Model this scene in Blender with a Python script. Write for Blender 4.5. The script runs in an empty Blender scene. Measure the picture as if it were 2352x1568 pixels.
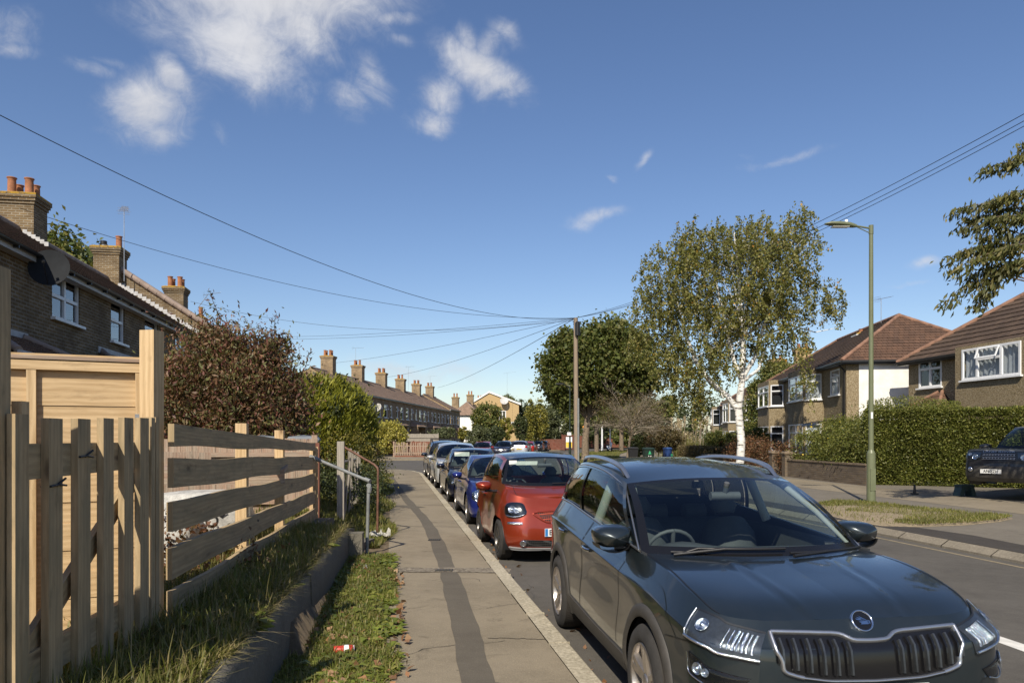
import bpy, math, random
import numpy as np
from mathutils import Vector, Matrix
random.seed(7)
RNG = np.random.default_rng(7)
sc = bpy.context.scene
PI = math.pi
R = math.radians

# ---------------------------------------------------------------- camera
F, EYE, HZ = 1700.0, 1.78, 1005.0          # surveyed from the photograph (2352 px wide survey sheet)
cam_d = bpy.data.cameras.new('camera'); cam = bpy.data.objects.new('camera', cam_d)
sc.collection.objects.link(cam); sc.camera = cam
cam.location = (0, 0, EYE); cam.rotation_euler = (R(90), 0, 0)
cam_d.sensor_width = 36; cam_d.lens = F / 2352 * 36
cam_d.shift_y = (HZ - 784) / 2352
cam_d.clip_start = .05; cam_d.clip_end = 3000

# ---------------------------------------------------------------- light
SUN_EL, SUN_H = R(42), Vector((.29, .957, 0)).normalized()     # SUN_H: the way the light travels over the ground
sc.view_settings.view_transform = 'Standard'; sc.view_settings.look = 'None'
sc.view_settings.exposure = 0.55; sc.view_settings.gamma = 1.0
sun_d = bpy.data.lights.new('sun', 'SUN'); sun_d.energy = 4.2; sun_d.angle = R(.55); sun_d.color = (1, .91, .76)
sun = bpy.data.objects.new('sun', sun_d); sc.collection.objects.link(sun)
ldir = Vector((SUN_H.x * math.cos(SUN_EL), SUN_H.y * math.cos(SUN_EL), -math.sin(SUN_EL)))
sun.rotation_euler = ldir.to_track_quat('-Z', 'Y').to_euler()

# ---------------------------------------------------------------- node helper
class NT:
    def __init__(s, tree): s.t = tree; s.t.nodes.clear()
    def n(s, typ, **kw):
        nd = s.t.nodes.new(typ)
        ins = kw.pop('ins', {})
        for k, v in kw.items(): setattr(nd, k, v)
        for k, v in ins.items(): s.set(nd, k, v)
        return nd
    def set(s, nd, k, v):
        sock = nd.inputs[k]
        if isinstance(v, bpy.types.NodeSocket): s.t.links.new(v, sock)
        elif isinstance(v, bpy.types.Node): s.t.links.new(v.outputs[0], sock)
        else: sock.default_value = v
    def math(s, op, a, b=0.0, c=None, clamp=False):
        nd = s.n('ShaderNodeMath', operation=op, use_clamp=clamp); s.set(nd, 0, a); s.set(nd, 1, b)
        if c is not None: s.set(nd, 2, c)
        return nd.outputs[0]
    def mix(s, fac, a, b, typ='MIX'):
        nd = s.n('ShaderNodeMix', data_type='RGBA', blend_type=typ, clamp_factor=True)
        s.set(nd, 0, fac); s.set(nd, 6, a); s.set(nd, 7, b); return nd.outputs[2]
    def ramp(s, fac, stops):
        nd = s.n('ShaderNodeValToRGB'); s.set(nd, 0, fac)
        el = nd.color_ramp.elements
        while len(el) < len(stops): el.new(.5)
        for e, (p, c) in zip(el, stops): e.position = p; e.color = (c + (1,)) if len(c) == 3 else c
        return nd.outputs[0]
    def noise(s, vec, scale, detail=4, rough=.55, dist=0, out=0):
        nd = s.n('ShaderNodeTexNoise'); nd.inputs['Scale'].default_value = scale; nd.inputs['Detail'].default_value = detail
        nd.inputs['Roughness'].default_value = rough; nd.inputs['Distortion'].default_value = dist
        if vec is not None: s.set(nd, 'Vector', vec)
        return nd.outputs[out]
    def vscale(s, vec, sx, sy, sz):
        nd = s.n('ShaderNodeMapping'); s.set(nd, 0, vec); nd.inputs['Scale'].default_value = (sx, sy, sz); return nd.outputs[0]

def c4(c): return tuple(c) + (1,) if len(c) == 3 else tuple(c)

# ---------------------------------------------------------------- sky
w = bpy.data.worlds.new('World'); sc.world = w; w.use_nodes = True
N = NT(w.node_tree)
sky = N.n('ShaderNodeTexSky', sky_type='NISHITA'); sky.sun_disc = False
sky.sun_elevation = SUN_EL; sky.sun_rotation = math.atan2(-SUN_H.x, -SUN_H.y)
sky.air_density = 1.0; sky.dust_density = .6; sky.ozone_density = 2.2; sky.altitude = 100
tc = N.n('ShaderNodeTexCoord')
sep = N.n('ShaderNodeSeparateXYZ', ins={0: tc.outputs['Generated']})
ysafe = N.math('MAXIMUM', sep.outputs[1], .02)
px_ = N.math('DIVIDE', sep.outputs[0], ysafe); pz_ = N.math('DIVIDE', sep.outputs[2], ysafe)
warpn = N.n('ShaderNodeTexNoise', ins={0: tc.outputs['Generated']}); warpn.inputs['Scale'].default_value = 7; warpn.inputs['Detail'].default_value = 5
wsep = N.n('ShaderNodeSeparateXYZ', ins={0: warpn.outputs[1]})
pxw = N.math('ADD', px_, N.math('MULTIPLY', N.math('SUBTRACT', wsep.outputs[0], .5), .10))
pzw = N.math('ADD', pz_, N.math('MULTIPLY', N.math('SUBTRACT', wsep.outputs[1], .5), .10))
# clouds: direction of the middle, half width, half height, tilt, strength
CL = [(620,-60,250,150,0,1.25),(560,110,120,90,-.5,.95),(690,60,120,70,.2,.7),(590,175,60,60,0,.5),
      (345,240,105,75,.2,1.0),(300,215,80,40,.3,.55),(370,300,70,40,0,.6),(400,180,60,35,-.9,.7),(200,165,70,22,-.3,.42),(255,300,60,20,.4,.3),
      (1100,165,105,42,-.45,1.0),(1160,195,60,30,0,.7),(1000,225,60,40,.3,.62),(985,285,60,32,.2,.6),(1075,110,30,50,.4,.55),(1165,85,50,28,-.5,.42),
      (840,165,75,28,-1.0,.5),(800,235,60,36,-.8,.5),(885,45,60,25,-.2,.5),(20,60,60,60,0,.45),(15,110,60,25,-.3,.45),(515,310,45,14,-1.0,.35),
      (1372,515,75,20,.1,.46),(1486,370,26,14,.9,.42),(1800,362,110,14,.12,.36),(1410,410,22,9,-.4,.35),(940,845,110,22,-.1,.5),(1050,850,70,18,.3,.34),
      (250,150,70,16,-.3,.3),(700,210,40,40,.8,.33),(760,120,45,28,-.9,.36),(905,110,50,18,-.3,.3),(840,215,70,30,-.9,.42),(330,225,110,60,.1,.5),(1120,130,60,40,.9,.5),(2145,605,36,16,0,.45),(2240,600,40,14,0,.42),(985,848,80,20,.1,.42),(2100,655,60,10,0,.3),(1700,350,40,10,0,.22)]
dens = None
for (cx, cy, hw, hh, tilt, st) in CL:
    X0, Z0 = (cx - 1176) / F, (HZ - cy) / F; st = st * 1.35 if st < .75 else st * 1.05
    dx = N.math('SUBTRACT', pxw, X0); dz = N.math('SUBTRACT', pzw, Z0)
    ct, stt = math.cos(tilt), math.sin(tilt)
    a = N.math('DIVIDE', N.math('ADD', N.math('MULTIPLY', dx, ct), N.math('MULTIPLY', dz, stt)), hw / F)
    b = N.math('DIVIDE', N.math('SUBTRACT', N.math('MULTIPLY', dz, ct), N.math('MULTIPLY', dx, stt)), hh / F)
    r2 = N.math('ADD', N.math('MULTIPLY', a, a), N.math('MULTIPLY', b, b))
    g = N.math('MULTIPLY', N.math('EXPONENT', N.math('MULTIPLY', r2, -.8)), st)
    dens = g if dens is None else N.math('MAXIMUM', dens, g)
d2 = N.noise(N.vscale(tc.outputs['Generated'], 1, 1, 1.3), 8, 12, .66, .9)
d3 = N.noise(tc.outputs['Generated'], 30, 10, .72, 1.6)
nz = N.math('ADD', N.math('MULTIPLY', N.math('SUBTRACT', d2, .5), 2.3), N.math('MULTIPLY', N.math('SUBTRACT', d3, .5), 1.1))
raw = N.math('ADD', dens, N.math('MULTIPLY', nz, N.math('ADD', N.math('MULTIPLY', N.math('MULTIPLY', dens, N.math('SUBTRACT', 1.45, dens)), 1.1), .02)))
# a scatter of clouds on the other sides of the sky, seen only in reflections
back = N.math('LESS_THAN', sep.outputs[1], .02)
d4 = N.noise(N.vscale(tc.outputs['Generated'], 1, 1, 2.5), 2.6, 8, .6, .3)
rawb = N.math('MULTIPLY', back, N.math('MULTIPLY', N.math('SUBTRACT', d4, .52), 4.0))
raw = N.math('MAXIMUM', raw, rawb)
mask = N.n('ShaderNodeMapRange', interpolation_type='SMOOTHSTEP', ins={0: raw, 1: .12, 2: 1.22, 3: 0.0, 4: .95}).outputs[0]
hs = N.n('ShaderNodeHueSaturation', ins={'Color': sky.outputs[0], 'Hue': .506, 'Saturation': 1.12, 'Value': 1.0})
skyc = N.mix(1.0, hs.outputs[0], (1.02, .975, .97, 1), 'MULTIPLY')
shade = N.math('ADD', 5.6, N.math('MULTIPLY', N.math('SUBTRACT', d2, .5), 2.4))
cc = N.n('ShaderNodeCombineColor', ins={0: N.math('MULTIPLY', shade, .97), 1: N.math('MULTIPLY', shade, .98), 2: N.math('MULTIPLY', shade, 1.03)})
final = N.mix(mask, skyc, cc.outputs[0])
bg = N.n('ShaderNodeBackground', ins={0: final, 1: .088})
out = N.n('ShaderNodeOutputWorld', ins={0: bg.outputs[0]})

# ---------------------------------------------------------------- survey helpers
def G(px, py, z=0.0):
    """ground point under a survey sight line at height z"""
    Y = F * (EYE - z) / (py - HZ); return Vector(((px - 1176) / F * Y, Y, z))
def P(px, py, Y): return Vector(((px - 1176) / F * Y, Y, EYE + (HZ - py) / F * Y))

# ---------------------------------------------------------------- mesh builder
class MB:
    def __init__(s): s.v = []; s.f = []; s.uv = []; s.mi = []; s.sm = []
    def face(s, pts, mi=0, uvs=None, smooth=False, off=(0, 0)):
        b = len(s.v); pts = [Vector(p) for p in pts]; s.v += [tuple(p) for p in pts]
        s.f.append(tuple(range(b, b + len(pts)))); s.mi.append(mi); s.sm.append(smooth)
        if uvs is None:
            n = (pts[1] - pts[0]).cross(pts[2] - pts[0])
            if n.length < 1e-9 and len(pts) > 3: n = (pts[2] - pts[0]).cross(pts[3] - pts[0])
            n = n.normalized() if n.length > 1e-9 else Vector((0, 0, 1))
            if abs(n.z) > .97: t = Vector((1, 0, 0)); q = Vector((0, 1, 0))
            else:
                t = Vector((-n.y, n.x, 0)).normalized(); q = n.cross(t)
                if q.z < 0: q = -q
            uvs = [(p.dot(t) + off[0], p.dot(q) + off[1]) for p in pts]
        s.uv += list(uvs)
    def box(s, c, size, rz=0.0, mi=0, grain=None, M=None, off=None):
        """axis box; grain = axis index along which the wood runs"""
        hx, hy, hz = size[0] / 2, size[1] / 2, size[2] / 2
        if M is None: M = Matrix.Translation(Vector(c)) @ Matrix.Rotation(rz, 4, 'Z')
        else: M = M @ Matrix.Translation(Vector(c)) @ Matrix.Rotation(rz, 4, 'Z')
        o = (random.random() * 7, random.random() * 7) if off is None else off
        cs = [(-1,-1,-1),(1,-1,-1),(1,1,-1),(-1,1,-1),(-1,-1,1),(1,-1,1),(1,1,1),(-1,1,1)]
        L = [Vector((x * hx, y * hy, z * hz)) for x, y, z in cs]
        for idx, ax in (((0,3,2,1),2),((4,5,6,7),2),((0,1,5,4),1),((2,3,7,6),1),((1,2,6,5),0),((3,0,4,7),0)):
            pts = [L[i] for i in idx]
            if grain is None: uvs = None if False else [((p.x if ax != 0 else p.y) + o[0], (p.z if ax != 2 else p.y) + o[1]) for p in pts]
            else:
                oth = [a for a in range(3) if a not in (grain, ax)]
                if ax == grain: oth = [a for a in range(3) if a != ax]; uvs = [(p[oth[0]] * .3 + o[0], p[oth[1]] + o[1]) for p in pts]
                else: uvs = [(p[grain] + o[0], p[oth[0]] + ax * .37 + o[1]) for p in pts]
            s.face([M @ p for p in pts], mi, uvs)
    def grid(s, Pt, mi=0, smooth=True, keep=None, uv=None, flip=False, closeu=False):
        Pt = np.asarray(Pt); nu, nv = Pt.shape[:2]; b = len(s.v)
        s.v += [tuple(p) for p in Pt.reshape(-1, 3)]
        for i in range(nu if closeu else nu - 1):
            for j in range(nv - 1):
                if keep is not None and not keep[i][j]: continue
                i2 = (i + 1) % nu
                q = (b + i * nv + j, b + i2 * nv + j, b + i2 * nv + j + 1, b + i * nv + j + 1)
                if flip: q = q[::-1]
                s.f.append(q); s.mi.append(mi); s.sm.append(smooth)
                if uv is None: s.uv += [(0, 0)] * 4
                else:
                    w_ = [(i, j), (i + 1, j), (i + 1, j + 1), (i, j + 1)]
                    if flip: w_ = w_[::-1]
                    s.uv += [uv(a_, b_) for a_, b_ in w_]
    def tube(s, pts, r, n=8, mi=0, cap=True, smooth=True):
        pts = [Vector(p) for p in pts]; m = len(pts)
        rs = r if hasattr(r, '__len__') else [r] * m
        rows = []; ref = None; L = 0; Ls = []
        for i, p in enumerate(pts):
            d = (pts[min(i + 1, m - 1)] - pts[max(i - 1, 0)])
            d = d.normalized() if d.length > 1e-9 else Vector((0, 0, 1))
            if ref is None: ref = Vector((1, 0, 0)) if abs(d.x) < .8 else Vector((0, 1, 0))
            a = ref - d * ref.dot(d); a.normalize(); ref = a; b_ = d.cross(a)
            rows.append([tuple(p + (a * math.cos(t) + b_ * math.sin(t)) * rs[i]) for t in (2 * PI * k / n for k in range(n))])
            if i: L += (p - pts[i - 1]).length
            Ls.append(L)
        Pt = np.array(rows).transpose(1, 0, 2)
        rm = rs[0]
        s.grid(Pt, mi, smooth, closeu=True, flip=True, uv=lambda i, j: (Ls[j], i / n * 2 * PI * rm))
        if cap:
            for row, fl in ((rows[0], True), (rows[-1], False)):
                q = row[::-1] if fl else row
                s.face(q, mi)
    def lathe(s, prof, n=24, mi=0, M=None, smooth=True):
        """prof: (r, h) around local z"""
        M = M or Matrix.Identity(4)
        Pt = [[tuple(M @ Vector((r * math.cos(2 * PI * k / n), r * math.sin(2 * PI * k / n), h))) for (r, h) in prof] for k in range(n)]
        s.grid(Pt, mi, smooth, closeu=True)
    def cyl(s, p0, p1, r0, r1=None, n=12, mi=0, cap=True): s.tube([p0, p1], [r0, r0 if r1 is None else r1], n, mi, cap)
    def build(s, name, mat, parent=None, M=None):
        me = bpy.data.meshes.new(name); me.from_pydata(s.v, [], s.f)
        mats = mat if isinstance(mat, (list, tuple)) else [mat]
        for m_ in mats: me.materials.append(m_)
        me.polygons.foreach_set('material_index', s.mi)
        me.polygons.foreach_set('use_smooth', s.sm)
        ul = me.uv_layers.new(name='UVMap'); ul.data.foreach_set('uv', np.array(s.uv, dtype=np.float32).ravel())
        me.validate(); me.update()
        return link(name, me, parent, M)

def link(name, data, parent=None, M=None):
    o = bpy.data.objects.new(name, data); sc.collection.objects.link(o)
    if parent is not None: o.parent = parent
    if M is not None: o.matrix_local = M
    return o
def thing(name, label, cat, loc=(0, 0, 0), rz=0.0, group=None):
    o = bpy.data.objects.new(name, None); sc.collection.objects.link(o); o.empty_display_size = .1
    o.location = loc; o.rotation_euler = (0, 0, rz); o['label'] = label; o['category'] = cat
    if group: o['group'] = group
    return o
def tag(o, label, cat, group=None, kind=None):
    o['label'] = label; o['category'] = cat
    if group: o['group'] = group
    if kind: o['kind'] = kind
    return o
def struct(o): o['kind'] = 'structure'; return o
def stuff(o, label, cat): o['kind'] = 'stuff'; o['label'] = label; o['category'] = cat; return o
def kids(o): return [c for c in list(o.children)]
def copy_tree(o, parent=None):
    c = o.copy(); sc.collection.objects.link(c); c.parent = parent
    for ch in kids(o): copy_tree(ch, c)
    return c
def text_mesh(name, body, size, mat, parent, M, depth=.001, align='CENTER', bold=0.0, sx=1.0):
    cu = bpy.data.curves.new(name, 'FONT'); cu.body = body; cu.size = size; cu.align_x = align; cu.align_y = 'CENTER'
    cu.extrude = depth; cu.offset = bold; cu.resolution_u = 3
    o = bpy.data.objects.new(name, cu); sc.collection.objects.link(o)
    bpy.context.view_layer.update()
    me = bpy.data.meshes.new_from_object(o.evaluated_get(bpy.context.evaluated_depsgraph_get()))
    bpy.data.objects.remove(o); me.name = name
    me.materials.clear(); me.materials.append(mat)
    return link(name, me, parent, M @ Matrix.Diagonal((sx, 1, 1, 1)))
# ---------------------------------------------------------------- materials
MATS = {}
def mat(name, fn):
    if name in MATS: return MATS[name]
    m = bpy.data.materials.new(name); m.use_nodes = True; n = NT(m.node_tree)
    o = n.n('ShaderNodeOutputMaterial'); sh = fn(n)
    disp = None
    if isinstance(sh, tuple): sh, disp = sh
    n.set(o, 0, sh)
    if disp is not None: n.set(o, 2, disp)
    MATS[name] = m; return m
def pr(n, col, rough=.6, metal=0, bump=None, bstr=.3, bdist=.01, spec=.5, **kw):
    p = n.n('ShaderNodeBsdfPrincipled')
    n.set(p, 'Base Color', c4(col) if isinstance(col, tuple) else col); n.set(p, 'Roughness', rough); n.set(p, 'Metallic', metal)
    n.set(p, 'Specular IOR Level', spec)
    for k, v in kw.items(): n.set(p, k.replace('_', ' '), v)
    if bump is not None:
        b = n.n('ShaderNodeBump'); n.set(b, 'Height', bump); b.inputs['Strength'].default_value = bstr; b.inputs['Distance'].default_value = bdist
        n.set(p, 'Normal', b.outputs[0])
    return p.outputs[0]
def UV(n): return n.n('ShaderNodeTexCoord').outputs['UV']
def OB(n): return n.n('ShaderNodeTexCoord').outputs['Object']
def simple(name, col, rough=.6, metal=0, spec=.5, var=.12, sc_=6, bstr=.15, **kw):
    def fn(n):
        o = OB(n); a = n.noise(o, sc_, 5); b = n.noise(o, sc_ * 9, 3)
        f = n.math('ADD', n.math('MULTIPLY', a, .7), n.math('MULTIPLY', b, .3))
        d = tuple(x * (1 - var * 1.6) for x in col); l = tuple(min(1, x * (1 + var * 1.6)) for x in col)
        return pr(n, n.ramp(f, [(.3, d), (.7, l)]), rough, metal, b, bstr, .004, spec, **kw)
    return mat(name, fn)
def wood(name, c_lo, c_hi, knot=(.10, .05, .025), dirt=.25, rough=.75, weather=None, wstr=0):
    def fn(n):
        uv = UV(n); st = n.vscale(uv, 1.1, 16, 1)
        ring = n.n('ShaderNodeTexWave', wave_type='BANDS', bands_direction='Y', ins={0: n.vscale(uv, .25, 1, 1)})
        ring.inputs['Scale'].default_value = 9; ring.inputs['Distortion'].default_value = 7; ring.inputs['Detail'].default_value = 3; ring.inputs['Detail Scale'].default_value = .8
        fine = n.noise(n.vscale(uv, 3, 90, 1), 2, 5, .6); broad = n.noise(st, 1.2, 4, .6)
        f = n.math('ADD', n.math('MULTIPLY', ring.outputs[1], .14), n.math('ADD', n.math('MULTIPLY', fine, .42), n.math('MULTIPLY', broad, .50)))
        col = n.ramp(f, [(.28, c_lo), (.75, c_hi)])
        v = n.n('ShaderNodeTexVoronoi', ins={0: n.vscale(uv, 2.3, 6.5, 1)}); v.inputs['Scale'].default_value = 1.0; v.inputs['Randomness'].default_value = 1
        k = n.n('ShaderNodeMapRange', ins={0: v.outputs[0], 1: .05, 2: .14, 3: .85, 4: 0}).outputs[0]
        col = n.mix(k, col, c4(knot))
        k2 = n.n('ShaderNodeMapRange', ins={0: v.outputs[0], 1: .10, 2: .34, 3: .28, 4: 0}).outputs[0]
        col = n.mix(k2, col, c4(tuple((a + b) / 2 for a, b in zip(knot, c_lo))))
        st2 = n.n('ShaderNodeMapRange', ins={0: n.noise(n.vscale(uv, 2.2, 5, 1), 2.6, 6, .65), 1: .55, 2: .75, 3: 0, 4: dirt}).outputs[0]
        col = n.mix(st2, col, c4(tuple(x * .35 for x in c_lo)))
        if weather:
            wv = n.n('ShaderNodeMapRange', ins={0: n.noise(n.vscale(uv, .8, 3, 1), 3.3, 5, .6), 1: .42, 2: .62, 3: 0, 4: wstr}).outputs[0]
            col = n.mix(wv, col, c4(weather))
        return pr(n, col, rough, 0, n.math('ADD', fine, n.math('MULTIPLY', broad, .6)), .5, .002, .25)
    return mat(name, fn)
def asphalt(name, lo, hi, agg=120, patch=.5, stain=.3, speck=.4):
    def fn(n):
        o = OB(n); big = n.noise(o, .7, 5, .6); mid = n.noise(o, 6, 5, .65); fi = n.noise(o, agg, 3, .7)
        v = n.n('ShaderNodeTexVoronoi', ins={0: o}); v.inputs['Scale'].default_value = agg * 2.2
        f = n.math('ADD', n.math('MULTIPLY', big, patch), n.math('ADD', n.math('MULTIPLY', mid, .35), n.math('MULTIPLY', n.math('SUBTRACT', fi, .5), speck)))
        col = n.ramp(f, [(.18, lo), (.72, hi)])
        sp = n.n('ShaderNodeMapRange', ins={0: v.outputs[1], 1: .80, 2: .98, 3: 0, 4: .38}).outputs[0]
        col = n.mix(sp, col, c4(tuple(min(1, x * 1.8) for x in hi)))
        sn = n.n('ShaderNodeMapRange', ins={0: n.noise(o, 1.7, 7, .7, 1.5), 1: .58, 2: .72, 3: 0, 4: stain}).outputs[0]
        col = n.mix(sn, col, c4(tuple(x * .55 for x in lo)))
        return pr(n, col, .9, 0, n.math('ADD', fi, n.math('MULTIPLY', v.outputs[0], .8)), .5, .006, .25)
    return mat(name, fn)
def brick(name, c1, c2, mortar, lichen=None, row=.075, wd=.225, lo=.6, blot=(.06,.045,.03), bl=.5, msize=.012):
    def fn(n):
        uv = UV(n); b = n.n('ShaderNodeTexBrick', ins={0: uv, 1: c4(c1), 2: c4(c2), 3: c4(mortar)})
        b.inputs['Scale'].default_value = 1; b.inputs['Brick Width'].default_value = wd; b.inputs['Row Height'].default_value = row
        b.inputs['Mortar Size'].default_value = msize; b.inputs['Mortar Smooth'].default_value = .3; b.inputs['Bias'].default_value = 0
        col = b.outputs[0]
        # per brick variation
        v = n.noise(n.vscale(uv, 1 / wd * .5, 1 / row * .5, 1), 1.0, 2, .5)
        col = n.mix(n.n('ShaderNodeMapRange', ins={0: v, 1: .35, 2: .65, 3: 0, 4: .55}).outputs[0], col, c4(tuple(x * .45 for x in c1)))
        st = n.n('ShaderNodeMapRange', ins={0: n.noise(uv, .9, 6, .65), 1: .42, 2: .68, 3: 0, 4: bl}).outputs[0]
        col = n.mix(st, col, c4(blot))
        gr = n.noise(uv, 60, 3, .6)
        col = n.mix(n.math('MULTIPLY', gr, .5), col, n.mix(1, col, (.6, .6, .6, 1), 'MULTIPLY'))
        if lichen:
            l = n.n('ShaderNodeMapRange', ins={0: n.noise(uv, 5, 6, .7), 1: lo, 2: lo + .08, 3: 0, 4: .8}).outputs[0]
            col = n.mix(l, col, c4(lichen))
        h = n.math('SUBTRACT', n.math('MULTIPLY', gr, .3), n.math('MULTIPLY', b.outputs[1], .9))
        return pr(n, col, .92, 0, h, .7, .008, .2)
    return mat(name, fn)
def tiles(name, c1, c2, wd=.30, row=.33, dirt=.5, moss=None, mlo=.6):
    def fn(n):
        uv = UV(n)
        b = n.n('ShaderNodeTexBrick', ins={0: uv, 1: c4(c1), 2: c4(c2), 3: c4(tuple(x * .25 for x in c1))}, offset=.5)
        b.inputs['Scale'].default_value = 1; b.inputs['Brick Width'].default_value = wd; b.inputs['Row Height'].default_value = row
        b.inputs['Mortar Size'].default_value = .007; b.inputs['Mortar Smooth'].default_value = .1
        a = n.noise(uv, 1.1, 7, .68); g = n.noise(uv, 40, 4, .6)
        col = n.mix(n.n('ShaderNodeMapRange', ins={0: a, 1: .38, 2: .66, 3: 0, 4: dirt}).outputs[0], b.outputs[0], c4(tuple(x * .42 for x in c2)))
        col = n.mix(n.math('MULTIPLY', g, .6), col, n.mix(1, col, (.55, .55, .55, 1), 'MULTIPLY'))
        if moss:
            l = n.n('ShaderNodeMapRange', ins={0: n.noise(uv, 3.5, 6, .75), 1: mlo, 2: mlo + .1, 3: 0, 4: .8}).outputs[0]
            col = n.mix(l, col, c4(moss))
        wv = n.n('ShaderNodeTexWave', wave_type='BANDS', bands_direction='X', ins={0: uv}); wv.inputs['Scale'].default_value = 2 * PI / 20 / (wd / 2) ; wv.inputs['Distortion'].default_value = 0
        h = n.math('ADD', n.math('MULTIPLY', wv.outputs[1], .8), n.math('ADD', n.math('MULTIPLY', g, .3), n.math('MULTIPLY', b.outputs[1], -.8)))
        return pr(n, col, .88, 0, h, .8, .02, .25)
    return mat(name, fn)
def pebble(name, lo, mid, hi):
    def fn(n):
        o = OB(n); v = n.n('ShaderNodeTexVoronoi', ins={0: o}); v.inputs['Scale'].default_value = 38
        v2 = n.n('ShaderNodeSeparateColor', ins={0: v.outputs[1]})
        bg_ = n.noise(o, .8, 5, .6)
        f = n.math('ADD', n.math('MULTIPLY', v2.outputs[0], .75), n.math('MULTIPLY', bg_, .4))
        col = n.ramp(f, [(.15, lo), (.5, mid), (.95, hi)])
        e = n.n('ShaderNodeMapRange', ins={0: v.outputs[0], 1: .25, 2: .6, 3: 0, 4: .5}).outputs[0]
        col = n.mix(e, col, c4(tuple(x * .5 for x in lo)))
        return pr(n, col, .9, 0, n.math('MULTIPLY', v.outputs[0], -1.0), .7, .02, .25)
    return mat(name, fn)
def leafmat(name, cols, trans=.3, rough=.5, back=1.25):
    def fn(n):
        g = n.n('ShaderNodeNewGeometry')
        k = len(cols); st = [((i + .5) / k, c) for i, c in enumerate(cols)]
        col = n.ramp(g.outputs['Random Per Island'], st)
        lg = n.noise(OB(n), 1.3, 3)
        col = n.mix(1, col, n.ramp(lg, [(.3, (.68, .68, .68)), (.7, (1.25, 1.22, 1.15))]), 'MULTIPLY')
        p = pr(n, col, rough, 0, spec=.35)
        t = n.n('ShaderNodeBsdfTranslucent', ins={0: n.mix(1, col, (back, back, .55, 1), 'MULTIPLY')})
        m_ = n.n('ShaderNodeMixShader', ins={0: trans, 1: p, 2: t.outputs[0]})
        return m_.outputs[0]
    return mat(name, fn)
def paint(name, col, metal=.5, rough=.35, flake=.0, coat=1.0, dirt=.12):
    def fn(n):
        o = OB(n)
        d = n.n('ShaderNodeMapRange', ins={0: n.noise(o, 5, 7, .7), 1: .45, 2: .8, 3: 0, 4: dirt}).outputs[0]
        c = n.mix(d, c4(col), (.16, .14, .12, 1))
        r_ = n.math('ADD', rough, n.math('MULTIPLY', d, .3))
        cr_ = n.math('ADD', .02, n.math('MULTIPLY', n.noise(o, 11, 6, .7), .05))
        return pr(n, c, r_, metal, spec=.5, Coat_Weight=coat, Coat_Roughness=cr_)
    return mat(name, fn)
def glass(name, tint=(.62, .70, .66), rough=.01, boost=1.0):
    def fn(n):
        fr = n.n('ShaderNodeFresnel'); gg = n.n('ShaderNodeNewGeometry'); n.set(fr, 0, n.math('ADD', 1.52, n.math('MULTIPLY', gg.outputs['Backfacing'], 1 / 1.52 - 1.52)))
        t = n.n('ShaderNodeBsdfTransparent', ins={0: c4(tint)})
        g = n.n('ShaderNodeBsdfGlossy', ins={0: (.95, .97, 1, 1), 1: rough})
        return n.n('ShaderNodeMixShader', ins={0: n.math('MULTIPLY', fr.outputs[0], boost, clamp=True), 1: t.outputs[0], 2: g.outputs[0]}).outputs[0]
    return mat(name, fn)

M_newwood = wood('new_timber', (.34, .225, .11), (.64, .475, .28), (.12, .06, .03), .35)
M_fencewood = wood('fence_timber', (.27, .19, .10), (.50, .375, .22), (.09, .055, .035), .5, weather=(.17, .155, .10), wstr=.45)
M_oldwood = wood('old_timber', (.17, .13, .095), (.42, .34, .26), (.08, .05, .04), .6, weather=(.33, .15, .09), wstr=.35)
M_greywood = wood('grey_timber', (.19, .17, .14), (.40, .36, .30), (.09, .08, .07), .5)
M_redwood = wood('stained_timber', (.12, .045, .03), (.26, .11, .07), (.05, .03, .02), .4)
M_polewood = wood('pole_timber', (.16, .12, .085), (.33, .26, .19), (.08, .06, .05), .3)
M_road = asphalt('road_asphalt', (.060, .055, .048), (.135, .124, .108), 70)
M_pave = asphalt('pavement_asphalt', (.095, .079, .056), (.235, .198, .142), 60, .95, .6)
M_patch = asphalt('dark_patch', (.085, .074, .058), (.155, .136, .108), 90, .4, .2)
M_patch2 = asphalt('light_patch', (.17, .145, .115), (.27, .235, .19), 60, .4, .15)
M_kerb = asphalt('kerb_stone', (.20, .175, .125), (.46, .41, .31), 30, .6, .5, 1.2)
M_kerb2 = asphalt('worn_kerb', (.13, .112, .085), (.25, .22, .17), 30, .6, .4, .8)
M_cobble = asphalt('cobble_stone', (.10, .085, .065), (.33, .285, .22), 22, .3, .4, 1.4)
M_tar = asphalt('dark_tarmac', (.035, .031, .027), (.075, .066, .058), 60)
M_drive = asphalt('driveway_asphalt', (.115, .102, .082), (.205, .182, .148), 60, .5, .5)
M_earth = simple('earth', (.13, .095, .055), .95, var=.3, sc_=8, bstr=.8)
M_earthdry = simple('dry_earth', (.24, .19, .12), .95, var=.25, sc_=12, bstr=.8)
M_turf = simple('turf_soil', (.085, .085, .035), .95, var=.35, sc_=4, bstr=.8)
M_concrete = asphalt('concrete', (.085, .078, .062), (.165, .15, .12), 30, .7, .6, .5)
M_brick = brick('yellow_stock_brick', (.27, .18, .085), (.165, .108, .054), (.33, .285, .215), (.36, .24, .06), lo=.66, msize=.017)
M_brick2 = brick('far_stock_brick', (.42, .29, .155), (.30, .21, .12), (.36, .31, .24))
M_redbrick = brick('red_brick', (.27, .075, .045), (.19, .055, .035), (.2, .16, .13), bl=.3)
M_gwall = brick('garden_wall_brick', (.20, .145, .095), (.15, .115, .085), (.17, .15, .12), (.30, .24, .08), lo=.62, bl=.35, blot=(.10, .085, .07))
M_stone = simple('chimney_cap', (.16, .12, .08), .95, var=.3, sc_=14, bstr=.8)
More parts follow.
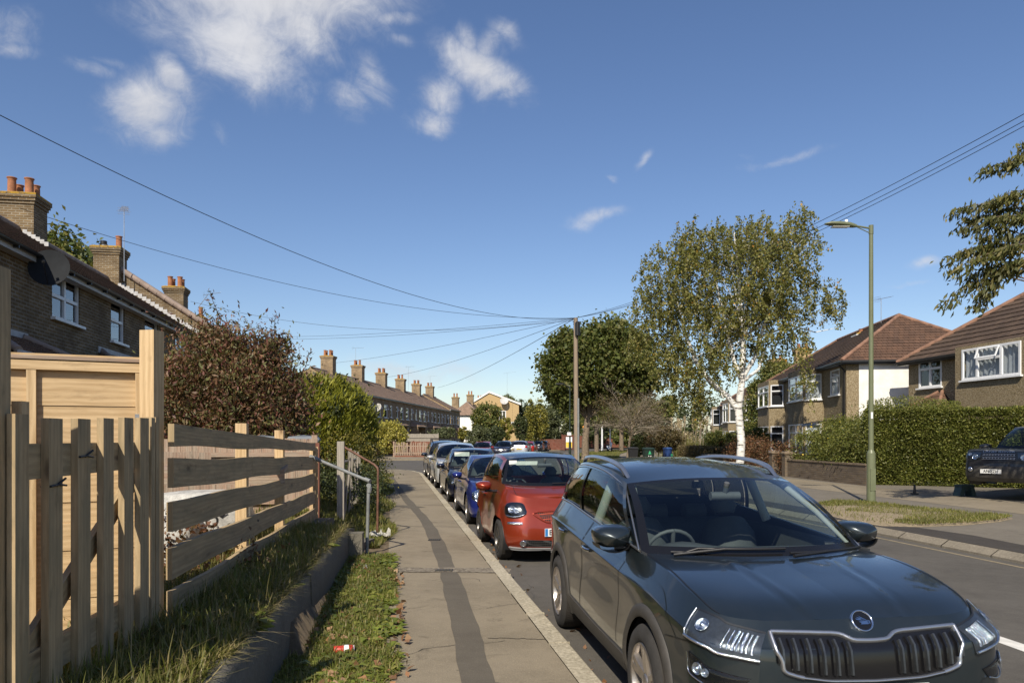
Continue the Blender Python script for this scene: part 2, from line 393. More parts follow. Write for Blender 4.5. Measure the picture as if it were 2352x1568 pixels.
def _lich(n):
    o = OB(n); f = n.n('ShaderNodeMapRange', ins={0: n.noise(o, 7, 6, .7), 1: .40, 2: .5, 3: 0, 4: 1}).outputs[0]
    return pr(n, n.mix(f, (.13, .10, .07, 1), (.42, .26, .045, 1)), .95, 0, n.noise(o, 40, 4), .7, .01, .2)
M_lichen = mat('lichen_stone', _lich)
M_pot = simple('terracotta', (.30, .125, .06), .85, var=.25, sc_=5)
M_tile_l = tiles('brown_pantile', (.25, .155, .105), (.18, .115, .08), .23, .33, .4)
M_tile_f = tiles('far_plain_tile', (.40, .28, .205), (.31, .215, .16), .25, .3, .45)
M_tile_r = tiles('dark_roof_tile', (.135, .092, .065), (.095, .066, .05), .24, .34, .5)
M_tile_o = tiles('orange_roof_tile', (.175, .10, .066), (.128, .078, .056), .24, .34, .55)
M_ridge = simple('ridge_tile', (.21, .115, .075), .85, var=.3, sc_=3)
M_ridgeg = simple('grey_ridge_tile', (.26, .20, .165), .85, var=.2, sc_=3)
M_lead = simple('lead_flashing', (.42, .42, .42), .55, var=.15)
M_pebble = pebble('pebbledash', (.17, .13, .075), (.30, .23, .13), (.50, .42, .285))
M_render = simple('white_render', (.72, .71, .68), .9, var=.10, sc_=2.2, bstr=.3)
M_cream = simple('cream_brick', (.42, .30, .15), .9, var=.1)
M_upvc = simple('white_upvc', (.74, .75, .76), .35, var=.03)
M_fascia = simple('grey_fascia', (.44, .43, .41), .5, var=.06)
M_black = simple('black_plastic', (.012, .012, .013), .45, var=.1)
M_gutter = simple('black_gutter', (.02, .02, .021), .4, var=.1)
M_room = simple('dark_room', (.02, .02, .022), .9)
M_curtain = simple('net_curtain', (.55, .56, .58), .9, var=.08)
M_wglass = glass('window_glass', (.8, .84, .86), .01, 1.7)
M_galv = simple('galvanised_steel', (.24, .25, .245), .5, .35, var=.18, sc_=10)
M_rust = simple('brown_painted_steel', (.13, .062, .038), .6, .1, var=.45, sc_=14)
M_olive = simple('olive_paint', (.135, .15, .085), .42, var=.08, sc_=3)
M_steel = simple('steel', (.5, .5, .5), .35, .8, var=.1)
M_cable = simple('cable', (.012, .012, .013), .6)
M_white = simple('white_paint', (.62, .60, .55), .8, var=.12, sc_=8)
M_yline = simple('worn_yellow_line', (.24, .195, .12), .85, var=.3, sc_=14)
M_bark = simple('brown_bark', (.17, .13, .09), .95, var=.35, sc_=9, bstr=1.0)
M_twig = simple('grey_twig', (.27, .225, .17), .9, var=.25)
M_darktwig = simple('dark_twig', (.06, .045, .03), .9, var=.25)
def _birch(n):
    o = OB(n); a = n.noise(n.vscale(o, 2.2, 2.2, 9), 1.3, 5, .65, .4); f = n.n('ShaderNodeMapRange', ins={0: a, 1: .54, 2: .62, 3: 0, 4: 1}).outputs[0]
    b_ = n.noise(o, 3, 4); base = n.ramp(b_, [(.3, (.52, .50, .46)), (.7, (.80, .79, .76))])
    return pr(n, n.mix(f, base, (.045, .038, .03, 1)), .8, 0, a, .5, .02, .3)
M_birch = mat('birch_bark', _birch)
L_birch = leafmat('birch_leaves', [(.14,.155,.04),(.20,.205,.055),(.11,.122,.034),(.26,.25,.09),(.16,.17,.046),(.22,.21,.06),(.31,.27,.10)], .38)
L_gold = leafmat('gold_leaves', [(.45,.24,.03),(.5,.30,.05),(.40,.20,.03)], .35)
L_maple = leafmat('maple_leaves', [(.09,.115,.03),(.12,.145,.038),(.07,.09,.024),(.15,.165,.048),(.10,.12,.032),(.18,.17,.055)], .33)
L_cherry = leafmat('cherry_leaves', [(.075,.088,.028),(.11,.12,.04),(.145,.145,.05),(.09,.10,.034),(.20,.175,.065)], .35)
L_purple = leafmat('purple_leaves', [(.17,.065,.055),(.17,.08,.055),(.22,.13,.07),(.10,.055,.038),(.27,.15,.09),(.13,.14,.045),(.18,.10,.065),(.12,.135,.045),(.08,.06,.035),(.14,.15,.05)], .28)
L_conif = leafmat('conifer_sprays', [(.20,.22,.032),(.28,.28,.038),(.13,.15,.025),(.34,.33,.05),(.21,.23,.034)], .3)
L_privet = leafmat('privet_leaves', [(.10,.12,.024),(.14,.16,.032),(.065,.085,.018),(.18,.19,.042),(.22,.22,.065)], .25)
L_varieg = leafmat('variegated_leaves', [(.42,.36,.07),(.30,.29,.05),(.50,.44,.12),(.14,.16,.035),(.34,.31,.06)], .25)
L_golden = leafmat('golden_hedge_leaves', [(.17,.15,.03),(.24,.20,.04),(.11,.11,.022),(.08,.085,.02)], .22)
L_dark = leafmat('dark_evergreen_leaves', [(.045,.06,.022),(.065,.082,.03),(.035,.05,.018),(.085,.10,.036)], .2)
L_midg = leafmat('mid_green_leaves', [(.08,.11,.028),(.12,.145,.038),(.06,.085,.022),(.16,.17,.05),(.22,.20,.055)], .25)
L_yelg = leafmat('yellow_green_leaves', [(.24,.22,.04),(.31,.27,.055),(.18,.18,.038),(.13,.14,.033)], .22)
L_greyg = leafmat('grey_green_leaves', [(.10,.12,.055),(.14,.155,.075),(.075,.09,.04)], .2)
L_rust = leafmat('rusty_leaves', [(.16,.07,.035),(.10,.055,.03),(.08,.07,.03),(.20,.10,.05)], .2)
L_brownb = leafmat('brown_bush_leaves', [(.13,.095,.045),(.17,.125,.06),(.09,.075,.035),(.11,.10,.04)], .2)
L_grass = leafmat('grass_blades', [(.13,.155,.03),(.18,.195,.04),(.095,.115,.024),(.26,.235,.08),(.30,.25,.12),(.15,.17,.034)], .35)
L_grassdry = leafmat('dry_grass_blades', [(.28,.23,.12),(.20,.18,.07),(.13,.14,.04),(.33,.27,.15)], .3)
L_weed = leafmat('weed_leaves', [(.14,.18,.03),(.20,.24,.045),(.10,.14,.025),(.25,.26,.06)], .3)
L_dead = leafmat('dead_leaves', [(.22,.11,.055),(.30,.17,.09),(.14,.075,.04),(.34,.22,.13)], .1)
L_pampas = leafmat('pampas_plumes', [(.40,.33,.22),(.34,.28,.18),(.45,.38,.27)], .2)
# ---------------------------------------------------------------- foliage
def quads_mesh(name, V, material, parent=None, M=None, nper=4):
    """V: (n, nper, 3) separate polygons"""
    n = len(V); me = bpy.data.meshes.new(name)
    me.vertices.add(n * nper); me.vertices.foreach_set('co', V.reshape(-1).astype(np.float32))
    me.loops.add(n * nper); me.loops.foreach_set('vertex_index', np.arange(n * nper, dtype=np.int32))
    me.polygons.add(n); me.polygons.foreach_set('loop_start', np.arange(0, n * nper, nper, dtype=np.int32))
    try: me.polygons.foreach_set('loop_total', np.full(n, nper, dtype=np.int32))
    except Exception: pass
    ms = material if isinstance(material, (list, tuple)) else [material]
    for m_ in ms: me.materials.append(m_)
    if len(ms) > 1: me.polygons.foreach_set('material_index', (RNG.random(n) < .012).astype(np.int32))
    me.update(calc_edges=True); me.validate()
    return link(name, me, parent, M)
def unit(a): return a / np.maximum(np.linalg.norm(a, axis=-1, keepdims=True), 1e-9)
def leaf_quads(C, size, aspect=.55, droop=0.0, flat=0.0, axis=None, var=.35):
    """C (n,3) centres; each leaf a pointed quad folded a little"""
    n = len(C); d = RNG.normal(size=(n, 3)) if axis is None else axis + RNG.normal(size=(n, 3)) * .45
    d = unit(d); d[:, 2] -= droop; d = unit(d)
    nn = RNG.normal(size=(n, 3)); nn[:, 2] += flat; s = unit(np.cross(d, nn)); up = np.cross(s, d)
    L = size * (1 + var * RNG.normal(size=(n, 1)).clip(-1.6, 1.6)); W = L * aspect
    a = C - d * L / 2; b = C + s * W / 2 + up * L * .06; c = C + d * L / 2 - up * L * .08; e = C - s * W / 2 + up * L * .06
    return np.stack([a, b, c, e], 1)
STRANDS = [None, None, None]
def blob_pts(blobs, n, shell=.55, ncl=None, spread=.12, hang=1.0):
    """leaf positions gathered in clumps inside ellipsoids (cx,cy,cz,rx,ry,rz)"""
    B = np.array(blobs, float); wt = (B[:, 3] * B[:, 4] * B[:, 5]) ** .75; wt /= wt.sum()
    ncl = ncl or max(20, n // 60)
    k = RNG.choice(len(B), ncl, p=wt); d = unit(RNG.normal(size=(ncl, 3)))
    r = shell + (1 - shell) * RNG.random((ncl, 1)) ** .7
    cl = B[k, :3] + d * r * B[k, 3:]
    sz = (.6 + .8 * RNG.random(ncl)) * spread * B[k, 3:].mean(1)
    q = RNG.integers(0, ncl, n)
    if hang > 1:                                    # leaves strung on hanging twigs
        L = (.35 + .75 * RNG.random(ncl)) * hang * .5; f = RNG.random(n) ** .8; sway = RNG.normal(size=(ncl, 2)) * .22
        o_ = np.column_stack([sway[q] * f[:, None] ** 1.5 + RNG.normal(size=(n, 2)) * (.045 + .05 * f[:, None]), -L[q] * f + .1]); STRANDS[:] = [cl, sway, L]
        return cl, cl[q] + o_
    g_ = RNG.normal(size=(n, 3)) * [1, 1, hang]
    return cl, cl[q] + g_ * sz[q][:, None]
def limb(mb, p0, p1, r0, r1, sag=0.0, wob=.06, seg=7, n=6):
    p0 = Vector(p0); p1 = Vector(p1); L = (p1 - p0).length; pts = []; rs = []
    o = Vector((random.uniform(-1, 1), random.uniform(-1, 1), random.uniform(-.5, .5))) * wob * L
    o2 = Vector((random.uniform(-1, 1), random.uniform(-1, 1), random.uniform(-.5, .5))) * wob * L * .5
    for i in range(seg + 1):
        t = i / seg; q = p0.lerp(p1, t) + o * math.sin(PI * t) + o2 * math.sin(2 * PI * t)
        q.z += sag * L * math.sin(PI * t); pts.append(q); rs.append(r0 + (r1 - r0) * t ** .8)
    mb.tube(pts, rs, n, cap=False); return pts
def box_leaves(lo, hi, n, size, depth=.12, aspect=.6, wob=.08, faces=None, M=None):
    """leaves over the skin of a clipped box; faces: weights for -x,+x,-y,+y,+z"""
    lo = np.array(lo, float); hi = np.array(hi, float); s = hi - lo
    ar = np.array([s[1]*s[2], s[1]*s[2], s[0]*s[2], s[0]*s[2], s[0]*s[1]])
    if faces is not None: ar = ar * np.array(faces)
    k = RNG.choice(5, n, p=ar / ar.sum()); u = RNG.random((n, 3)); p = lo + u * s
    dep = -np.abs(RNG.normal(size=n)) * depth
    bump = wob * (np.sin(p[:, 0] * 2.3 + p[:, 2] * 1.7) + np.sin(p[:, 1] * 3.1 + p[:, 2] * 2.9 + p[:, 0] * 4.1) + .7 * np.sin(p[:, 0] * 9.3) * np.sin(p[:, 2] * 8.1 + p[:, 1] * 7.7)) * .5
    dd = dep + bump
    nrm = np.array([[-1,0,0],[1,0,0],[0,-1,0],[0,1,0],[0,0,1]], float)[k]
    for f_, ax, v in ((0,0,lo[0]),(1,0,hi[0]),(2,1,lo[1]),(3,1,hi[1]),(4,2,hi[2])):
        m_ = k == f_; p[m_, ax] = v
    p = p + nrm * dd[:, None]
    return leaf_quads(p, size, aspect, axis=nrm * .8)
def tree(name, label, cat, base, blobs, n, leaf, lmat, bmat, trunk, droop=0, shell=.5, ncl=None, spread=.14, limbs=30, group=None, aspect=.6, fork=.35, lr=.02, gold=None, axis=None, hang=1.0):
    """trunk: list of (point, radius) in world coords"""
    t = thing(name, label, cat, base, 0, group); o = Vector(base)
    mb = MB(); tp = [Vector(p) - o for p, r in trunk]; mb.tube(tp, [r for p, r in trunk], 10, cap=False)
    # root flare
    mb.tube([tp[0] - Vector((0, 0, .1)), tp[0] + Vector((0, 0, .25))], [trunk[0][1] * 1.5, trunk[0][1] * 1.02], 10, cap=False)
    B = [(b[0] - o.x, b[1] - o.y, b[2] - o.z, b[3], b[4], b[5]) for b in blobs]
    cl, pts = blob_pts(B, n, shell, ncl, spread, hang)
    top = tp[-1]; i0 = max(1, int(len(tp) * fork))
    for c in cl[RNG.choice(len(cl), min(limbs, len(cl)), replace=False)]:
        c = Vector(c); st = tp[random.randint(i0, len(tp) - 1)]
        if st.z > c.z - .2: st = tp[i0]
        limb(mb, st, c, lr * random.uniform(.6, 1.5) * (c - st).length ** .5, .006, sag=.06)
    mb.build('trunk', bmat, t)
    ms = [lmat, gold] if gold else lmat
    if hang > 1:
        mb = MB(); C_, Sw, Ls = STRANDS
        for i in range(0, len(C_), 3):
            c = Vector(C_[i]); mb.tube([c + Vector((0, 0, .12)), c + Vector((Sw[i][0] * .35, Sw[i][1] * .35, .1 - Ls[i] * .5)), c + Vector((Sw[i][0], Sw[i][1], .1 - Ls[i]))], [.006, .004, .003], 3, cap=False)
        mb.build('branches', M_twig, t)
    quads_mesh('crown', leaf_quads(pts, leaf, aspect, droop, axis=axis), ms, t)
    return t
def bush(name, label, cat, c, r, n, leaf, lmat, group=None, zb=0.0, blobs=None, shell=.5, spread=.16, stems=6, bmat=None, aspect=.6, axis=None, droop=0):
    """c: centre, r: radii"""
    t = thing(name, label, cat, (c[0], c[1], zb), 0, group)
    B = blobs or [(c[0], c[1], c[2], r[0], r[1], r[2])]
    B = [(b[0] - c[0], b[1] - c[1], b[2] - zb, b[3], b[4], b[5]) for b in B]
    cl, pts = blob_pts(B, n, shell, None, spread); pts = pts[pts[:, 2] > .02]
    quads_mesh('foliage', leaf_quads(pts, leaf, aspect, droop, axis=axis), lmat, t)
    mb = MB()
    for i in range(stems):
        q = cl[random.randrange(len(cl))]; limb(mb, (random.uniform(-.15, .15), random.uniform(-.15, .15), 0), q, .03, .005)
    mb.build('stem', bmat or M_darktwig, t)
    return t
def blades(n, xy, z, h, w, lean=.35, var=.4):
    """grass blades standing on points xy (n,2) at heights z"""
    H = h * (1 + var * RNG.normal(size=n)).clip(.25, 2.2); a = RNG.random(n) * 2 * PI; l = RNG.random(n) * lean * 1.6
    base = np.column_stack([xy, z]); s = np.column_stack([np.cos(a), np.sin(a), 0 * a]) * w / 2
    dirv = np.column_stack([-np.sin(a) * l, np.cos(a) * l, np.ones(n)])
    dirv = unit(dirv) * H[:, None]
    mid = base + dirv * .55; tip = base + dirv + np.column_stack([-np.sin(a) * l, np.cos(a) * l, -l * .5]) * H[:, None] * .4
    q1 = np.stack([base - s, base + s, mid + s * .75, mid - s * .75], 1); q2 = np.stack([mid - s * .75, mid + s * .75, tip + s * .08, tip - s * .08], 1)
    return np.concatenate([q1, q2])
def clumpy(xy, scale, thr, seed=0):
    """keeps points in patches"""
    x, y = xy[:, 0] * scale, xy[:, 1] * scale
    f = np.sin(x * 1.7 + seed) + np.sin(y * 2.1 + seed * 2 + x) + np.sin(x * 3.3 - y * 2.7 + seed) * .8 + RNG.normal(size=len(x)) * .5
    return f > thr
# ---------------------------------------------------------------- ground, road, pavements
SL = -.162                                   # the street runs this much to the left per metre away
KX = lambda Z: 1.44 + SL * Z                 # back of the left kerb line (road edge)
PX = lambda Z: -.05 + SL * Z                 # garden side of the left pavement
RX = lambda Z: 8.9 + SL * Z                  # right kerb, near part
WX = lambda Z: -1.018 - .121 * Z             # face of the low concrete wall
FX = lambda Z: -1.646 - .128 * Z             # line of the timber fences
def sheet(name, poly, z, m, thick=None, mi=None):
    mb = MB(); mb.face([(x, y, z) for x, y in poly])
    if thick:
        for i in range(len(poly)):
            a, b = poly[i], poly[(i + 1) % len(poly)]
            mb.face([(a[0], a[1], z - thick), (b[0], b[1], z - thick), (b[0], b[1], z), (a[0], a[1], z)])
    return struct(mb.build(name, m))
def strip(name, Lf, Rt, z, m, thick=0, n=None):
    """sheet between two polylines with the same number of points (x, y[, z])"""
    mb = MB(); g = lambda p: (p[0], p[1], p[2] if len(p) > 2 else z)
    for i in range(len(Lf) - 1):
        mb.face([g(Lf[i]), g(Rt[i]), g(Rt[i + 1]), g(Lf[i + 1])])
        if thick:
            a, b = g(Rt[i]), g(Rt[i + 1]); mb.face([(a[0], a[1], a[2] - thick), (b[0], b[1], b[2] - thick), b, a])
            a, b = g(Lf[i + 1]), g(Lf[i]); mb.face([(a[0], a[1], a[2] - thick), (b[0], b[1], b[2] - thick), b, a])
    return mb.build(name, m)
sheet('ground', [(-900, -300), (900, -300), (900, 1500), (-900, 1500)], -.06, M_turf)
sheet('road', [(-60, -25), (40, -25), (60, 60), (140, 135), (140, 150), (20, 150), (0, 125), (-60, 75)], 0.0, M_road)
# left pavement with its corner
zz = [-8, -2, 2, 4, 6, 8, 10, 13, 16, 20, 25, 30, 33]
kerbL = [(KX(z), z) for z in zz] + [(-4.25, 35), (-4.85, 37), (-5.9, 38.8), (-7.6, 39.8), (-10, 40.2), (-26, 40.6)]
innr = [(PX(z), z) for z in zz] + [(-5.75, 34.2), (-6.1, 35.3), (-6.9, 36.5), (-8.2, 37.4), (-10.3, 37.9), (-26, 38.3)]
kin = []
for i, p in enumerate(kerbL):
    a = Vector(kerbL[max(0, i - 1)]); b = Vector(kerbL[min(len(kerbL) - 1, i + 1)]); t = (b - a).normalized(); nl = Vector((-t.y, t.x)); kin.append(tuple(Vector(p) + nl * .175))
struct(strip('pavement', innr, kin, .12, M_pave, .12))
# kerb stones, each with its own joint
mb = MB()
def kerbrun(mb, outer, inner, z, step=.9, gap=.012):
    for i in range(len(outer) - 1):
        a0, a1, b0, b1 = Vector(outer[i]), Vector(outer[i + 1]), Vector(inner[i]), Vector(inner[i + 1])
        L = (a1 - a0).length; k = max(1, round(L / step))
        for j in range(k):
            t0, t1 = j / k + gap / L / 2, (j + 1) / k - gap / L / 2; dz = random.uniform(-.004, .004)
            p = [a0.lerp(a1, t0), a0.lerp(a1, t1), b0.lerp(b1, t1), b0.lerp(b1, t0)]
            ch = .018; po = [p[0].lerp(p[3], .12), p[1].lerp(p[2], .12)]
            mb.face([(*po[0], z + dz), (*po[1], z + dz), (*p[2], z + dz), (*p[3], z + dz)][::-1])
            mb.face([(*p[0], z + dz - ch), (*p[1], z + dz - ch), (*po[1], z + dz), (*po[0], z + dz)][::-1])
            mb.face([(*p[0], z - .14), (*p[1], z - .14), (*p[1], z + dz - ch), (*p[0], z + dz - ch)][::-1])
            for A, B in ((p[0], p[3]), (p[1], p[2])): mb.face([(*A, z - .14), (*B, z - .14), (*B, z + dz), (*A, z + dz)])
kerbrun(mb, kerbL, [tuple(Vector(a).lerp(Vector(b), .985)) for a, b in zip(kerbL, kin)], .128)
struct(mb.build('kerb', M_kerb))
# right side
ZR = [-8, 2, 6, 9, 11, 13, 15, 18, 22, 25]
kR = [(RX(z), z) for z in ZR] + [(4.3, 28.5), (3.9, 32), (3.45, 37), (3.2, 42), (3.25, 48), (3.7, 56), (4.7, 65), (6.4, 76), (8.6, 86), (12.2, 97), (17, 108), (26, 121), (45, 139)]
kRi = []
for i, p in enumerate(kR):
    a = Vector(kR[max(0, i - 1)]); b = Vector(kR[min(len(kR) - 1, i + 1)]); t = (b - a).normalized(); kRi.append(tuple(Vector(p) + Vector((t.y, -t.x)) * .14))
back = [(p[0] + 15, p[1] + (-1.5)) for p in kRi]
struct(strip('pavement', kRi, back, .12, M_drive, 0))
mb = MB(); 
for i in range(len(kR) - 1):
    a0, a1 = Vector(kR[i]), Vector(kR[i + 1]); b0, b1 = Vector(kRi[i]), Vector(kRi[i + 1]); k = max(1, round((a1 - a0).length / .9))
    for j in range(k):
        t0, t1 = j / k + .004, (j + 1) / k - .004; h0 = .035 if a0.y < 26 else .10; dz = random.uniform(-.004, .004)
        p = [a0.lerp(a1, t0), a0.lerp(a1, t1), b0.lerp(b1, t1) , b0.lerp(b1, t0)]
        mb.face([(*p[0], -.02), (*p[1], -.02), (*p[1], h0 + dz), (*p[0], h0 + dz)][::-1]); mb.face([(*p[0], h0 + dz), (*p[1], h0 + dz), (*p[2], .124 + dz), (*p[3], .124 + dz)][::-1])
struct(mb.build('kerb', M_kerb2))
def offs(z0, z1, o0, o1, n=14):
    """strip of ground between offsets from the right kerb"""
    A, B = [], []
    Zs = [p[1] for p in kRi]; Xs = [p[0] for p in kRi]
    for i in range(n + 1):
        z = z0 + (z1 - z0) * i / n; x = float(np.interp(z, Zs, Xs)); xd = (float(np.interp(z + 1, Zs, Xs)) - x); nn = Vector((1, -xd)).normalized()
        A.append((x + nn.x * o0, z + nn.y * o0)); B.append((x + nn.x * o1, z + nn.y * o1))
    return A, B
A, B = offs(-6, 100, 4.6, 7.0, 30); struct(strip('footpath', A, B, .125, M_pave))
A, B = offs(3, 24, .02, .75, 20); B = [(x + .08 * math.sin(i * 2.3), y) for i, (x, y) in enumerate(B)]; struct(strip('pavement_edge_patch', A, B, .125, M_tar))
A, B = offs(31, 100, .1, 4.5, 30); struct(strip('verge', A, B, .14, M_turf))
# grass island at the lamp post
isl = [(6.95, 13.9), (7.5, 13.75), (8.6, 14.05), (9.6, 14.6), (10.3, 15.2), (10.15, 15.75), (9.6, 16.6), (9.25, 17.6), (8.9, 18.7), (8.3, 19.0), (7.6, 18.3), (7.05, 17.3), (6.75, 15.8), (6.75, 14.6)]
mb = MB(); cx = sum(p[0] for p in isl) / len(isl); cy = sum(p[1] for p in isl) / len(isl)
rings = [[(cx + (x - cx) * s_, cy + (y - cy) * s_, .123 + h_) for x, y in isl] for s_, h_ in ((1, 0), (.93, .03), (.7, .06), (.35, .075), (.02, .08))]
mb.grid(np.array(rings).transpose(1, 0, 2), closeu=True, flip=True)
struct(mb.build('verge', M_earthdry))
def inpoly(P_, poly):
    x, y = P_[:, 0], P_[:, 1]; ins = np.zeros(len(P_), bool); j = len(poly) - 1
    for i in range(len(poly)):
        xi, yi = poly[i]; xj, yj = poly[j]
        ins ^= ((yi > y) != (yj > y)) & (x < (xj - xi) * (y - yi) / (yj - yi + 1e-12) + xi); j = i
    return ins
q = RNG.random((42000, 2)) * [4.5, 6.0] + [6.3, 13.4]; q = q[inpoly(q, isl)]
dry = (q[:, 0] < 7.7 + .35 * np.sin(q[:, 1] * 3)) & (q[:, 1] < 17.4)
kp = (~dry & clumpy(q, 1.4, -1.7)) | (RNG.random(len(q)) < .10); q = q[kp]
stuff(quads_mesh('grass', blades(len(q), q, np.full(len(q), .17), .055, .012, .6), L_grass), 'short patchy grass growing on the island round the lamp post', 'grass')
# gardens on the left: bank behind the low wall, then lawn
def gz(d, Z):
    """ground height at d metres left of the pavement edge"""
    drop = .10 * min(max((Z - 3) / 9, 0), 1)
    wl = -(WX(Z) - PX(Z))
    if Z < 10.15:
        if d < wl + .07: return .12 + .03 * math.sin(d * 5) ** 2
        t = min((d - wl - .07) / .45, 1); return .56 + .05 * t - drop * .6
    if Z < 11.9: k = min(max((d - .5) / 1.2, 0), 1); return .12 + .42 * k
    k = min(max((d - .1) / 1.3, 0), 1); return .12 + (.46) * k * k * (3 - 2 * k)
ds = [0, .2, .4, .55, .7, .85, .95, 1.1, 1.3, 1.6, 2, 3, 5, 8, 12, 20, 34]
def bankgrid(z0, z1, n, dlist):
    out = []
    for i in range(n + 1):
        Z = z0 + (z1 - z0) * i / n
        out.append([(PX(Z) - d * .987, Z - d * .16 + 0 * d, gz(d, Z) + (.012 * math.sin(Z * 7 + d * 9)) - (.004 if d == 0 else 0)) for d in dlist])
    return out
mb = MB()
mb.grid(bankgrid(-6, 10.1, 80, [0, .2, .4, .6, .8, 1.0]), flip=False)      # foot of the wall
rows = []
for i in range(61):
    Z = -6 + 16.05 * i / 60; wl = -(WX(Z) - PX(Z))
    rows.append([(PX(Z) - d * .987, Z - d * .16, gz(max(d, wl + .09), Z) + .012 * math.sin(Z * 7 + d * 9)) for d in [wl + .10, wl + .3, wl + .5, 1.3, 1.7, 2.3, 3, 5, 8, 12, 20, 34]])
mb.grid(rows)
mb.grid(bankgrid(10.1, 35, 70, ds))
struct(mb.build('garden_ground', M_earth))
# tarmac repairs on the pavement
def ribbon(pts, wd, z, nm, m, jit=.02):
    A, B = [], []
    pts = [Vector(p) for p in pts]
    dense = []
    for i in range(len(pts) - 1):
        for k in range(5):
            p0 = pts[max(i - 1, 0)]; p1 = pts[i]; p2 = pts[i + 1]; p3 = pts[min(i + 2, len(pts) - 1)]; t = k / 5
            dense.append(.5 * ((2 * p1) + (-p0 + p2) * t + (2 * p0 - 5 * p1 + 4 * p2 - p3) * t * t + (-p0 + 3 * p1 - 3 * p2 + p3) * t ** 3))
    dense.append(pts[-1])
    for i, p in enumerate(dense):
        t = (dense[min(i + 1, len(dense) - 1)] - dense[max(i - 1, 0)]).normalized(); nn = Vector((-t.y, t.x)); w_ = (wd(i / len(dense)) if callable(wd) else wd) / 2
        A.append(tuple(p + nn * (w_ + random.uniform(-jit, jit)))); B.append(tuple(p - nn * (w_ + random.uniform(-jit, jit))))
    return struct(strip(nm, A, B, z, m))
def g2(px, py): v = G(px, py, .12); return (v.x, v.y)
tr = [g2(1140, 1700), g2(1092, 1540), g2(1068, 1440), g2(1048, 1370), g2(1026, 1300), g2(1004, 1245), g2(980, 1200), g2(953, 1168), g2(925, 1135), g2(905, 1105), g2(893, 1088)]
ribbon(tr, lambda t: .235 - .04 * t, .124, 'tarmac_repair', M_patch, .014)
ribbon([g2(885, 1163), g2(925, 1162), g2(962, 1166)], .45, .1245, 'tarmac_repair', M_patch, .02)
cob = [g2(905, 1315), g2(1020, 1316), g2(1130, 1318), g2(1178, 1320)]; ribbon([g2(900, 1308), g2(1035, 1309), g2(1172, 1311)], .30, .1265, 'cobble_strip', M_cobble, .03)
mb = MB()
for py in (1207, 1465, 1158):
    xl = np.interp(py, [1100, 1200, 1300, 1430, 1568], [935 if py < 1200 else 905, 900, 905, 915, 885]); xr = 1130 + (py - 1260) * .845
    a, b = g2(xl if py != 1465 else 1120, py), g2(xr - 8, py + 3); pv = Vector(b) - Vector(a); k = 14; hw = .006 + .004 * (py < 1250)
    for i in range(k):
        p, q_ = Vector(a) + pv * (i / k), Vector(a) + pv * ((i + 1) / k); o_ = random.uniform(-.012, .012); p.y += o_; q_.y += o_
        mb.face([(p.x, p.y - hw, .1235), (q_.x, q_.y - hw, .1235), (q_.x, q_.y + hw, .1235), (p.x, p.y + hw, .1235)])
struct(mb.build('pavement_joint', M_tar))
mb = MB()
for (x0, y0, a0, L) in ((-.95, 5.6, .3, 1.1), (-.25, 7.2, 1.2, 1.5), (-1.0, 8.6, -.4, .9), (-.35, 10.4, .9, 1.3), (-1.9, 13.5, .2, 1.2), (.2, 4.9, 2.0, .8), (-2.2, 17, 1.0, 1.6)):
    p = Vector((x0, y0)); a = a0
    for k in range(int(L / .07)):
        a += random.gauss(0, .35); q_ = p + Vector((math.cos(a), math.sin(a))) * .07; n_ = Vector((-math.sin(a), math.cos(a))) * random.uniform(.0015, .004); mb.face([(*(p - n_), .1236), (*(q_ - n_), .1236), (*(q_ + n_), .1236), (*(p + n_), .1236)]); p = q_
        a += (a0 - a) * .2
struct(mb.build('pavement_crack', M_tar))
def rect_at(px0, px1, py, depth, z, m, nm, label, cat, rows=0):
    a, b = G(px0, py, .12), G(px1, py, .12); t = thing(nm, label, cat, ((a.x + b.x) / 2, a.y, .12))
    mb = MB(); L = (b - a).length; mb.box((0, 0, z - .12), (L, depth, .01)); mb.build('frame', M_black, t)
    mb = MB(); nb = 6
    for i in range(nb): mb.box((-L / 2 + L * (i + .5) / nb, 0, z - .12 + .006), (L / nb * .7, depth * .8, .006))
    mb.build('cover', m, t); return t
rect_at(1000, 1040, 1310, .13, .13, M_patch, 'drain_cover', 'small dark iron cover in the cobbled strip across the pavement', 'drain cover')
rect_at(984, 1012, 1240, .12, .127, M_tar, 'drain_cover', 'small dark iron cover in the pavement beyond the cobbled strip', 'drain cover')
# road paint
A = [G(2250, 1455), G(2274, 1456), G(2420, 1506), G(2420, 1530), G(2330, 1493)]
mb = MB(); mb.face([(p.x, p.y, .004) for p in [G(2249, 1454), G(2272, 1453), G(2520, 1535), G(2520, 1560), G(2340, 1492), G(2256, 1462)]][::-1])
for Z in (13, 19, 25, 31, 37, 43):
    x = 5.35 + SL * Z; mb.face([(x, Z, .004), (x + .1, Z, .004), (x + .1 + SL * 3, Z + 3, .004), (x + SL * 3, Z + 3, .004)])
struct(mb.build('road_marking', M_white))
mb = MB()
for o_ in (-.22,):
    A, B = offs(-6, 30, o_ - .14, o_ - .07 - .14, 40)
    for i in range(40):
        mb.face([(*B[i], .004), (*A[i], .004), (*A[i + 1], .004), (*B[i + 1], .004)])
struct(mb.build('yellow_line', M_yline))
mb = MB()
for i in range(9):
    Z = 84 + i * 2.4; x = 4.6 + i * 1.35; mb.face([(x, Z, .004), (x + 1.0, Z + .2, .004), (x + 1.1, Z + .6, .004), (x + .1, Z + .4, .004)])
struct(mb.build('road_marking', M_white))
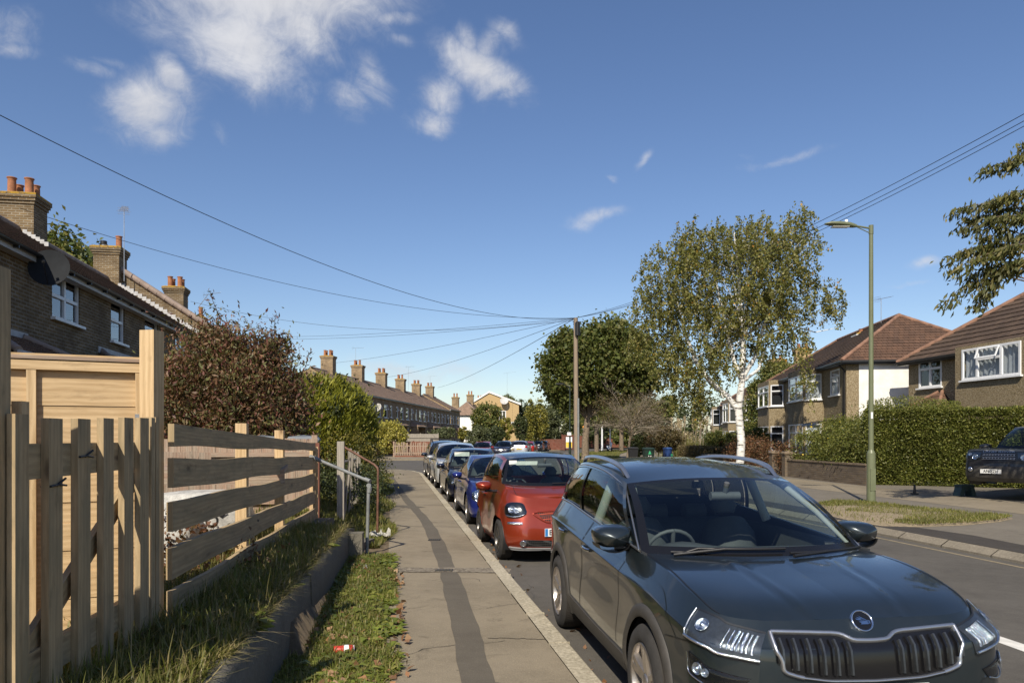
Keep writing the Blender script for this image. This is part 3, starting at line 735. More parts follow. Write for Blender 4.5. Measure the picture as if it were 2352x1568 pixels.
# far left corner pavement, verge beyond
fl = [(-60, 57.5), (-12, 58), (-7, 58.3), (-5, 59.4), (-3.9, 61.5), (-2.6, 72), (-.6, 86), (1.2, 95.5), (3.0, 98.3), (6.5, 100.5), (8.2, 104), (8.6, 112), (6, 124), (-60, 124)]
sheet('pavement', fl, .12, M_pave, .12)
sheet('garden_ground', [(-70, 70.5), (-13, 70.5), (-7.4, 71.6), (-6.2, 74), (-5.2, 84), (-4, 100), (-2, 128), (-70, 160)], .9, M_earth, .9)
sheet('verge', [(9, 118), (30, 131), (60, 152), (60, 175), (0, 175), (2, 130)], .15, M_turf)
# grass everywhere it grows
def bladeset(name, pts, z, h, w, m, label, lean=.45):
    return stuff(quads_mesh(name, blades(len(pts), pts, z, h, w, lean), m), label, 'grass')
def bank_pts(n, d0, d1, z0, z1, pw=1.0):
    Z = z0 + (z1 - z0) * RNG.random(n) ** pw; d = d0 + (d1 - d0) * RNG.random(n)
    z = np.array([gz(a, b) for a, b in zip(d, Z)]); return np.column_stack([PX(Z) - d * .987, Z - d * .16]), z, d, Z
xy, z, d, Z = bank_pts(78000, -.10, .74, 2.2, 10.4, 1.25)
edge = .04 + .07 * np.sin(Z * 2.1) + .05 * np.sin(Z * 5.3 + 1); wl = -(WX(Z) - PX(Z))
k = (d > edge - .12 * RNG.random(len(d)) ** 2) & clumpy(xy, 2.6, -1.5, 2) & (d < wl)
bladeset('grass', xy[k], np.maximum(z[k], .12) - .01, .06, .011, L_grass, 'rough grass on the verge between the pavement and the low concrete wall', .9)
xy, z, d, Z = bank_pts(62000, .62, 1.62, 2.4, 11.4, 1.15); wl = -(WX(Z) - PX(Z)); k = (d > wl + .06) & clumpy(xy, 2.2, -1.9, 5)
bladeset('grass', xy[k], z[k] - .02, .115, .010, L_grass, 'long grass on the bank between the low concrete wall and the timber fence', .7)
k2 = k & (RNG.random(len(k)) < .12)
bladeset('dry_grass', xy[k2], z[k2] - .02, .17, .008, L_grassdry, 'straw coloured dry grass among the long grass on the bank', .9)
# overhang on top of the wall
xy, z, d, Z = bank_pts(4200, .5, .9, 4.0, 10.4, 1); wl = -(WX(Z) - PX(Z)); Xw = WX(Z) - .03 - .1 * RNG.random(len(Z))
bladeset('dry_grass', np.column_stack([Xw, Z]), np.full(len(Z), .57) - .04 * (Z - 5) / 5, .075, .008, L_grassdry, 'dry grass tufts leaning over the top of the low concrete wall', 1.5)
xy, z, d, Z = bank_pts(70000, -.12, 1.9, 11.2, 33.5, 1.5); k = (d > .02 + .15 * np.sin(Z * 1.3)) & clumpy(xy, 1.5, -1.9, 1)
bladeset('grass', xy[k], z[k] - .02, .10, .016, L_grass, 'grass bank beside the pavement beyond the hand rails', .8)
xy, z, d, Z = bank_pts(34000, 1.5, 8, 4.8, 16, 1); bladeset('grass', xy, z - .02, .13, .012, L_grass, 'unmown garden grass behind the horizontal timber fence', .5)
A, B = offs(31, 100, .1, 4.5, 60); n = 26000; t = RNG.random(n) * 59.99; i = t.astype(int); fr = (t - i)[:, None]; A = np.array(A); B = np.array(B)
pa = A[i] * (1 - fr) + A[i + 1] * fr; pb = B[i] * (1 - fr) + B[i + 1] * fr; s_ = RNG.random((n, 1)); q = pa * (1 - s_) + pb * s_
bladeset('grass', q, np.full(n, .13), .09, .03, L_grass, 'grass verge with trees between the far road and the footpath', .5)
# weeds and dead leaves
def rosettes(n, xy, z, size, m, label, name):
    V = []
    for (x, y), zz_ in zip(xy, z):
        k = random.randint(5, 11); s0 = size * random.uniform(.6, 1.5)
        for j in range(k):
            a = 2 * PI * j / k + random.uniform(-.3, .3); up = random.uniform(.25, .9); L = s0 * random.uniform(.7, 1.2); w_ = L * .20
            dx, dy = math.cos(a), math.sin(a); b0 = np.array([x, y, zz_]); md = b0 + np.array([dx * L * .6, dy * L * .6, up * L * .5]); tp = b0 + np.array([dx * L, dy * L, up * L * .35]); s = np.array([-dy, dx, .1]) * w_
            V.append([b0, md + s, tp, md - s])
    return stuff(quads_mesh(name, np.array(V), m), label, 'weeds')
xy, z, d, Z = bank_pts(900, -.06, .6, 2.3, 10.4, 1); rosettes(0, xy, np.maximum(z, .12), .085, L_weed, 'broad leaved weeds in the grass of the verge by the wall', 'weeds')
xy, z, d, Z = bank_pts(90, .7, 1.4, 3.0, 10.8, 1); rosettes(0, xy, z, .13, L_weed, 'weeds growing through the long grass on the bank', 'weeds')
pc = G(893, 1370, .13); xy = np.array([[-1.84 + .09 * RNG.normal(), 9.7 + .22 * RNG.normal()] for _ in range(14)]); rosettes(0, xy, np.full(14, .13), .10, L_weed, 'bright green dandelion clump at the foot of the silver hand rail', 'weeds')
n = 900; xy, z, d, Z = bank_pts(n, -.18, .7, 2.4, 11, 1); C = np.column_stack([xy, np.maximum(z, .12) + .012 + .03 * RNG.random(n) * (d > .05)])
k = clumpy(xy, 1.2, -.3, 3); V = leaf_quads(C[k], .065, .75, flat=3); stuff(quads_mesh('dead_leaves', V, L_dead), 'brown dead leaves scattered over the verge and the pavement edge', 'dead leaves')
n = 150; Zk = 4.5 + 30 * RNG.random(n) ** 1.1; xk = KX(Zk) + .05 + .30 * RNG.random(n) ** 2; V = leaf_quads(np.column_stack([xk, Zk, np.full(n, .012)]), .06, .75, flat=4)
stuff(quads_mesh('dead_leaves', V, L_dead), 'dead leaves gathered in the gutter beside the left kerb', 'dead leaves')
# ---------------------------------------------------------------- left foreground: wall, fences, gate, rails
TH = math.atan2(1, -.128) - PI / 2           # yaw of the fence line (local +y runs away from the camera)
def crooked_box(mb, x0, x1, y0, y1, z0, z1, mi=0):
    mb.box(((x0 + x1) / 2, (y0 + y1) / 2, (z0 + z1) / 2), (x1 - x0, y1 - y0, z1 - z0), 0, mi)
# low concrete wall in cast sections
secs = [(-3, 1.5), (1.51, 4.55), (4.56, 6.68), (6.70, 8.45), (8.46, 10.12)]
wt = thing('retaining_wall', 'low weathered concrete wall holding back the long grass bank beside the pavement', 'wall', (WX(6), 6, .1))
for i, (a, b) in enumerate(secs):
    mb = MB(); o = Vector((WX(6), 6, .1)); n = 16; top = .585 - .012 * i
    prof = []
    for k in range(n + 1):
        y = a + (b - a) * k / n; x = WX(y) + .012 * (i % 2); tz = top + .008 * math.sin(y * 5) + .012 * math.sin(y * 13 + 1)
        ch = .02 + .012 * math.sin(y * 9) ** 2
        prof.append([(x - .15 - o.x, y - o.y, -.3), (x - .15 - o.x, y - o.y, tz - .1), (x - .13 - o.x, y - o.y, tz - .1 + .0), (x - ch - .01 - o.x, y - o.y, tz - .1), (x - o.x, y - o.y, tz - .1 - ch), (x + .012 - o.x, y - o.y, .25 - .1), (x + .008 - o.x, y - o.y, -.2)])
    mb.grid(prof, 0, True); mb.face(prof[0]); mb.face(prof[-1][::-1])
    mb.build('wall_section', M_concrete, wt)
# steps up to the next garden
st = thing('garden_steps', 'short flight of worn concrete steps between the two hand rails', 'steps', (-2.25, 10.75, .1))
for i in range(3):
    mb = MB(); mb.box((-.15 - .33 * i, .1, .06 + .15 * i), (.36 + .01 * i, 1.1, .15 + .001 * i)); mb.build('step', M_concrete, st, Matrix.Rotation(-.16, 4, 'Z'))
mb = MB(); mb.box((.02, -.52, .17), (.34, .26, .40), .1); mb.build('end_block', M_concrete, st)
# tall posts and the new fence panel
def post(name, label, x, y, z0, z1, s, m, rz=TH, group=None, cat='post', lean=(0, 0)):
    mb = MB(); h = z1 - z0
    mb.box((0, 0, h / 2), (s[0], s[1], h), 0, 0, grain=2); o = mb.build(name, m)
    o.location = (x, y, z0); o.rotation_euler = (lean[0], lean[1], rz); return tag(o, label, cat, group)
post('fence_post', 'tall new square timber post at the near left edge, beside the picket gate', -2.045, 2.90, .4, 2.45, (.1, .1), M_fencewood)
post('fence_post', 'tall pale timber post joining the new fence panel to the horizontal board fence', FX(4.66) - .035, 4.68, .4, 2.455, (.1, .1), M_newwood, rz=-.18)
def panel(name, label, p0, ang, L, z0, z1, side=1, top=True):
    t = thing('lapped_fence', label, 'fence', (p0[0], p0[1], z0), ang); H = z1 - z0
    nb = 12
    for i in range(nb):
        mb = MB(); h = H / nb; zc = h * (i + .5)
        mb.box((L / 2, .010 + .006 * (i % 2), zc), (L, .012, h * 1.12), 0, 0, grain=0); mb.build('board', M_newwood, t)
    for x in (.025, .66, 1.22, L - .025):
        mb = MB(); mb.box((x, -.012, H / 2 - .02), (.05, .032, H - .04), 0, 0, grain=2); mb.build('batten', M_newwood, t)
    mb = MB(); mb.box((L / 2, -.013, H - .065), (L, .036, .055), 0, 0, grain=0); mb.build('rail', M_newwood, t)
    mb = MB(); mb.box((L / 2, -.0, H - .018), (L, .075, .022), 0, 0, grain=0); mb.build('capping', M_oldwood, t)
    mb = MB(); mb.box((L / 2, -.013, .04), (L, .034, .05), 0, 0, grain=0); mb.build('rail', M_newwood, t)
    return t
pa = math.atan2(-.42, -.908)
p0 = (FX(4.66) - .11, 4.735)
pn = panel('fence_panel', 'new honey coloured timber fence panel behind the picket gate, lit by the sun', (p0[0] + math.cos(pa) * 1.83, p0[1] + math.sin(pa) * 1.83), pa + PI, 1.83, .50, 2.285)
mb = MB(); mb.box((0, 0, 0), (.055, .004, .12)); cl = mb.build('bracket', M_steel, pn); cl.location = (1.805, -.031, 1.37)
panel('fence_panel', 'timber fence panel running left from the near gate post, out of the picture', (-2.12 + math.cos(pa) * 1.83, 2.86 + math.sin(pa) * 1.83), pa + PI, 1.83, .55, 2.40)
# picket gate
gt = thing('picket_gate', 'open slatted timber gate of upright pickets in the left foreground', 'gate', (FX(3.0), 3.0, .55), TH)
ys = [-.06, .22, .50, .78, 1.05, 1.285]
tops = [1.325, 1.315, 1.32, 1.33, 1.34, 1.345]
for i, (y, tz) in enumerate(zip(ys, tops)):
    mb = MB(); z0_ = .02 + .05 * (i / 5) if i < 5 else .10
    mb.box((.045, y + .02, (tz + z0_) / 2), (.032, .130 if i else .10, tz - z0_), random.uniform(-.02, .02), 0, grain=2); mb.build('picket', M_fencewood, gt)
for zc, h in ((1.13, .15), (.26, .14)):
    mb = MB(); mb.box((.008, .74, zc), (.04, 1.62, h), 0, 0, grain=1); mb.build('gate_rail', M_fencewood, gt)
mb = MB(); mb.box((-.005, .75, .68), (.03, 1.75, .10), 0, 0, grain=1, M=Matrix.Translation((0, .75, .68)) @ Matrix.Rotation(.50, 4, 'X') @ Matrix.Translation((0, -.75, -.68))); mb.build('brace', M_fencewood, gt)
post('gate_stile', 'slim pale upright beside the near tall post at the left edge', FX(3.02), 3.06, .45, 1.93, (.04, .06), M_newwood)
for dx, dy, z1 in ((.02, -.16, 1.90), (.005, -.075, 1.905)):
    post('fence_post', 'narrow upright batten of the gate frame, %s the tall pale post' % ('a little before' if dy < -.1 else 'fixed against'), FX(4.55) + dx + .02, 4.60 + dy, .58, z1, (.07, .06), M_fencewood)
for k, (y, z) in enumerate(((.24, 1.02), (.52, 1.14))):
    mb = MB(); pts = [(.075 + .003 * math.sin(a * 3), y + .02 + .07 * math.cos(a), z - .002 * a) for a in np.linspace(-.3, PI + .3, 12)]
    mb.tube([(.064, y - .055, z), (.066, y + .02, z + .004), (.064, y + .09, z - .004), (.03, y + .095, z), (.03, y - .06, z), (.064, y - .055, z)], .005, 6)
    mb.tube([(.064, y + .0, z), (.075, y + .06, z + .03)], .005, 6)
    o = mb.build('cable_tie', M_black); o.location = (FX(3.0), 3.0, .55); o.rotation_euler = (0, 0, TH)
    tag(o, 'black cable tie round the %s picket of the gate' % ('nearer, wider' if k == 0 else 'third'), 'cable tie')
# horizontal board fence
FPY = [4.72, 6.95, 8.85, 11.28]
drop = lambda y: .155 * (y - 4.7) / 6.6
ft = thing('board_fence', 'five rail horizontal timber board fence running away beside the grass bank', 'fence', (FX(4.7), 4.7, .5), TH)
def loc(y, z, dx=0): # world y -> local of the fence thing
    return (dx, (y - 4.7) * math.sqrt(1 + .128 ** 2), z - .5)
bz = [(1.727, 1.870, 1.585, 1.705), (1.454, 1.645, 1.31, 1.49), (1.186, 1.376, 1.045, 1.23), (.881, 1.078, .785, .97), (.602, .796, .50, .705)]
for bi, (a0, a1, b0, b1) in enumerate(bz):
    cuts = [4.70, 6.98 if bi < 2 else 8.87, 11.28]
    for c in range(2):
        y0, y1 = cuts[c] + .004, cuts[c + 1] - .004; n = 10; rows = []; mb = MB(); ow = random.random() * 5
        for k in range(n + 1):
            y = y0 + (y1 - y0) * k / n; t = (y - 4.7) / 6.6; zb = a0 + (b0 - a0) * t + .008 * math.sin(y * 2.6 + bi * 2); zt = a1 + (b1 - a1) * t + .008 * math.sin(y * 2.6 + bi * 2 + .3)
            if bi == 0: zt = a1 + (b1 - a1) * min(1, t * 1.1) - .0; 
            x0 = .052 + .006 * math.sin(y * 3 + bi); x1 = x0 + .038
            P_ = loc(y, 0)[1]; rows.append([(x0, P_, zb - .5), (x1, P_, zb - .5), (x1, P_, zt - .5), (x0, P_, zt - .5), (x0, P_, zb - .5)])
        vv = [0, .04, .23, .27, .46]
        mb.grid(rows, 0, False, uv=lambda i, j: (i * .25 + ow, vv[j] + ow), flip=True); mb.face(rows[0][:4][::-1], uvs=[(0, 0), (0, .2), (.04, .2), (.04, 0)]); mb.face(rows[-1][:4], uvs=[(0, 0), (.04, 0), (.04, .2), (0, .2)])
        mb.build('rail_board', M_fencewood, ft)
for i, y in enumerate(FPY[1:-1]):
    mb = MB(); z1 = [1.915, 1.87][i]; l = loc(y, 0); mb.box((0, l[1], (z1 + .3) / 2 - .5), (.1, .1, z1 - .3), 0, 0, grain=2); mb.build('post', M_newwood, ft)
for k in range(3):
    mb = MB(); l = loc(11.28 + .055 * k, 0); mb.box((.03 + .03 * k, l[1], 1.0 - .5), (.05, .03, 1.36 - .04 * k), 0, 0, grain=2); mb.build('end_batten', M_newwood if k != 1 else M_fencewood, ft)
# reddish post and garden junk behind
post('fence_post', 'dark red stained timber post at the end of the board fence', -3.12, 11.75, .4, 1.70, (.13, .12), M_redwood)
post('fence_post', 'weathered grey square post standing between the red post and the brown rail', -2.88, 12.45, .35, 1.72, (.115, .115), M_greywood)
rail = thing('hand_rail', 'silver galvanised scaffold tube hand rail beside the concrete steps', 'hand rail', (-2.07, 10.5, .1))
o = Vector((-2.07, 10.5, .1)); a = Vector((-2.03, 10.5, 1.165)) - o; b = Vector((-3.02, 11.16, 1.49)) - o
mb = MB(); mb.tube([Vector((-2.06, 10.5, .05)) - o, Vector((-2.035, 10.5, 1.07)) - o], .0242, 14); mb.build('upright', M_galv, rail)
mb = MB(); mb.tube([a, b], .0242, 14); mb.build('top_tube', M_galv, rail)
mb = MB(); mb.tube([a + Vector((.015, 0, -.08)), a + Vector((0, 0, -.16))], .034, 14); mb.tube([a + Vector((0, -.02, -.06)), a + Vector((0, .03, -.06))], .033, 12); mb.tube([a + Vector((.02, -.015, -.002)), a + Vector((-.06, .03, .028))], .031, 12)
mb.tube([b + Vector((-.02, .01, .005)), b + (a - b).normalized() * .17], .032, 12); mb.build('joint', M_galv, rail)
rail = thing('hand_rail', 'brown painted steel hand rail on two uprights beyond the silver rail', 'hand rail', (-2.28, 12.5, .1))
o = Vector((-2.28, 12.5, .1)); zA, zB = 1.29, 1.665; A = Vector((-2.262, 12.5, zA)) - o; B = Vector((-2.99, 12.85, zB)) - o
mb = MB(); mb.tube([Vector((-2.275, 12.5, .05)) - o, A - Vector((0, 0, .06)), A - Vector((.012, -.006, .018)), A + (B - A).normalized() * .09], [.02] * 4, 12); mb.build('upright', M_rust, rail)
mb = MB(); mb.tube([A + (B - A).normalized() * .08, B + (A - B).normalized() * .06], .02, 12); mb.build('top_tube', M_rust, rail)
mb = MB(); mb.tube([Vector((-3.0, 12.85, .3)) - o, B - Vector((0, 0, .02))], .024, 12); mb.build('upright', M_rust, rail)
# weathered grey palings beyond the steps
pf = thing('paling_fence', 'old grey split paling fence leaning in front of the conifer hedge', 'fence', (-2.95, 13.4, .4))
for i in range(13):
    y = 13.1 + i * .30; x = -.085 - .232 * y + .0; x = -2.98 - .135 * (y - 13.1); h = random.uniform(1.05, 1.3) - .01 * i
    mb = MB(); Mx = Matrix.Translation((x + 2.95, y - 13.4, -.1)) @ Matrix.Rotation(random.uniform(-.09, .09), 4, 'Y') @ Matrix.Rotation(random.uniform(-.07, .1), 4, 'X') @ Matrix.Rotation(TH + .25, 4, 'Z')
    mb.box((0, 0, h / 2 + .08), (.022, random.uniform(.075, .13), h), 0, 0, grain=2, M=Mx); mb.build('paling', M_greywood, pf)
for z in (.35, .95):
    mb = MB(); mb.tube([(-.06, -.3, z), (-.58, 3.4, z - .05)], .028, 5, smooth=False); mb.build('rail', M_greywood, pf)
# close boarded grey fence across the neighbour's garden (seen between the boards)
def boarded(name, label, p, q, z0, z1, m, wd=.14, cat='fence', capm=None, jit=.01, rail_=True, group=None):
    p = Vector(p); q = Vector(q); L = (q - p).length; ang = math.atan2(q.y - p.y, q.x - p.x)
    t = thing(name, label, cat, (p.x, p.y, z0), ang, group); n = max(1, int(L / wd)); mb = MB()
    for i in range(n):
        h = z1 - z0 + random.uniform(-jit, jit); mb.box(((i + .5) * L / n, .006 * (i % 2), h / 2), (L / n * .97, .018, h), 0, 0, grain=2)
    mb.build('boards', m, t)
    if rail_:
        for z in (.25, (z1 - z0) * .8):
            mb = MB(); mb.box((L / 2, -.035, z), (L, .045, .07), 0, 0, grain=0); mb.build('rail', m, t)
    k = max(1, round(L / 1.9))
    for i in range(k + 1):
        mb = MB(); mb.box((min(max(i * L / k, .05), L - .05), .055, (z1 - z0) / 2 + .03), (.09, .09, z1 - z0 + .06), 0, 0, grain=2); mb.build('post', m, t)
    return t
boarded('boarded_fence', 'pale weathered boarded fence across the garden, seen between the horizontal rails', (-6.6, 11.4), (-3.18, 12.1), .5, 1.765, M_oldwood, .17)
boarded('boarded_fence', 'lower whitewashed boarded fence behind the tall post, nearest across the garden', (-6.3, 8.6), (-3.9, 9.6), .5, 1.60, M_oldwood, .15)
mb = MB(); mb.box((0, 0, 0), (1.9, .4, .05), 0, 0, grain=0); mb.box((0, -.2, -.08), (1.9, .03, .12), 0, 0, grain=0); o = mb.build('timber_bench', M_oldwood); o.location = (-3.55, 8.4, 1.42); o.rotation_euler = (0.1, 0, .2)
tag(o, 'weathered plank ledge leaning along the whitewashed boarded fence', 'ledge')
def sack(name, label, c, s, rz, m, txt=None):
    t = thing(name, label, 'sack', c, rz); me = MB(); n = 16; rows = []
    for i in range(n):
        a = 2 * PI * i / n; ca, sa = math.cos(a), math.sin(a); r = (abs(ca) ** 6 + abs(sa) ** 6) ** (-1 / 6)
        rows.append([(ca * r * s[0] / 2 * k * (1 + .04 * math.sin(a * 5 + h * 7)), sa * r * s[1] / 2 * k * (1 + .04 * math.sin(a * 3 + h * 9)), h * s[2]) for k, h in ((.05, 0), (.93, .01), (1.0, .25), (1.02, .6), (.96, .85), (.85, .97), (.5, 1.0), (.05, .98))])
    me.grid(rows, closeu=True, flip=False); me.build('bag', m, t)
    if txt:
        text_mesh('printed_lettering', txt, .17, M_black, t, Matrix.Translation((.05, -s[1] / 2 * 1.06, s[2] * .55)) @ Matrix.Rotation(R(90), 4, 'X') @ Matrix.Rotation(R(50), 4, 'Z'), .001, bold=.002)
    return t
M_sack = simple('grey_white_sack', (.42, .41, .38), .7, var=.35, sc_=7, bstr=.6)
sack('builders_bag', 'dirty white builders bag with black lettering, seen between the fence rails', (-3.25, 7.85, .5), (.95, .7, .72), .35, M_sack, 'WOL')
sack('builders_bag', 'crumpled pale rubble bag beside the lettered bag behind the fence', (-3.25, 6.75, .5), (.8, .7, .55), .1, M_sack)
bush('dead_plants', 'heap of brown withered plants at the foot of the rubble bags', 'dead plants', (-2.85, 6.6, .72), (.55, .9, .28), 2600, .045, L_rust, zb=.5, stems=14)
t = bush('tall_weed', 'tall sparse green weed standing at the left behind the fence panel', 'weed', (-3.75, 5.2, 2.35), (.16, .16, .42), 260, .075, L_weed, zb=.6, stems=5, aspect=.28)
# wheelie bin lids behind the garden fence
for i, (x, y) in enumerate(((-4.35, 12.9), (-3.60, 12.8))):
    t = thing('wheelie_bin', 'grey wheelie bin with a dark lid behind the boarded fence, the %s of the two' % ('left' if i == 0 else 'right'), 'wheelie bin', (x, y, .58), .2)
    mb = MB(); mb.lathe([(.0, 0), (.26, 0), (.33, 1.1), (.34, 1.14)], 4, 0, Matrix.Rotation(PI / 4, 4, 'Z'), smooth=False); mb.build('body', simple('bin_grey', (.09, .10, .11), .5), t)
    mb = MB(); mb.lathe([(.37, 1.14), (.38, 1.17), (.33, 1.22), (.0, 1.25)], 4, 0, Matrix.Rotation(PI / 4, 4, 'Z'), smooth=False); mb.tube([(-.2, .3, 1.2), (.2, .3, 1.2)], .018, 8); mb.build('lid', simple('bin_lid_grey', (.13, .145, .16), .45), t)
# litter
M_redcan = simple('red_printed_card', (.45, .035, .02), .45, var=.2)
cn = thing('drink_carton', 'crushed red and white drinks can lying in the grass of the verge', 'can', (G(790, 1497, .16).x, G(790, 1497, .16).y, .15), .25)
mb = MB(); mb.lathe([(0, -.075), (.030, -.075), (.034, -.066), (.031, -.02), (.035, .02), (.033, .06), (.028, .072)], 16, 0, Matrix.Translation((0, 0, .03)) @ Matrix.Rotation(R(90), 4, 'Y')); mb.build('can_body', M_redcan, cn)
mb = MB(); mb.lathe([(.029, .070), (.030, .076), (.0, .074)], 16, 0, Matrix.Translation((0, 0, .03)) @ Matrix.Rotation(R(90), 4, 'Y')); mb.build('can_end', M_upvc, cn)
mb = MB(); mb.lathe([(.0352, .0), (.0358, .02), (.0345, .035)], 16, 0, Matrix.Translation((0, 0, .03)) @ Matrix.Rotation(R(90), 4, 'Y')); mb.build('white_band', M_upvc, cn)
def crumple(name, label, c, s, m, seed):
    rs = np.random.default_rng(seed); n = 9; P_ = []
    for i in range(n): P_.append([((i / (n - 1) - .5) * s[0], (j / (n - 1) - .5) * s[1], abs(rs.normal()) * s[2]) for j in range(n)])
    mb = MB(); mb.grid(P_, 0, False); o = mb.build(name, m); o.location = c; o.rotation_euler = (0, 0, seed); return tag(o, label, 'litter')
crumple('plastic_wrapper', 'crumpled white plastic wrapper on the grass between the two hand rails', tuple(G(872, 1232, .17)), (.34, .13, .045), M_sack, 3)
crumple('plastic_wrapper', 'flattened clear wrapper in the weeds below the silver hand rail', tuple(G(838, 1306, .15)), (.2, .07, .03), M_sack, 5)
# overhead telegraph pole
PT = Vector((3.27, 38.0, 7.93)); pole_b = Vector((3.33, 38.0, .1))
pl = thing('telegraph_pole', 'wooden telegraph pole with a black terminal box near its top', 'telegraph pole', pole_b)
mb = MB(); mb.tube([(0, 0, -.3), (-.03, 0, 3.9), PT - pole_b], [.15, .128, .11], 14); mb.build('shaft', M_polewood, pl)
mb = MB(); mb.tube([(.02, -.17, 6.9), (.02, -.17, 7.55)], .13, 12); mb.tube([(.02, -.17, 7.55), (.02, -.17, 7.62)], [.13, .06], 12); mb.build('terminal_box', M_black, pl)
mb = MB(); mb.tube([(.07, -.15, -.2), (.06, -.15, 3.7)], .055, 10); mb.build('cable_guard', M_galv, pl)
mb = MB(); mb.tube([(.06, -.14, 3.7), (.04, -.15, 6.0), (.03, -.16, 6.9)], .014, 6); mb.build('riser_cable', M_cable, pl)
mb = MB(); mb.tube([(-.22, -.05, 7.62), (.24, -.05, 7.62)], .022, 6); mb.tube([(-.2, -.08, 7.5), (.2, .08, 7.5)], .015, 6); mb.build('bracket', M_cable, pl)
def cable(label, a, b, sag, r=.012, ext=1.0):
    r *= .8
    a = Vector(a); b = Vector(b); pts = []
    for i in range(41):
        t = i / 40 * ext; p = a.lerp(b, t); p.z -= 4 * sag * t * (1 - t) ; pts.append(p)
    mb = MB(); mb.tube(pts, r, 5); return tag(mb.build('overhead_cable', M_cable), label, 'cable', 'overhead cables from the telegraph pole')
# ---------------------------------------------------------------- houses
def wall_cells(mb, O, ux, n, L, z0, z1, ops, rev=.10, mi=0):
    """vertical wall from O along unit ux; n = outward normal; ops: (x0,x1,z0,z1)"""
    O = Vector(O); ux = Vector(ux); n = Vector(n)
    xs = sorted({0, L} | {v for o in ops for v in o[:2]}); zs = sorted({z0, z1} | {v for o in ops for v in o[2:4]})
    pt = lambda x, z, d=0: Vector((O.x + ux.x * x - n.x * d, O.y + ux.y * x - n.y * d, z))
    rt = ux.cross(Vector((0, 0, 1))).dot(n) > 0
    def q(a, b, c, d):
        mb.face([a, b, c, d] if rt else [d, c, b, a], mi)
    for i in range(len(xs) - 1):
        for j in range(len(zs) - 1):
            cx, cz = (xs[i] + xs[i + 1]) / 2, (zs[j] + zs[j + 1]) / 2
            if any(o[0] < cx < o[1] and o[2] < cz < o[3] for o in ops): continue
            q(pt(xs[i], zs[j]), pt(xs[i + 1], zs[j]), pt(xs[i + 1], zs[j + 1]), pt(xs[i], zs[j + 1]))
    for (a, b, c, d) in ops:
        q(pt(a, c, rev), pt(a, c), pt(a, d), pt(a, d, rev)); q(pt(b, c), pt(b, c, rev), pt(b, d, rev), pt(b, d))
        q(pt(a, d), pt(b, d), pt(b, d, rev), pt(a, d, rev)); q(pt(a, c, rev), pt(b, c, rev), pt(b, c), pt(a, c))
def window(par, O, ux, n, x0, x1, z0, z1, mull=(), trans=(), rev=.07, fr=.055, curtain=None, open_=None, sill=True, fm=None, back=.35, proud=0.0):
    """uPVC window with frame, pane, dark room or curtain, sill; mull: x fractions; trans: z fractions per bay"""
    fm = fm or M_upvc; ux = Vector(ux); n = Vector(n); O = Vector(O)
    Mx = Matrix(((ux.x, -n.x, 0, O.x), (ux.y, -n.y, 0, O.y), (0, 0, 1, 0), (0, 0, 0, 1)))   # local x along, y inward, z up
    W_, H_ = x1 - x0, z1 - z0
    mb = MB(); y = rev - proud
    for c, s in (((x0 + fr / 2, y, (z0 + z1) / 2), (fr, .06, H_)), ((x1 - fr / 2, y, (z0 + z1) / 2), (fr, .06, H_)), (((x0 + x1) / 2, y, z0 + fr / 2), (W_ - 2 * fr, .058, fr)), (((x0 + x1) / 2, y, z1 - fr / 2), (W_ - 2 * fr, .058, fr))): mb.box(c, s, M=Mx)
    xs = [0] + [m_ * W_ for m_ in mull] + [W_]
    for m_ in mull: mb.box((x0 + m_ * W_, y - .002, (z0 + z1) / 2), (fr * 1.3, .062, H_ - 2 * fr), M=Mx)
    for bi in range(len(xs) - 1):
        tr = trans[bi] if bi < len(trans) else None
        a, b = x0 + xs[bi] + fr * .6, x0 + xs[bi + 1] - fr * .6
        if tr is not None: mb.box(((a + b) / 2, y - .004, z0 + H_ * tr), (b - a, .064, fr * 1.2), M=Mx)
    f = mb.build('window', fm, par)
    mb = MB(); mb.face([Mx @ Vector((x0 + fr, y + .01, z0 + fr)), Mx @ Vector((x1 - fr, y + .01, z0 + fr)), Mx @ Vector((x1 - fr, y + .01, z1 - fr)), Mx @ Vector((x0 + fr, y + .01, z1 - fr))]); mb.build('pane', M_wglass, f)
    mb = MB(); e = .03
    if curtain:
        nn = 60; rows = []
        for i in range(nn + 1):
            x = x0 + e + (W_ - 2 * e) * i / nn; rows.append([tuple(Mx @ Vector((x, y + .12 + .02 * math.sin(i * 1.25) + .01 * math.sin(i * .47), z))) for z in (z0 + e, z1 - e)])
        mb.grid(rows); mb.build('curtain', curtain, f)
    mb = MB(); mb.box(((x0 + x1) / 2, y + .03 + back / 2 + (.15 if curtain else 0), (z0 + z1) / 2), (W_ - .01, .02, H_ - .01), M=Mx)
    mb.build('room', M_room, f)
    if open_:                                   # a top light pushed open
        a, b, c, d = open_; mb = MB(); Hh = (d - c); ang = .38
        Mo = Mx @ Matrix.Translation((0, y - .035, d)) @ Matrix.Rotation(-ang, 4, 'X')
        for cc, s in ((((a + b) / 2, 0, -.02), (b - a, .03, .045)), (((a + b) / 2, 0, -Hh + .02), (b - a, .03, .045)), ((a + .02, 0, -Hh / 2), (.045, .03, Hh - .08)), ((b - .02, 0, -Hh / 2), (.045, .03, Hh - .08))): mb.box(cc, s, M=Mo)
        mb.build('open_light', fm, f)
    if sill:
        mb = MB(); mb.box(((x0 + x1) / 2, -.02, z0 - .035), (W_ + .14, .16, .06), M=Mx); mb.build('sill', fm, f)
    return f
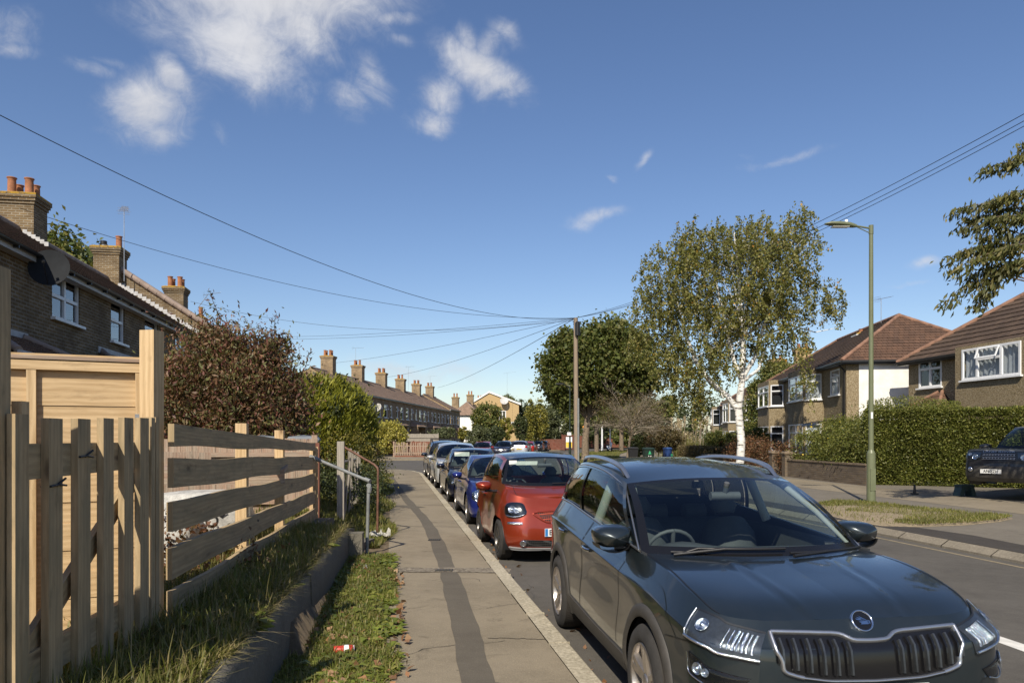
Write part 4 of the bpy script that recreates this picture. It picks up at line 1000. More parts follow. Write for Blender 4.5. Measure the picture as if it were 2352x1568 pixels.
def tile_slope(mb, A, B, C, D, rows, th=.022, mi=0, over=.0):
    """A,B: eaves left/right, D,C: ridge left/right; laid as overlapping courses"""
    A, B, C, D = map(Vector, (A, B, C, D)); n = (B - A).cross(D - A).normalized()
    if n.z < 0: n = -n
    t = (B - A).normalized(); up = n.cross(t)
    if up.z < 0: up = -up
    ref = A
    def uv(p): return ((p - ref).dot(t), (p - ref).dot(up))
    for i in range(rows):
        f0, f1 = i / rows, min(1, (i + 1.08) / rows)
        a0, b0 = A.lerp(D, f0), B.lerp(C, f0); a1, b1 = A.lerp(D, f1), B.lerp(C, f1)
        h0, h1 = n * (th + .006), n * .004
        top = [a0 + h0, b0 + h0, b1 + h1, a1 + h1]
        rt = (b0 - a0).cross(a1 - a0).dot(n) > 0
        mb.face(top if rt else top[::-1], mi, [uv(p) for p in (top if rt else top[::-1])])
        fr = [a0, b0, b0 + h0, a0 + h0]
        mb.face(fr if rt else fr[::-1], mi, [uv(p) for p in (fr if rt else fr[::-1])])
def ridge_line(mb, a, b, r=.12, seg=.45, mi=0, lift=.02):
    a = Vector(a); b = Vector(b); L = (b - a).length; k = max(1, round(L / seg))
    for i in range(k):
        p, q = a.lerp(b, i / k), a.lerp(b, (i + 1.03) / k); mb.tube([p + Vector((0, 0, lift)), q + Vector((0, 0, lift + .012))], [r, r * .94], 8, mi)
def chimney(par, c, s, zb, zt, pots, m, lich=True, band=True, capc=None):
    """c: (x,y) local; pots: (dx, dy, h, r)"""
    t = MB(); t.box((c[0], c[1], (zb + zt) / 2), (s[0], s[1], zt - zb)); 
    ch = None
    mb = MB()
    def cube_wall(mb, w_, d_, z0, z1):
        x0, x1, y0, y1 = c[0] - w_ / 2, c[0] + w_ / 2, c[1] - d_ / 2, c[1] + d_ / 2
        P4 = [(x0, y0), (x1, y0), (x1, y1), (x0, y1)]
        for i in range(4):
            a, b = P4[i], P4[(i + 1) % 4]; mb.face([(*a, z0), (*b, z0), (*b, z1), (*a, z1)])
        mb.face([(x, y, z1) for x, y in P4]); mb.face([(x, y, z0) for x, y in P4[::-1]])
    cube_wall(mb, s[0], s[1], zb, zt - .30); ch = mb.build('chimney', m, par)
    mb = MB()
    for k, (dw, a, b) in enumerate(((.07, .37, .28), (.15, .275, .19), (.21, .185, .10))): cube_wall(mb, s[0] + dw, s[1] + dw, zt - a, zt - b)
    mb.build('brick_band', m, ch)
    mb = MB(); w_, d_ = s[0] + .2, s[1] + .2; rows = []
    for k, h in ((1, -.10), (1.02, -.05), (.8, .0), (.35, .06)): rows.append([(c[0] + sx * w_ / 2 * k, c[1] + sy * d_ / 2 * k, zt + h) for sx, sy in ((-1, -1), (1, -1), (1, 1), (-1, 1))])
    mb.grid(np.array(rows).transpose(1, 0, 2), 0, False, closeu=True, flip=False); mb.face(rows[-1]); mb.build('mortar_cap', M_lichen if lich else M_stone, ch)
    for (dx, dy, h, r) in pots:
        mb = MB(); Mx = Matrix.Translation((c[0] + dx, c[1] + dy, zt)); mb.lathe([(r * .98, 0), (r * .95, h * .72), (r * .90, h * .80), (r * .98, h * .84), (r * .9, h * .87), (r * .92, h * .9), (r * 1.15, h * .95), (r * 1.15, h), (r * .8, h), (r * .75, h * .6)], 16, 0, Mx); mb.build('chimney_pot', M_pot, ch)
    return ch
def aerial(label, base, h, boom, ang, tilt=0.0, n=10, mast_tilt=(0, 0), ln=1.1, group=None):
    t = thing('tv_aerial', label, 'TV aerial', base); top = Vector((mast_tilt[0], mast_tilt[1], h))
    mb = MB(); mb.tube([(0, 0, 0), top], .016, 6); mb.build('mast', M_steel, t)
    mb = MB(); d = Vector((math.cos(ang), math.sin(ang), tilt)).normalized(); s = Vector((-math.sin(ang), math.cos(ang), 0))
    a = top - d * ln * .25; b = top + d * ln * .75; mb.tube([a, b], .012, 5)
    for i in range(n):
        p = a.lerp(b, i / (n - 1)); w_ = .17 - .05 * i / n if i else .26; mb.tube([p - s * w_, p + s * w_], .005, 4)
    for z in (-.12, -.04, .04, .12): mb.tube([a - s * .22 + Vector((0, 0, z)), a + s * .22 + Vector((0, 0, z))], .005, 4)
    mb.build('antenna', M_steel, t); return t
def dish(label, c, yaw, r=.4, m=None, par=None, pitch=.45):
    t = thing('satellite_dish', label, 'satellite dish', c, yaw)
    Mx = Matrix.Rotation(R(90) - pitch, 4, 'X')
    mb = MB(); mb.lathe([(0, .0)] + [(r * k, .16 * r * k * k) for k in np.linspace(.15, 1, 8)], 28, 0, Mx); mb.build('reflector', m or M_black, t)
    mb = MB(); tip = Mx @ Vector((0, -.02, r * 1.0)); low = Mx @ Vector((0, -r * .95, .1 * r)); mb.tube([low, tip], .010, 6); mb.tube([tip, tip + (Mx @ Vector((0, .03, -.06)) )*.8], .03, 8); mb.build('arm', M_black, t)
    mb = MB(); mb.tube([(0, .0, 0), (0, .28, -.05), (0, .30, -.25)], .018, 6); mb.build('mount', M_black, t); return t

# ---- near terrace on the left (parallel to the street)
TH0 = math.atan2(1, SL) - PI / 2                   # local x outward to the road, local y along the street
HX = lambda y: -7.35 + SL * y
cs = 1 / math.sqrt(1 + SL * SL)
def house_left(label, y0, y1, wins, zf, ze, zr, depth, chim, m_wall, m_tile, gable0=False, gable1=False, porch=None, door=None, step=0, end_tiles=False, group=None):
    t = thing('terraced_house', label, 'house', (HX(y0), y0, 0), TH0, group); L = (y1 - y0) / cs
    ops = [((a - y0) / cs, (b - y0) / cs, c, d) for (a, b, c, d, *_) in wins]
    mb = MB(); wall_cells(mb, (0, 0, 0), (0, 1, 0), (1, 0, 0), L, zf, ze, ops, .10)
    D = depth * 2
    mb.face([(-D, 0, zf), (0, 0, zf), (0, 0, ze), (-depth, 0, zr - .05), (-D, 0, ze)]); mb.face([(0, L, zf), (-D, L, zf), (-D, L, ze), (-depth, L, zr - .05), (0, L, ze)])
    mb.face([(-D, L, zf), (-D, 0, zf), (-D, 0, ze), (-D, L, ze)])
    mb.build('wall', m_wall, t)
    # soldier arches over the windows in darker brick
    mb = MB()
    for (a, b, c, d) in ops:
        mb.box((.004, (a + b) / 2, d + .11), (.02, b - a + .24, .22))
    mb.build('brick_lintel', M_gwall, t)
    oh = .22
    rf = MB(); ez = ze - oh * (zr - ze) / depth
    tile_slope(rf, (oh, 0, ez + .06), (oh, L, ez + .06), (-depth, L, zr), (-depth, 0, zr), 15, .03)
    tile_slope(rf, (-D - oh, L, ez + .06), (-D - oh, 0, ez + .06), (-depth, 0, zr), (-depth, L, zr), 15, .03)
    r = rf.build('roof', m_tile, t)
    mb = MB(); ridge_line(mb, (-depth, 0, zr), (-depth, L, zr), .12); mb.build('ridge_tiles', M_ridgeg, r)
    mb = MB(); mb.box((oh - .02, L / 2, ez - .03), (.03, L, .17)); mb.box((oh / 2 - .02, L / 2, ez - .105), (oh - .06, L - .01, .02)); mb.build('fascia', M_fascia, t)
    mb = MB(); n = 8; pts = []
    for e in (0, L): pts.append([(oh + .055 + .055 * math.cos(a), e, ez + .03 + .055 * math.sin(a)) for a in np.linspace(PI, 2 * PI, n)])
    mb.grid(pts, flip=True); mb.grid([[(x, y, z + .004) for x, y, z in p] for p in pts])
    for k in range(int(L / .95)): mb.box((oh + .05, .4 + k * .95, ez - .03), (.10, .035, .05))
    mb.build('gutter', M_gutter, t)
    for w_ in wins:
        a, b, c, d = [(w_[0] - y0) / cs, (w_[1] - y0) / cs, w_[2], w_[3]]; kw = w_[4] if len(w_) > 4 else {}
        window(t, (0, 0, 0), (0, 1, 0), (1, 0, 0), a, b, c, d, **kw)
    for (cy, s, zb, zt, pots) in chim: chimney(t, (-depth, (cy - y0) / cs), s, zb, zt, pots, m_wall, lich=len(pots) != 3)
    if porch:
        a, b, z0_, z1_, pr_ = porch; a = (a - y0) / cs; b = (b - y0) / cs
        mb = MB(); tile_slope(mb, (pr_, a, z0_), (pr_, b, z0_), (.01, b - .9, z1_), (.01, a + .9, z1_), 7, .025); tile_slope(mb, (.01, a, z0_), (pr_, a, z0_), (.015, a + .9, z1_), (.01, a + .9, z1_), 7, .025); tile_slope(mb, (pr_, b, z0_), (.01, b, z0_), (.01, b - .9, z1_), (.015, b - .9, z1_), 7, .025)
        p_ = mb.build('porch_roof', m_tile, t)
        mb = MB(); ridge_line(mb, (pr_, a, z0_), (.02, a + .9, z1_), .07, .35); mb.build('hip_tiles', M_ridgeg, p_); mb = MB(); ridge_line(mb, (pr_, b, z0_), (.02, b - .9, z1_), .07, .35); mb.build('hip_tiles', M_ridgeg, p_)
        mb = MB(); mb.box((.012, (a + b) / 2, z1_ + .04), (.02, b - a - 1.4, .16)); mb.box((pr_ + .03, (a + b) / 2, z0_ - .03), (.06, b - a + .1, .10)); mb.build('flashing', M_lead, p_)
        mb = MB(); wall_cells(mb, (pr_ - .25, a + .3, 0), (0, 1, 0), (1, 0, 0), b - a - .6, zf, z0_, [(.5, b - a - 1.1, zf + .9, z0_ - .25)], .08)
        mb.face([(0, a + .3, zf), (pr_ - .25, a + .3, zf), (pr_ - .25, a + .3, z0_), (0, a + .3, z0_)]); mb.build('bay_wall', m_wall, t)
        window(t, (pr_ - .25, a + .3, 0), (0, 1, 0), (1, 0, 0), .5, b - a - 1.1, zf + .9, z0_ - .25, (.33, .66))
    return t
ZE, ZRD, DP = 5.55, 8.25, 4.25
w4 = dict(mull=(.5,), trans=(.5, .5), fr=.06); w2 = dict(mull=(), trans=(.52,), fr=.055)
hA = house_left('brick terraced house nearest the camera at the left edge, four terracotta pots on its stack', 6, 15.0, [(8.2, 9.7, 4.42, 5.42, w4), (11.6, 12.5, 4.42, 5.42, w2)], .6, ZE, ZRD, DP, [], M_brick, M_tile_l, porch=(12.4, 15.6, 3.25, 3.75, 1.0))
hB = house_left('brick terraced house with a white four pane window beside a black satellite dish', 15.0, 23.4, [(16.0, 17.45, 4.40, 5.40, w4), (19.35, 20.35, 4.33, 5.42, w2), (22.0, 23.25, 3.9, 5.38, dict(mull=(), trans=(.62,), fr=.05))], .6, ZE, ZRD, DP,
      [(24.1, (.98, .92), 7.4, 9.42, [(-.25, -.2, .50, .125), (.25, -.2, .50, .125), (-.22, .22, .40, .115), (.25, .25, .42, .115)])], M_brick, M_tile_l, porch=(17.8, 23.2, 3.15, 3.95, 1.15))
hC = house_left('brick terraced house below the stepped white flashing, one pot on its stack', 23.4, 31.2, [(25.1, 26.4, 4.3, 5.4, w4), (28.5, 29.6, 4.3, 5.4, w2)], .6, ZE, ZRD, DP,
      [(31.3, (.98, .92), 7.5, 9.62, [(.3, .1, .52, .12)])], M_brick, M_tile_l)
hD = house_left('brick house with the higher roof and raised gable at the end of the left terrace', 31.2, 46.5, [(33.2, 34.6, 4.5, 5.6, w4), (38.5, 39.6, 4.5, 5.6, w2), (42, 43.4, 4.5, 5.6, w4)], .6, ZE + .55, ZRD + .75, DP + .1,
      [(41.0, (.98, .92), 8.3, 9.95, [(-.25, -.2, .55, .13), (.25, -.2, .55, .13), (-.22, .22, .5, .125), (.25, .25, .5, .125)]), (46.2, (.5, .5), 8.3, 9.2, [(0, 0, .6, .13)])], M_brick, M_tile_l)
# stepped flashing and verge tiles on the raised gable
yj = 0.0
mb = MB()
for i in range(26):
    f = i / 26; x = .1 - f * DP; z = ZE + f * (ZRD - ZE) + .10; mb.box((x - .06, -.012, z + .03), (.17, .02, .17 + .02 * (i % 2)))
mb.build('stepped_flashing', M_lead, hD)
mb = MB(); ridge_line(mb, (.25, -.02, ZE + .50), (-DP - .1, -.02, ZRD + .80), .13, .38); mb.build('verge_tiles', M_ridgeg, hD)
for (hh, z) in ((hB, 23.5 - 15), (hC, 31.3 - 23.4)):
    mb = MB()
    pass
    for i in range(6): mb.box((-DP + .52 + .12 * i, z / cs - .48, 8.02 - .07 * i), (.12, .02, .13))
    mb.build('chimney_flashing', M_lead, hh)
for i in (0,):
    t = thing('chimney_cowl', 'short black and silver flue cowl on the second chimney stack', 'flue', (HX(31.3) - DP * .987 - .3, 31.3 - .69 + .05, 9.62)); mb = MB(); mb.tube([(0, 0, 0), (0, 0, .18)], .09, 12); mb.build('pipe', M_steel, t)
    mb = MB(); mb.tube([(0, 0, .16), (0, 0, .30)], .13, 12); mb.build('cap', M_black, t)
aerial('tall aluminium aerial with many cross rods on the second chimney stack', (-15.80, 30.15, 8.15), 2.9, None, 2.0, .5, 12, ln=1.0)
aerial('small aerial on a bent arm fixed to the third chimney stack', (-17.35, 40.9, 8.95), .75, None, .55, .25, 9, (.55, 0), .9)
dish('large black satellite dish fixed under the eaves above the white window', (HX(15.0) + .48, 14.9, 5.18), .25, .38, simple('dish_grey', (.02, .022, .025), .85, spec=.2), pitch=.2)
# ---- far terrace on the left beyond the side street
def far_terrace(origin, d, n_pairs, plen, zf, ze, zr, depth, m_wall, m_tile, labels, dmul=1.0, group=None, chimneys=True):
    d = Vector(d).normalized(); rz = math.atan2(d.y, d.x) - PI / 2; O = Vector((origin[0], origin[1], 0)); outl = []
    for i in range(n_pairs):
        o = O + Vector((d.x, d.y, 0)) * plen * i
        t = thing('terraced_house', labels[i], 'house', o, rz, group); L = plen; D = depth * 2; up = .35 if i == n_pairs - 1 else 0
        W1 = [(.7, 2.2, zf + 3.2, zf + 4.75), (3.5, 4.4, zf + 3.3, zf + 4.75), (6.2, 7.1, zf + 3.3, zf + 4.75), (8.4, 9.9, zf + 3.2, zf + 4.75)]
        W0 = [(.9, 2.1, zf + .75, zf + 2.1), (8.5, 9.7, zf + .75, zf + 2.1)]; DR = [(3.6, 4.5, zf, zf + 2.05), (6.2, 7.1, zf, zf + 2.05)]
        mb = MB(); wall_cells(mb, (0, 0, 0), (0, 1, 0), (1, 0, 0), L, zf, ze + up, W1 + W0 + DR, .10)
        mb.face([(-D, 0, zf), (0, 0, zf), (0, 0, ze + up), (-depth, 0, zr + up - .05), (-D, 0, ze + up)]); mb.face([(0, L, zf), (-D, L, zf), (-D, L, ze + up), (-depth, L, zr + up - .05), (0, L, ze + up)])
        mb.build('wall', m_wall, t)
        mb = MB(); tile_slope(mb, (.25, 0, ze + up - .1), (.25, L, ze + up - .1), (-depth, L, zr + up), (-depth, 0, zr + up), 16, .03); tile_slope(mb, (-D - .25, L, ze + up - .1), (-D - .25, 0, ze + up - .1), (-depth, 0, zr + up), (-depth, L, zr + up), 16, .03)
        r = mb.build('roof', m_tile, t); mb = MB(); ridge_line(mb, (-depth, 0, zr + up), (-depth, L, zr + up), .12, .6); mb.build('ridge_tiles', M_ridgeg, r)
        mb = MB(); mb.box((.27, L / 2, ze + up - .16), (.05, L, .14)); mb.build('gutter', M_gutter, t)
        mb = MB(); mb.box((.14, L / 2, ze + up - .20), (.24, L, .12)); mb.build('fascia', M_fascia, t)
        for j, (a, b, c, e) in enumerate(W1): window(t, (0, 0, 0), (0, 1, 0), (1, 0, 0), a, b, c, e, (), (.6,), fr=.09, open_=(a + .05, b - .05, c + (e - c) * .6, e) if (i + j) % 2 else None)
        for a, b, c, e in W0: window(t, (0, 0, 0), (0, 1, 0), (1, 0, 0), a, b, c, e, (), (.55,), fr=.09)
        for k, (a, b, c, e) in enumerate(DR):
            mb = MB(); mb.box((-.07, (a + b) / 2, (c + e) / 2), (.05, b - a, e - c)); dd = mb.build('door', M_upvc if (i + k) % 2 else M_redwood, t)
        # lean-to porch roof across both doors
        mb = MB(); tile_slope(mb, (1.3, 2.9, zf + 2.35), (1.3, 7.8, zf + 2.35), (.01, 7.3, zf + 3.05), (.01, 3.4, zf + 3.05), 5, .025); tile_slope(mb, (.01, 2.9, zf + 2.35), (1.3, 2.9, zf + 2.35), (.01, 3.4, zf + 3.05), (.008, 3.4, zf + 3.05), 5, .02)
        pr_ = mb.build('porch_roof', m_tile, t); mb = MB(); mb.box((1.32, 5.35, zf + 2.3), (.07, 5.0, .12)); mb.build('gutter', M_gutter, pr_)
        for yy in (3.1, 7.6):
            mb = MB(); wall_cells(mb, (1.1, yy - .25, 0), (0, 1, 0), (1, 0, 0), .5, zf, zf + 2.3, [], 0); mb.face([(0, yy - .25, zf), (1.1, yy - .25, zf), (1.1, yy - .25, zf + 2.3), (0, yy - .25, zf + 2.3)]); mb.build('porch_wall', m_wall, t)
        if chimneys: chimney(t, (-depth, 5.3), (1.35, 1.1), zr + up - .8, zr + up + 1.75, [(-.3, -.25, .62, .14), (.3, -.25, .62, .14), (-.3, .25, .62, .14), (.3, .25, .62, .14)][:(4 if i % 2 == 0 else 3)], m_wall, True)
        outl.append(t)
    return outl
ftl = ['far brick terrace house right behind the conifer hedge, nearest of the far row', 'second brick house of the far row, a mossy four pot stack on its ridge', 'third brick house of the far row, above the golden variegated bush', 'fourth brick house of the far row, left of its white party wall line', 'fifth brick house of the far row with opened top windows', 'last brick house of the far row, its roof slightly higher']
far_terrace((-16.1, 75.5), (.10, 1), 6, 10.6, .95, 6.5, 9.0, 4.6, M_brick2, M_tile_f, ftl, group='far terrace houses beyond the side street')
for (px, py, Y, h, lab) in ((1228/1.063-0, 0, 0, 0, ''),): pass
def far_aerial(px, py, Y, h, ang, lab): p = P(px, py, Y); aerial(lab, (p.x, p.y, p.z - h), h, None, ang, .1, 8, ln=1.6)
far_aerial(817, 799, 96, 2.6, .6, 'thin aerial standing behind the second chimney of the far terrace')
far_aerial(938, 842, 122, 4.0, .7, 'leaning thin aerial between the fourth and fifth far chimneys')
far_aerial(988, 864, 140, 4.0, .2, 'thin aerial right of the fifth far chimney')
dish('grey satellite dish on the far terrace above its porch', (-14.85, 81.8, 5.1), -.4, .5, M_fascia)
# white rendered end house further on
def hip_house(name, label, origin, d, L, depth, zf, ze, zr, m_wall, m_tile, m_side=None, wins=(), chims=(), cat='house', hips=(True, True), oh=.3, m_hip=None, rows=16, cast=None, ridge_m=None, setback=0, side_wins=()):
    """facade on local +x... local y along d; outward normal chosen by cast (+1: right of d, -1: left of d)"""
    s = cast; d = Vector(d).normalized(); rz = math.atan2(d.y, d.x) - PI / 2
    t = thing(name, label, cat, (origin[0], origin[1], 0), rz); D = depth * 2
    mb = MB(); ops = [w_[:4] for w_ in wins]; wall_cells(mb, (0, 0, 0), (0, 1, 0), (s, 0, 0), L, zf, ze, ops, .08)
    mb.build('wall', m_wall, t)
    mb = MB(); wall_cells(mb, (0, 0, 0), (-s, 0, 0), (0, -1, 0), D, zf, ze, [w_[:4] for w_ in side_wins], .08); wall_cells(mb, (0, L, 0), (-s, 0, 0), (0, 1, 0), D, zf, ze, [], .08); wall_cells(mb, (-s * D, 0, 0), (0, 1, 0), (-s, 0, 0), L, zf, ze, [], .08)
    mb.build('side_wall', m_side or m_wall, t)
    h0 = depth if hips[0] else 0; h1 = depth if hips[1] else 0; e = ze - oh * (zr - ze) / depth
    A = (s * oh, -oh if hips[0] else 0, e); B = (s * oh, L + (oh if hips[1] else 0), e); C = (-s * depth, L - h1, zr); Dd = (-s * depth, h0, zr)
    E = (-s * (D + oh), B[1], e); Fp = (-s * (D + oh), A[1], e)
    mb = MB(); tile_slope(mb, A, B, C, Dd, rows, .03); tile_slope(mb, E, Fp, Dd, C, rows, .03); r = mb.build('roof', m_tile, t)
    mb = MB(); tile_slope(mb, Fp, A, Dd, Dd, rows, .03); mb.build('hip_slope', m_hip or m_tile, r)
    mb = MB(); tile_slope(mb, B, E, C, C, rows, .03); mb.build('hip_slope', m_hip or m_tile, r)
    mb = MB(); ridge_line(mb, Dd, C, .12, .45)
    if hips[0]: ridge_line(mb, A, Dd, .10, .4); ridge_line(mb, Fp, Dd, .10, .4)
    if hips[1]: ridge_line(mb, B, C, .10, .4)
    mb.build('ridge_tiles', ridge_m or M_ridge, r)
    mb = MB(); ya, yb = A[1], B[1]; mb.box((s * (oh + .04), (ya + yb) / 2, e - .02), (.09, yb - ya, .09)); mb.box((-s * depth, ya - .04, e - .02), (D + 2 * oh, .09, .09)); mb.build('gutter', M_gutter, t)
    mb = MB(); mb.box((s * oh / 2, (ya + yb) / 2, e - .08), (oh, yb - ya - .02, .10)); mb.box((-s * depth, ya + oh / 2, e - .083), (D, oh, .10)); mb.build('soffit', M_gutter, t)
    for w_ in wins: window(t, (0, 0, 0), (0, 1, 0), (s, 0, 0), *w_[:4], **(w_[4] if len(w_) > 4 else {}))
    for c in chims: chimney(t, (c[0], c[1]), c[2], c[3], c[4], c[5], c[6] if len(c) > 6 else m_wall)
    return t
hip_house('rendered_house', 'white rendered end house with a brown hipped roof beyond the far terrace', (-6.8, 153), (.07, 1), 42, 2.9, .9, 6.7, 9.3, M_render, M_tile_f, M_render, [], [(-5.2, 2.0, (1.4, 1.2), 7.2, 10.3, [(-.3, 0, .8, .16), (.3, 0, .8, .16)], M_brick2), (-3.0, 9, (1.4, 1.2), 8.6, 11.2, [(-.3, 0, .8, .16), (.3, 0, .8, .16)], M_brick2), (-2.2, 20, (1.4, 1.2), 8.2, 10.9, [(-.3, 0, .8, .16), (.3, 0, .8, .16)], M_brick2), (-1.2, 33, (1.4, 1.2), 7.6, 10.4, [(-.3, 0, .8, .16), (.3, 0, .8, .16)], M_brick2)], cast=1, rows=14, ridge_m=M_ridgeg)
# tan gabled block behind
t = thing('apartment_block', 'tan brick block with a low white edged gable beyond the chimneys', 'building', (-9.6, 172, 0))
mb = MB(); wall_cells(mb, (0, 0, 0), (1, 0, 0), (0, -1, 0), 11.2, .9, 9.3, [(6.6, 8.2, 5.7, 8.1), (9.4, 10.1, 4.4, 5.5)], .1); mb.face([(0, 0, 9.3), (11.2, 0, 9.3), (4.3, 0, 12.0)]); mb.face([(11.2, 0, .9), (11.2, 14, .9), (11.2, 14, 9.3), (11.2, 0, 9.3)]); mb.build('wall', M_cream, t)
mb = MB(); 
for a, b in (((-.4, -.25, 9.35), (4.3, -.25, 12.2)), ((4.3, -.25, 12.2), (11.7, -.25, 9.35))):
    a = Vector(a); b = Vector(b); h_ = Vector((0, 0, .42)); mb.face([a, b, b + h_, a + h_]); mb.face([a + h_, b + h_, b + h_ + Vector((0, 14, 0)), a + h_ + Vector((0, 14, 0))])
mb.build('roof_edge', M_render, t)
window(t, (0, 0, 0), (1, 0, 0), (0, -1, 0), 6.6, 8.2, 5.7, 8.1, (.5,), (), fr=.16)
window(t, (0, 0, 0), (1, 0, 0), (0, -1, 0), 9.4, 10.1, 4.4, 5.5, (), (), fr=.12)
aerial('tall aerial standing in front of the tan gabled block', (-1.3 + .2, 168, 7.0), 9.5, None, .2, .15, 8, ln=3.0)
dish('big round white satellite dish on the tan gabled block', (-1.8, 171.0, 10.3), 0, .95, M_fascia)
# ---- right hand houses
LACE = M_curtain
hW = dict(mull=(.5,), trans=(.62, .62), fr=.075, curtain=None, rev=.03)
# nearest right house: facade at x ~16, street parallel
dR = Vector((-.125, 1)).normalized(); nR = Vector((-dR.y, dR.x))   # facade normal towards the street
H1o = Vector((17.95, 15.0)); 
H1L = (30.0 - 15.0) / dR.y
h1 = hip_house('pebbledash_house', 'pebbledashed house nearest on the right, wide white bay window under its dark tiled roof', (H1o.x, H1o.y), (dR.x, dR.y), H1L, 4.4, .1, 5.05, 8.35, M_pebble, M_tile_r, None,
    [(13.2, 14.5, 3.74, 4.90, dict(mull=(.5,), trans=(.62, .62), fr=.07, rev=.02))], [], cast=-1, hips=(True, True), rows=17, m_hip=M_tile_r)
# projecting bay
mb = MB(); h1.location = (19.39, 16.2, -.14); h1.scale = (1.08,) * 3; by0, by1, bp = 8.4, 11.7, .62
def baywall(mb, ops, y0, y1, p, z0, z1):
    wall_cells(mb, (-p, y0, 0), (0, 1, 0), (-1, 0, 0), y1 - y0, z0, z1, ops, .05); wall_cells(mb, (-p, y1, 0), (1, 0, 0), (0, 1, 0), p, z0, z1, []); wall_cells(mb, (0, y0, 0), (-1, 0, 0), (0, -1, 0), p, z0, z1, [])
baywall(mb, [(.36, 2.94, 3.80, 4.88), (.36, 2.94, .9, 2.2)], by0, by1, bp, .1, 5.0); mb.build('bay_wall', M_pebble, h1)
window(h1, (-bp, by0, 0), (0, 1, 0), (-1, 0, 0), .36, 2.94, 3.80, 4.88, (.31, .72), (None, .62, None), fr=.075, rev=.0, curtain=LACE, open_=(1.22, 2.16, 4.46, 4.84), proud=.01)
window(h1, (-bp, by0, 0), (0, 1, 0), (-1, 0, 0), .36, 2.94, .9, 2.2, (.31, .72), (), fr=.085, rev=.0)
mb = MB(); mb.tube([(-.06, 11.85, .1), (-.06, 11.85, 4.8)], .035, 8); mb.build('downpipe', M_gutter, h1)
mb = MB(); a, b = 12.0, 14.5; z0_, z1_ = 2.65, 3.5
tile_slope(mb, (-1.1, a, z0_), (-1.1, b, z0_), (-.01, (a + b) / 2 + .1, z1_), (-.01, (a + b) / 2 - .1, z1_), 5, .025); tile_slope(mb, (-1.1, b, z0_), (-.01, b, z0_), (-.01, (a + b) / 2 + .1, z1_), (-.012, (a + b) / 2 + .1, z1_), 5, .025); tile_slope(mb, (-.01, a, z0_), (-1.1, a, z0_), (-.012, (a + b) / 2 - .1, z1_), (-.01, (a + b) / 2 - .1, z1_), 5, .025)
pr_ = mb.build('porch_roof', M_tile_o, h1); mb = MB(); ridge_line(mb, (-1.1, b, z0_), (-.02, (a + b) / 2 + .1, z1_), .07, .3); mb.build('hip_tiles', M_ridge, pr_); mb = MB(); ridge_line(mb, (-1.1, a, z0_), (-.02, (a + b) / 2 - .1, z1_), .07, .3); mb.build('hip_tiles', M_ridge, pr_)
mb = MB(); wall_cells(mb, (-1.0, a + .1, 0), (0, 1, 0), (-1, 0, 0), b - a - .2, .1, z0_, [(.6, 1.6, .1, 2.1)], .05); mb.face([(-1.0, b - .1, .1), (0, b - .1, .1), (0, b - .1, z0_), (-1, b - .1, z0_)]); mb.build('porch_wall', M_pebble, h1)
# second right house with the white rendered flank
dR2 = Vector((.116, 1)).normalized()
H2o = Vector((15.45, 34.2))
def net(**k): d = dict(fr=.07, rev=.03, curtain=LACE); d.update(k); return d
h2 = hip_house('pebbledash_house', 'pebbledashed house with a tall white rendered flank wall and an orange tiled hip', (H2o.x, H2o.y), (dR2.x, dR2.y), 17.0, 3.75, .3, 5.5, 7.95, M_pebble, M_tile_r, M_pebble,
    [(.95, 2.4, 3.85, 5.08, net(trans=(.72,)))], [(2.0, 0, (.1, .1), .1, .2, []) if False else (3.75, 8.6, (1.0, .7), 6.6, 7.75, [(-.2, 0, .25, .12), (.2, 0, .25, .12)], M_render)], cast=-1, m_hip=M_tile_o, rows=17)
mb = MB(); mb.box((.55 + 3.3, -.015, 3.3), (6.6, .03, 3.95)); mb.build('render_panel', M_render, h2)
mb = MB(); mb.box((3.8, -.012, .75), (7.5, .02, 1.0)); mb.build('brick_plinth', M_redbrick, h2)
mb = MB(); mb.tube([(-.05, .15, .3), (-.05, .15, 4.9), (-.3, .1, 5.15)], .04, 8); mb.build('downpipe', M_gutter, h2)
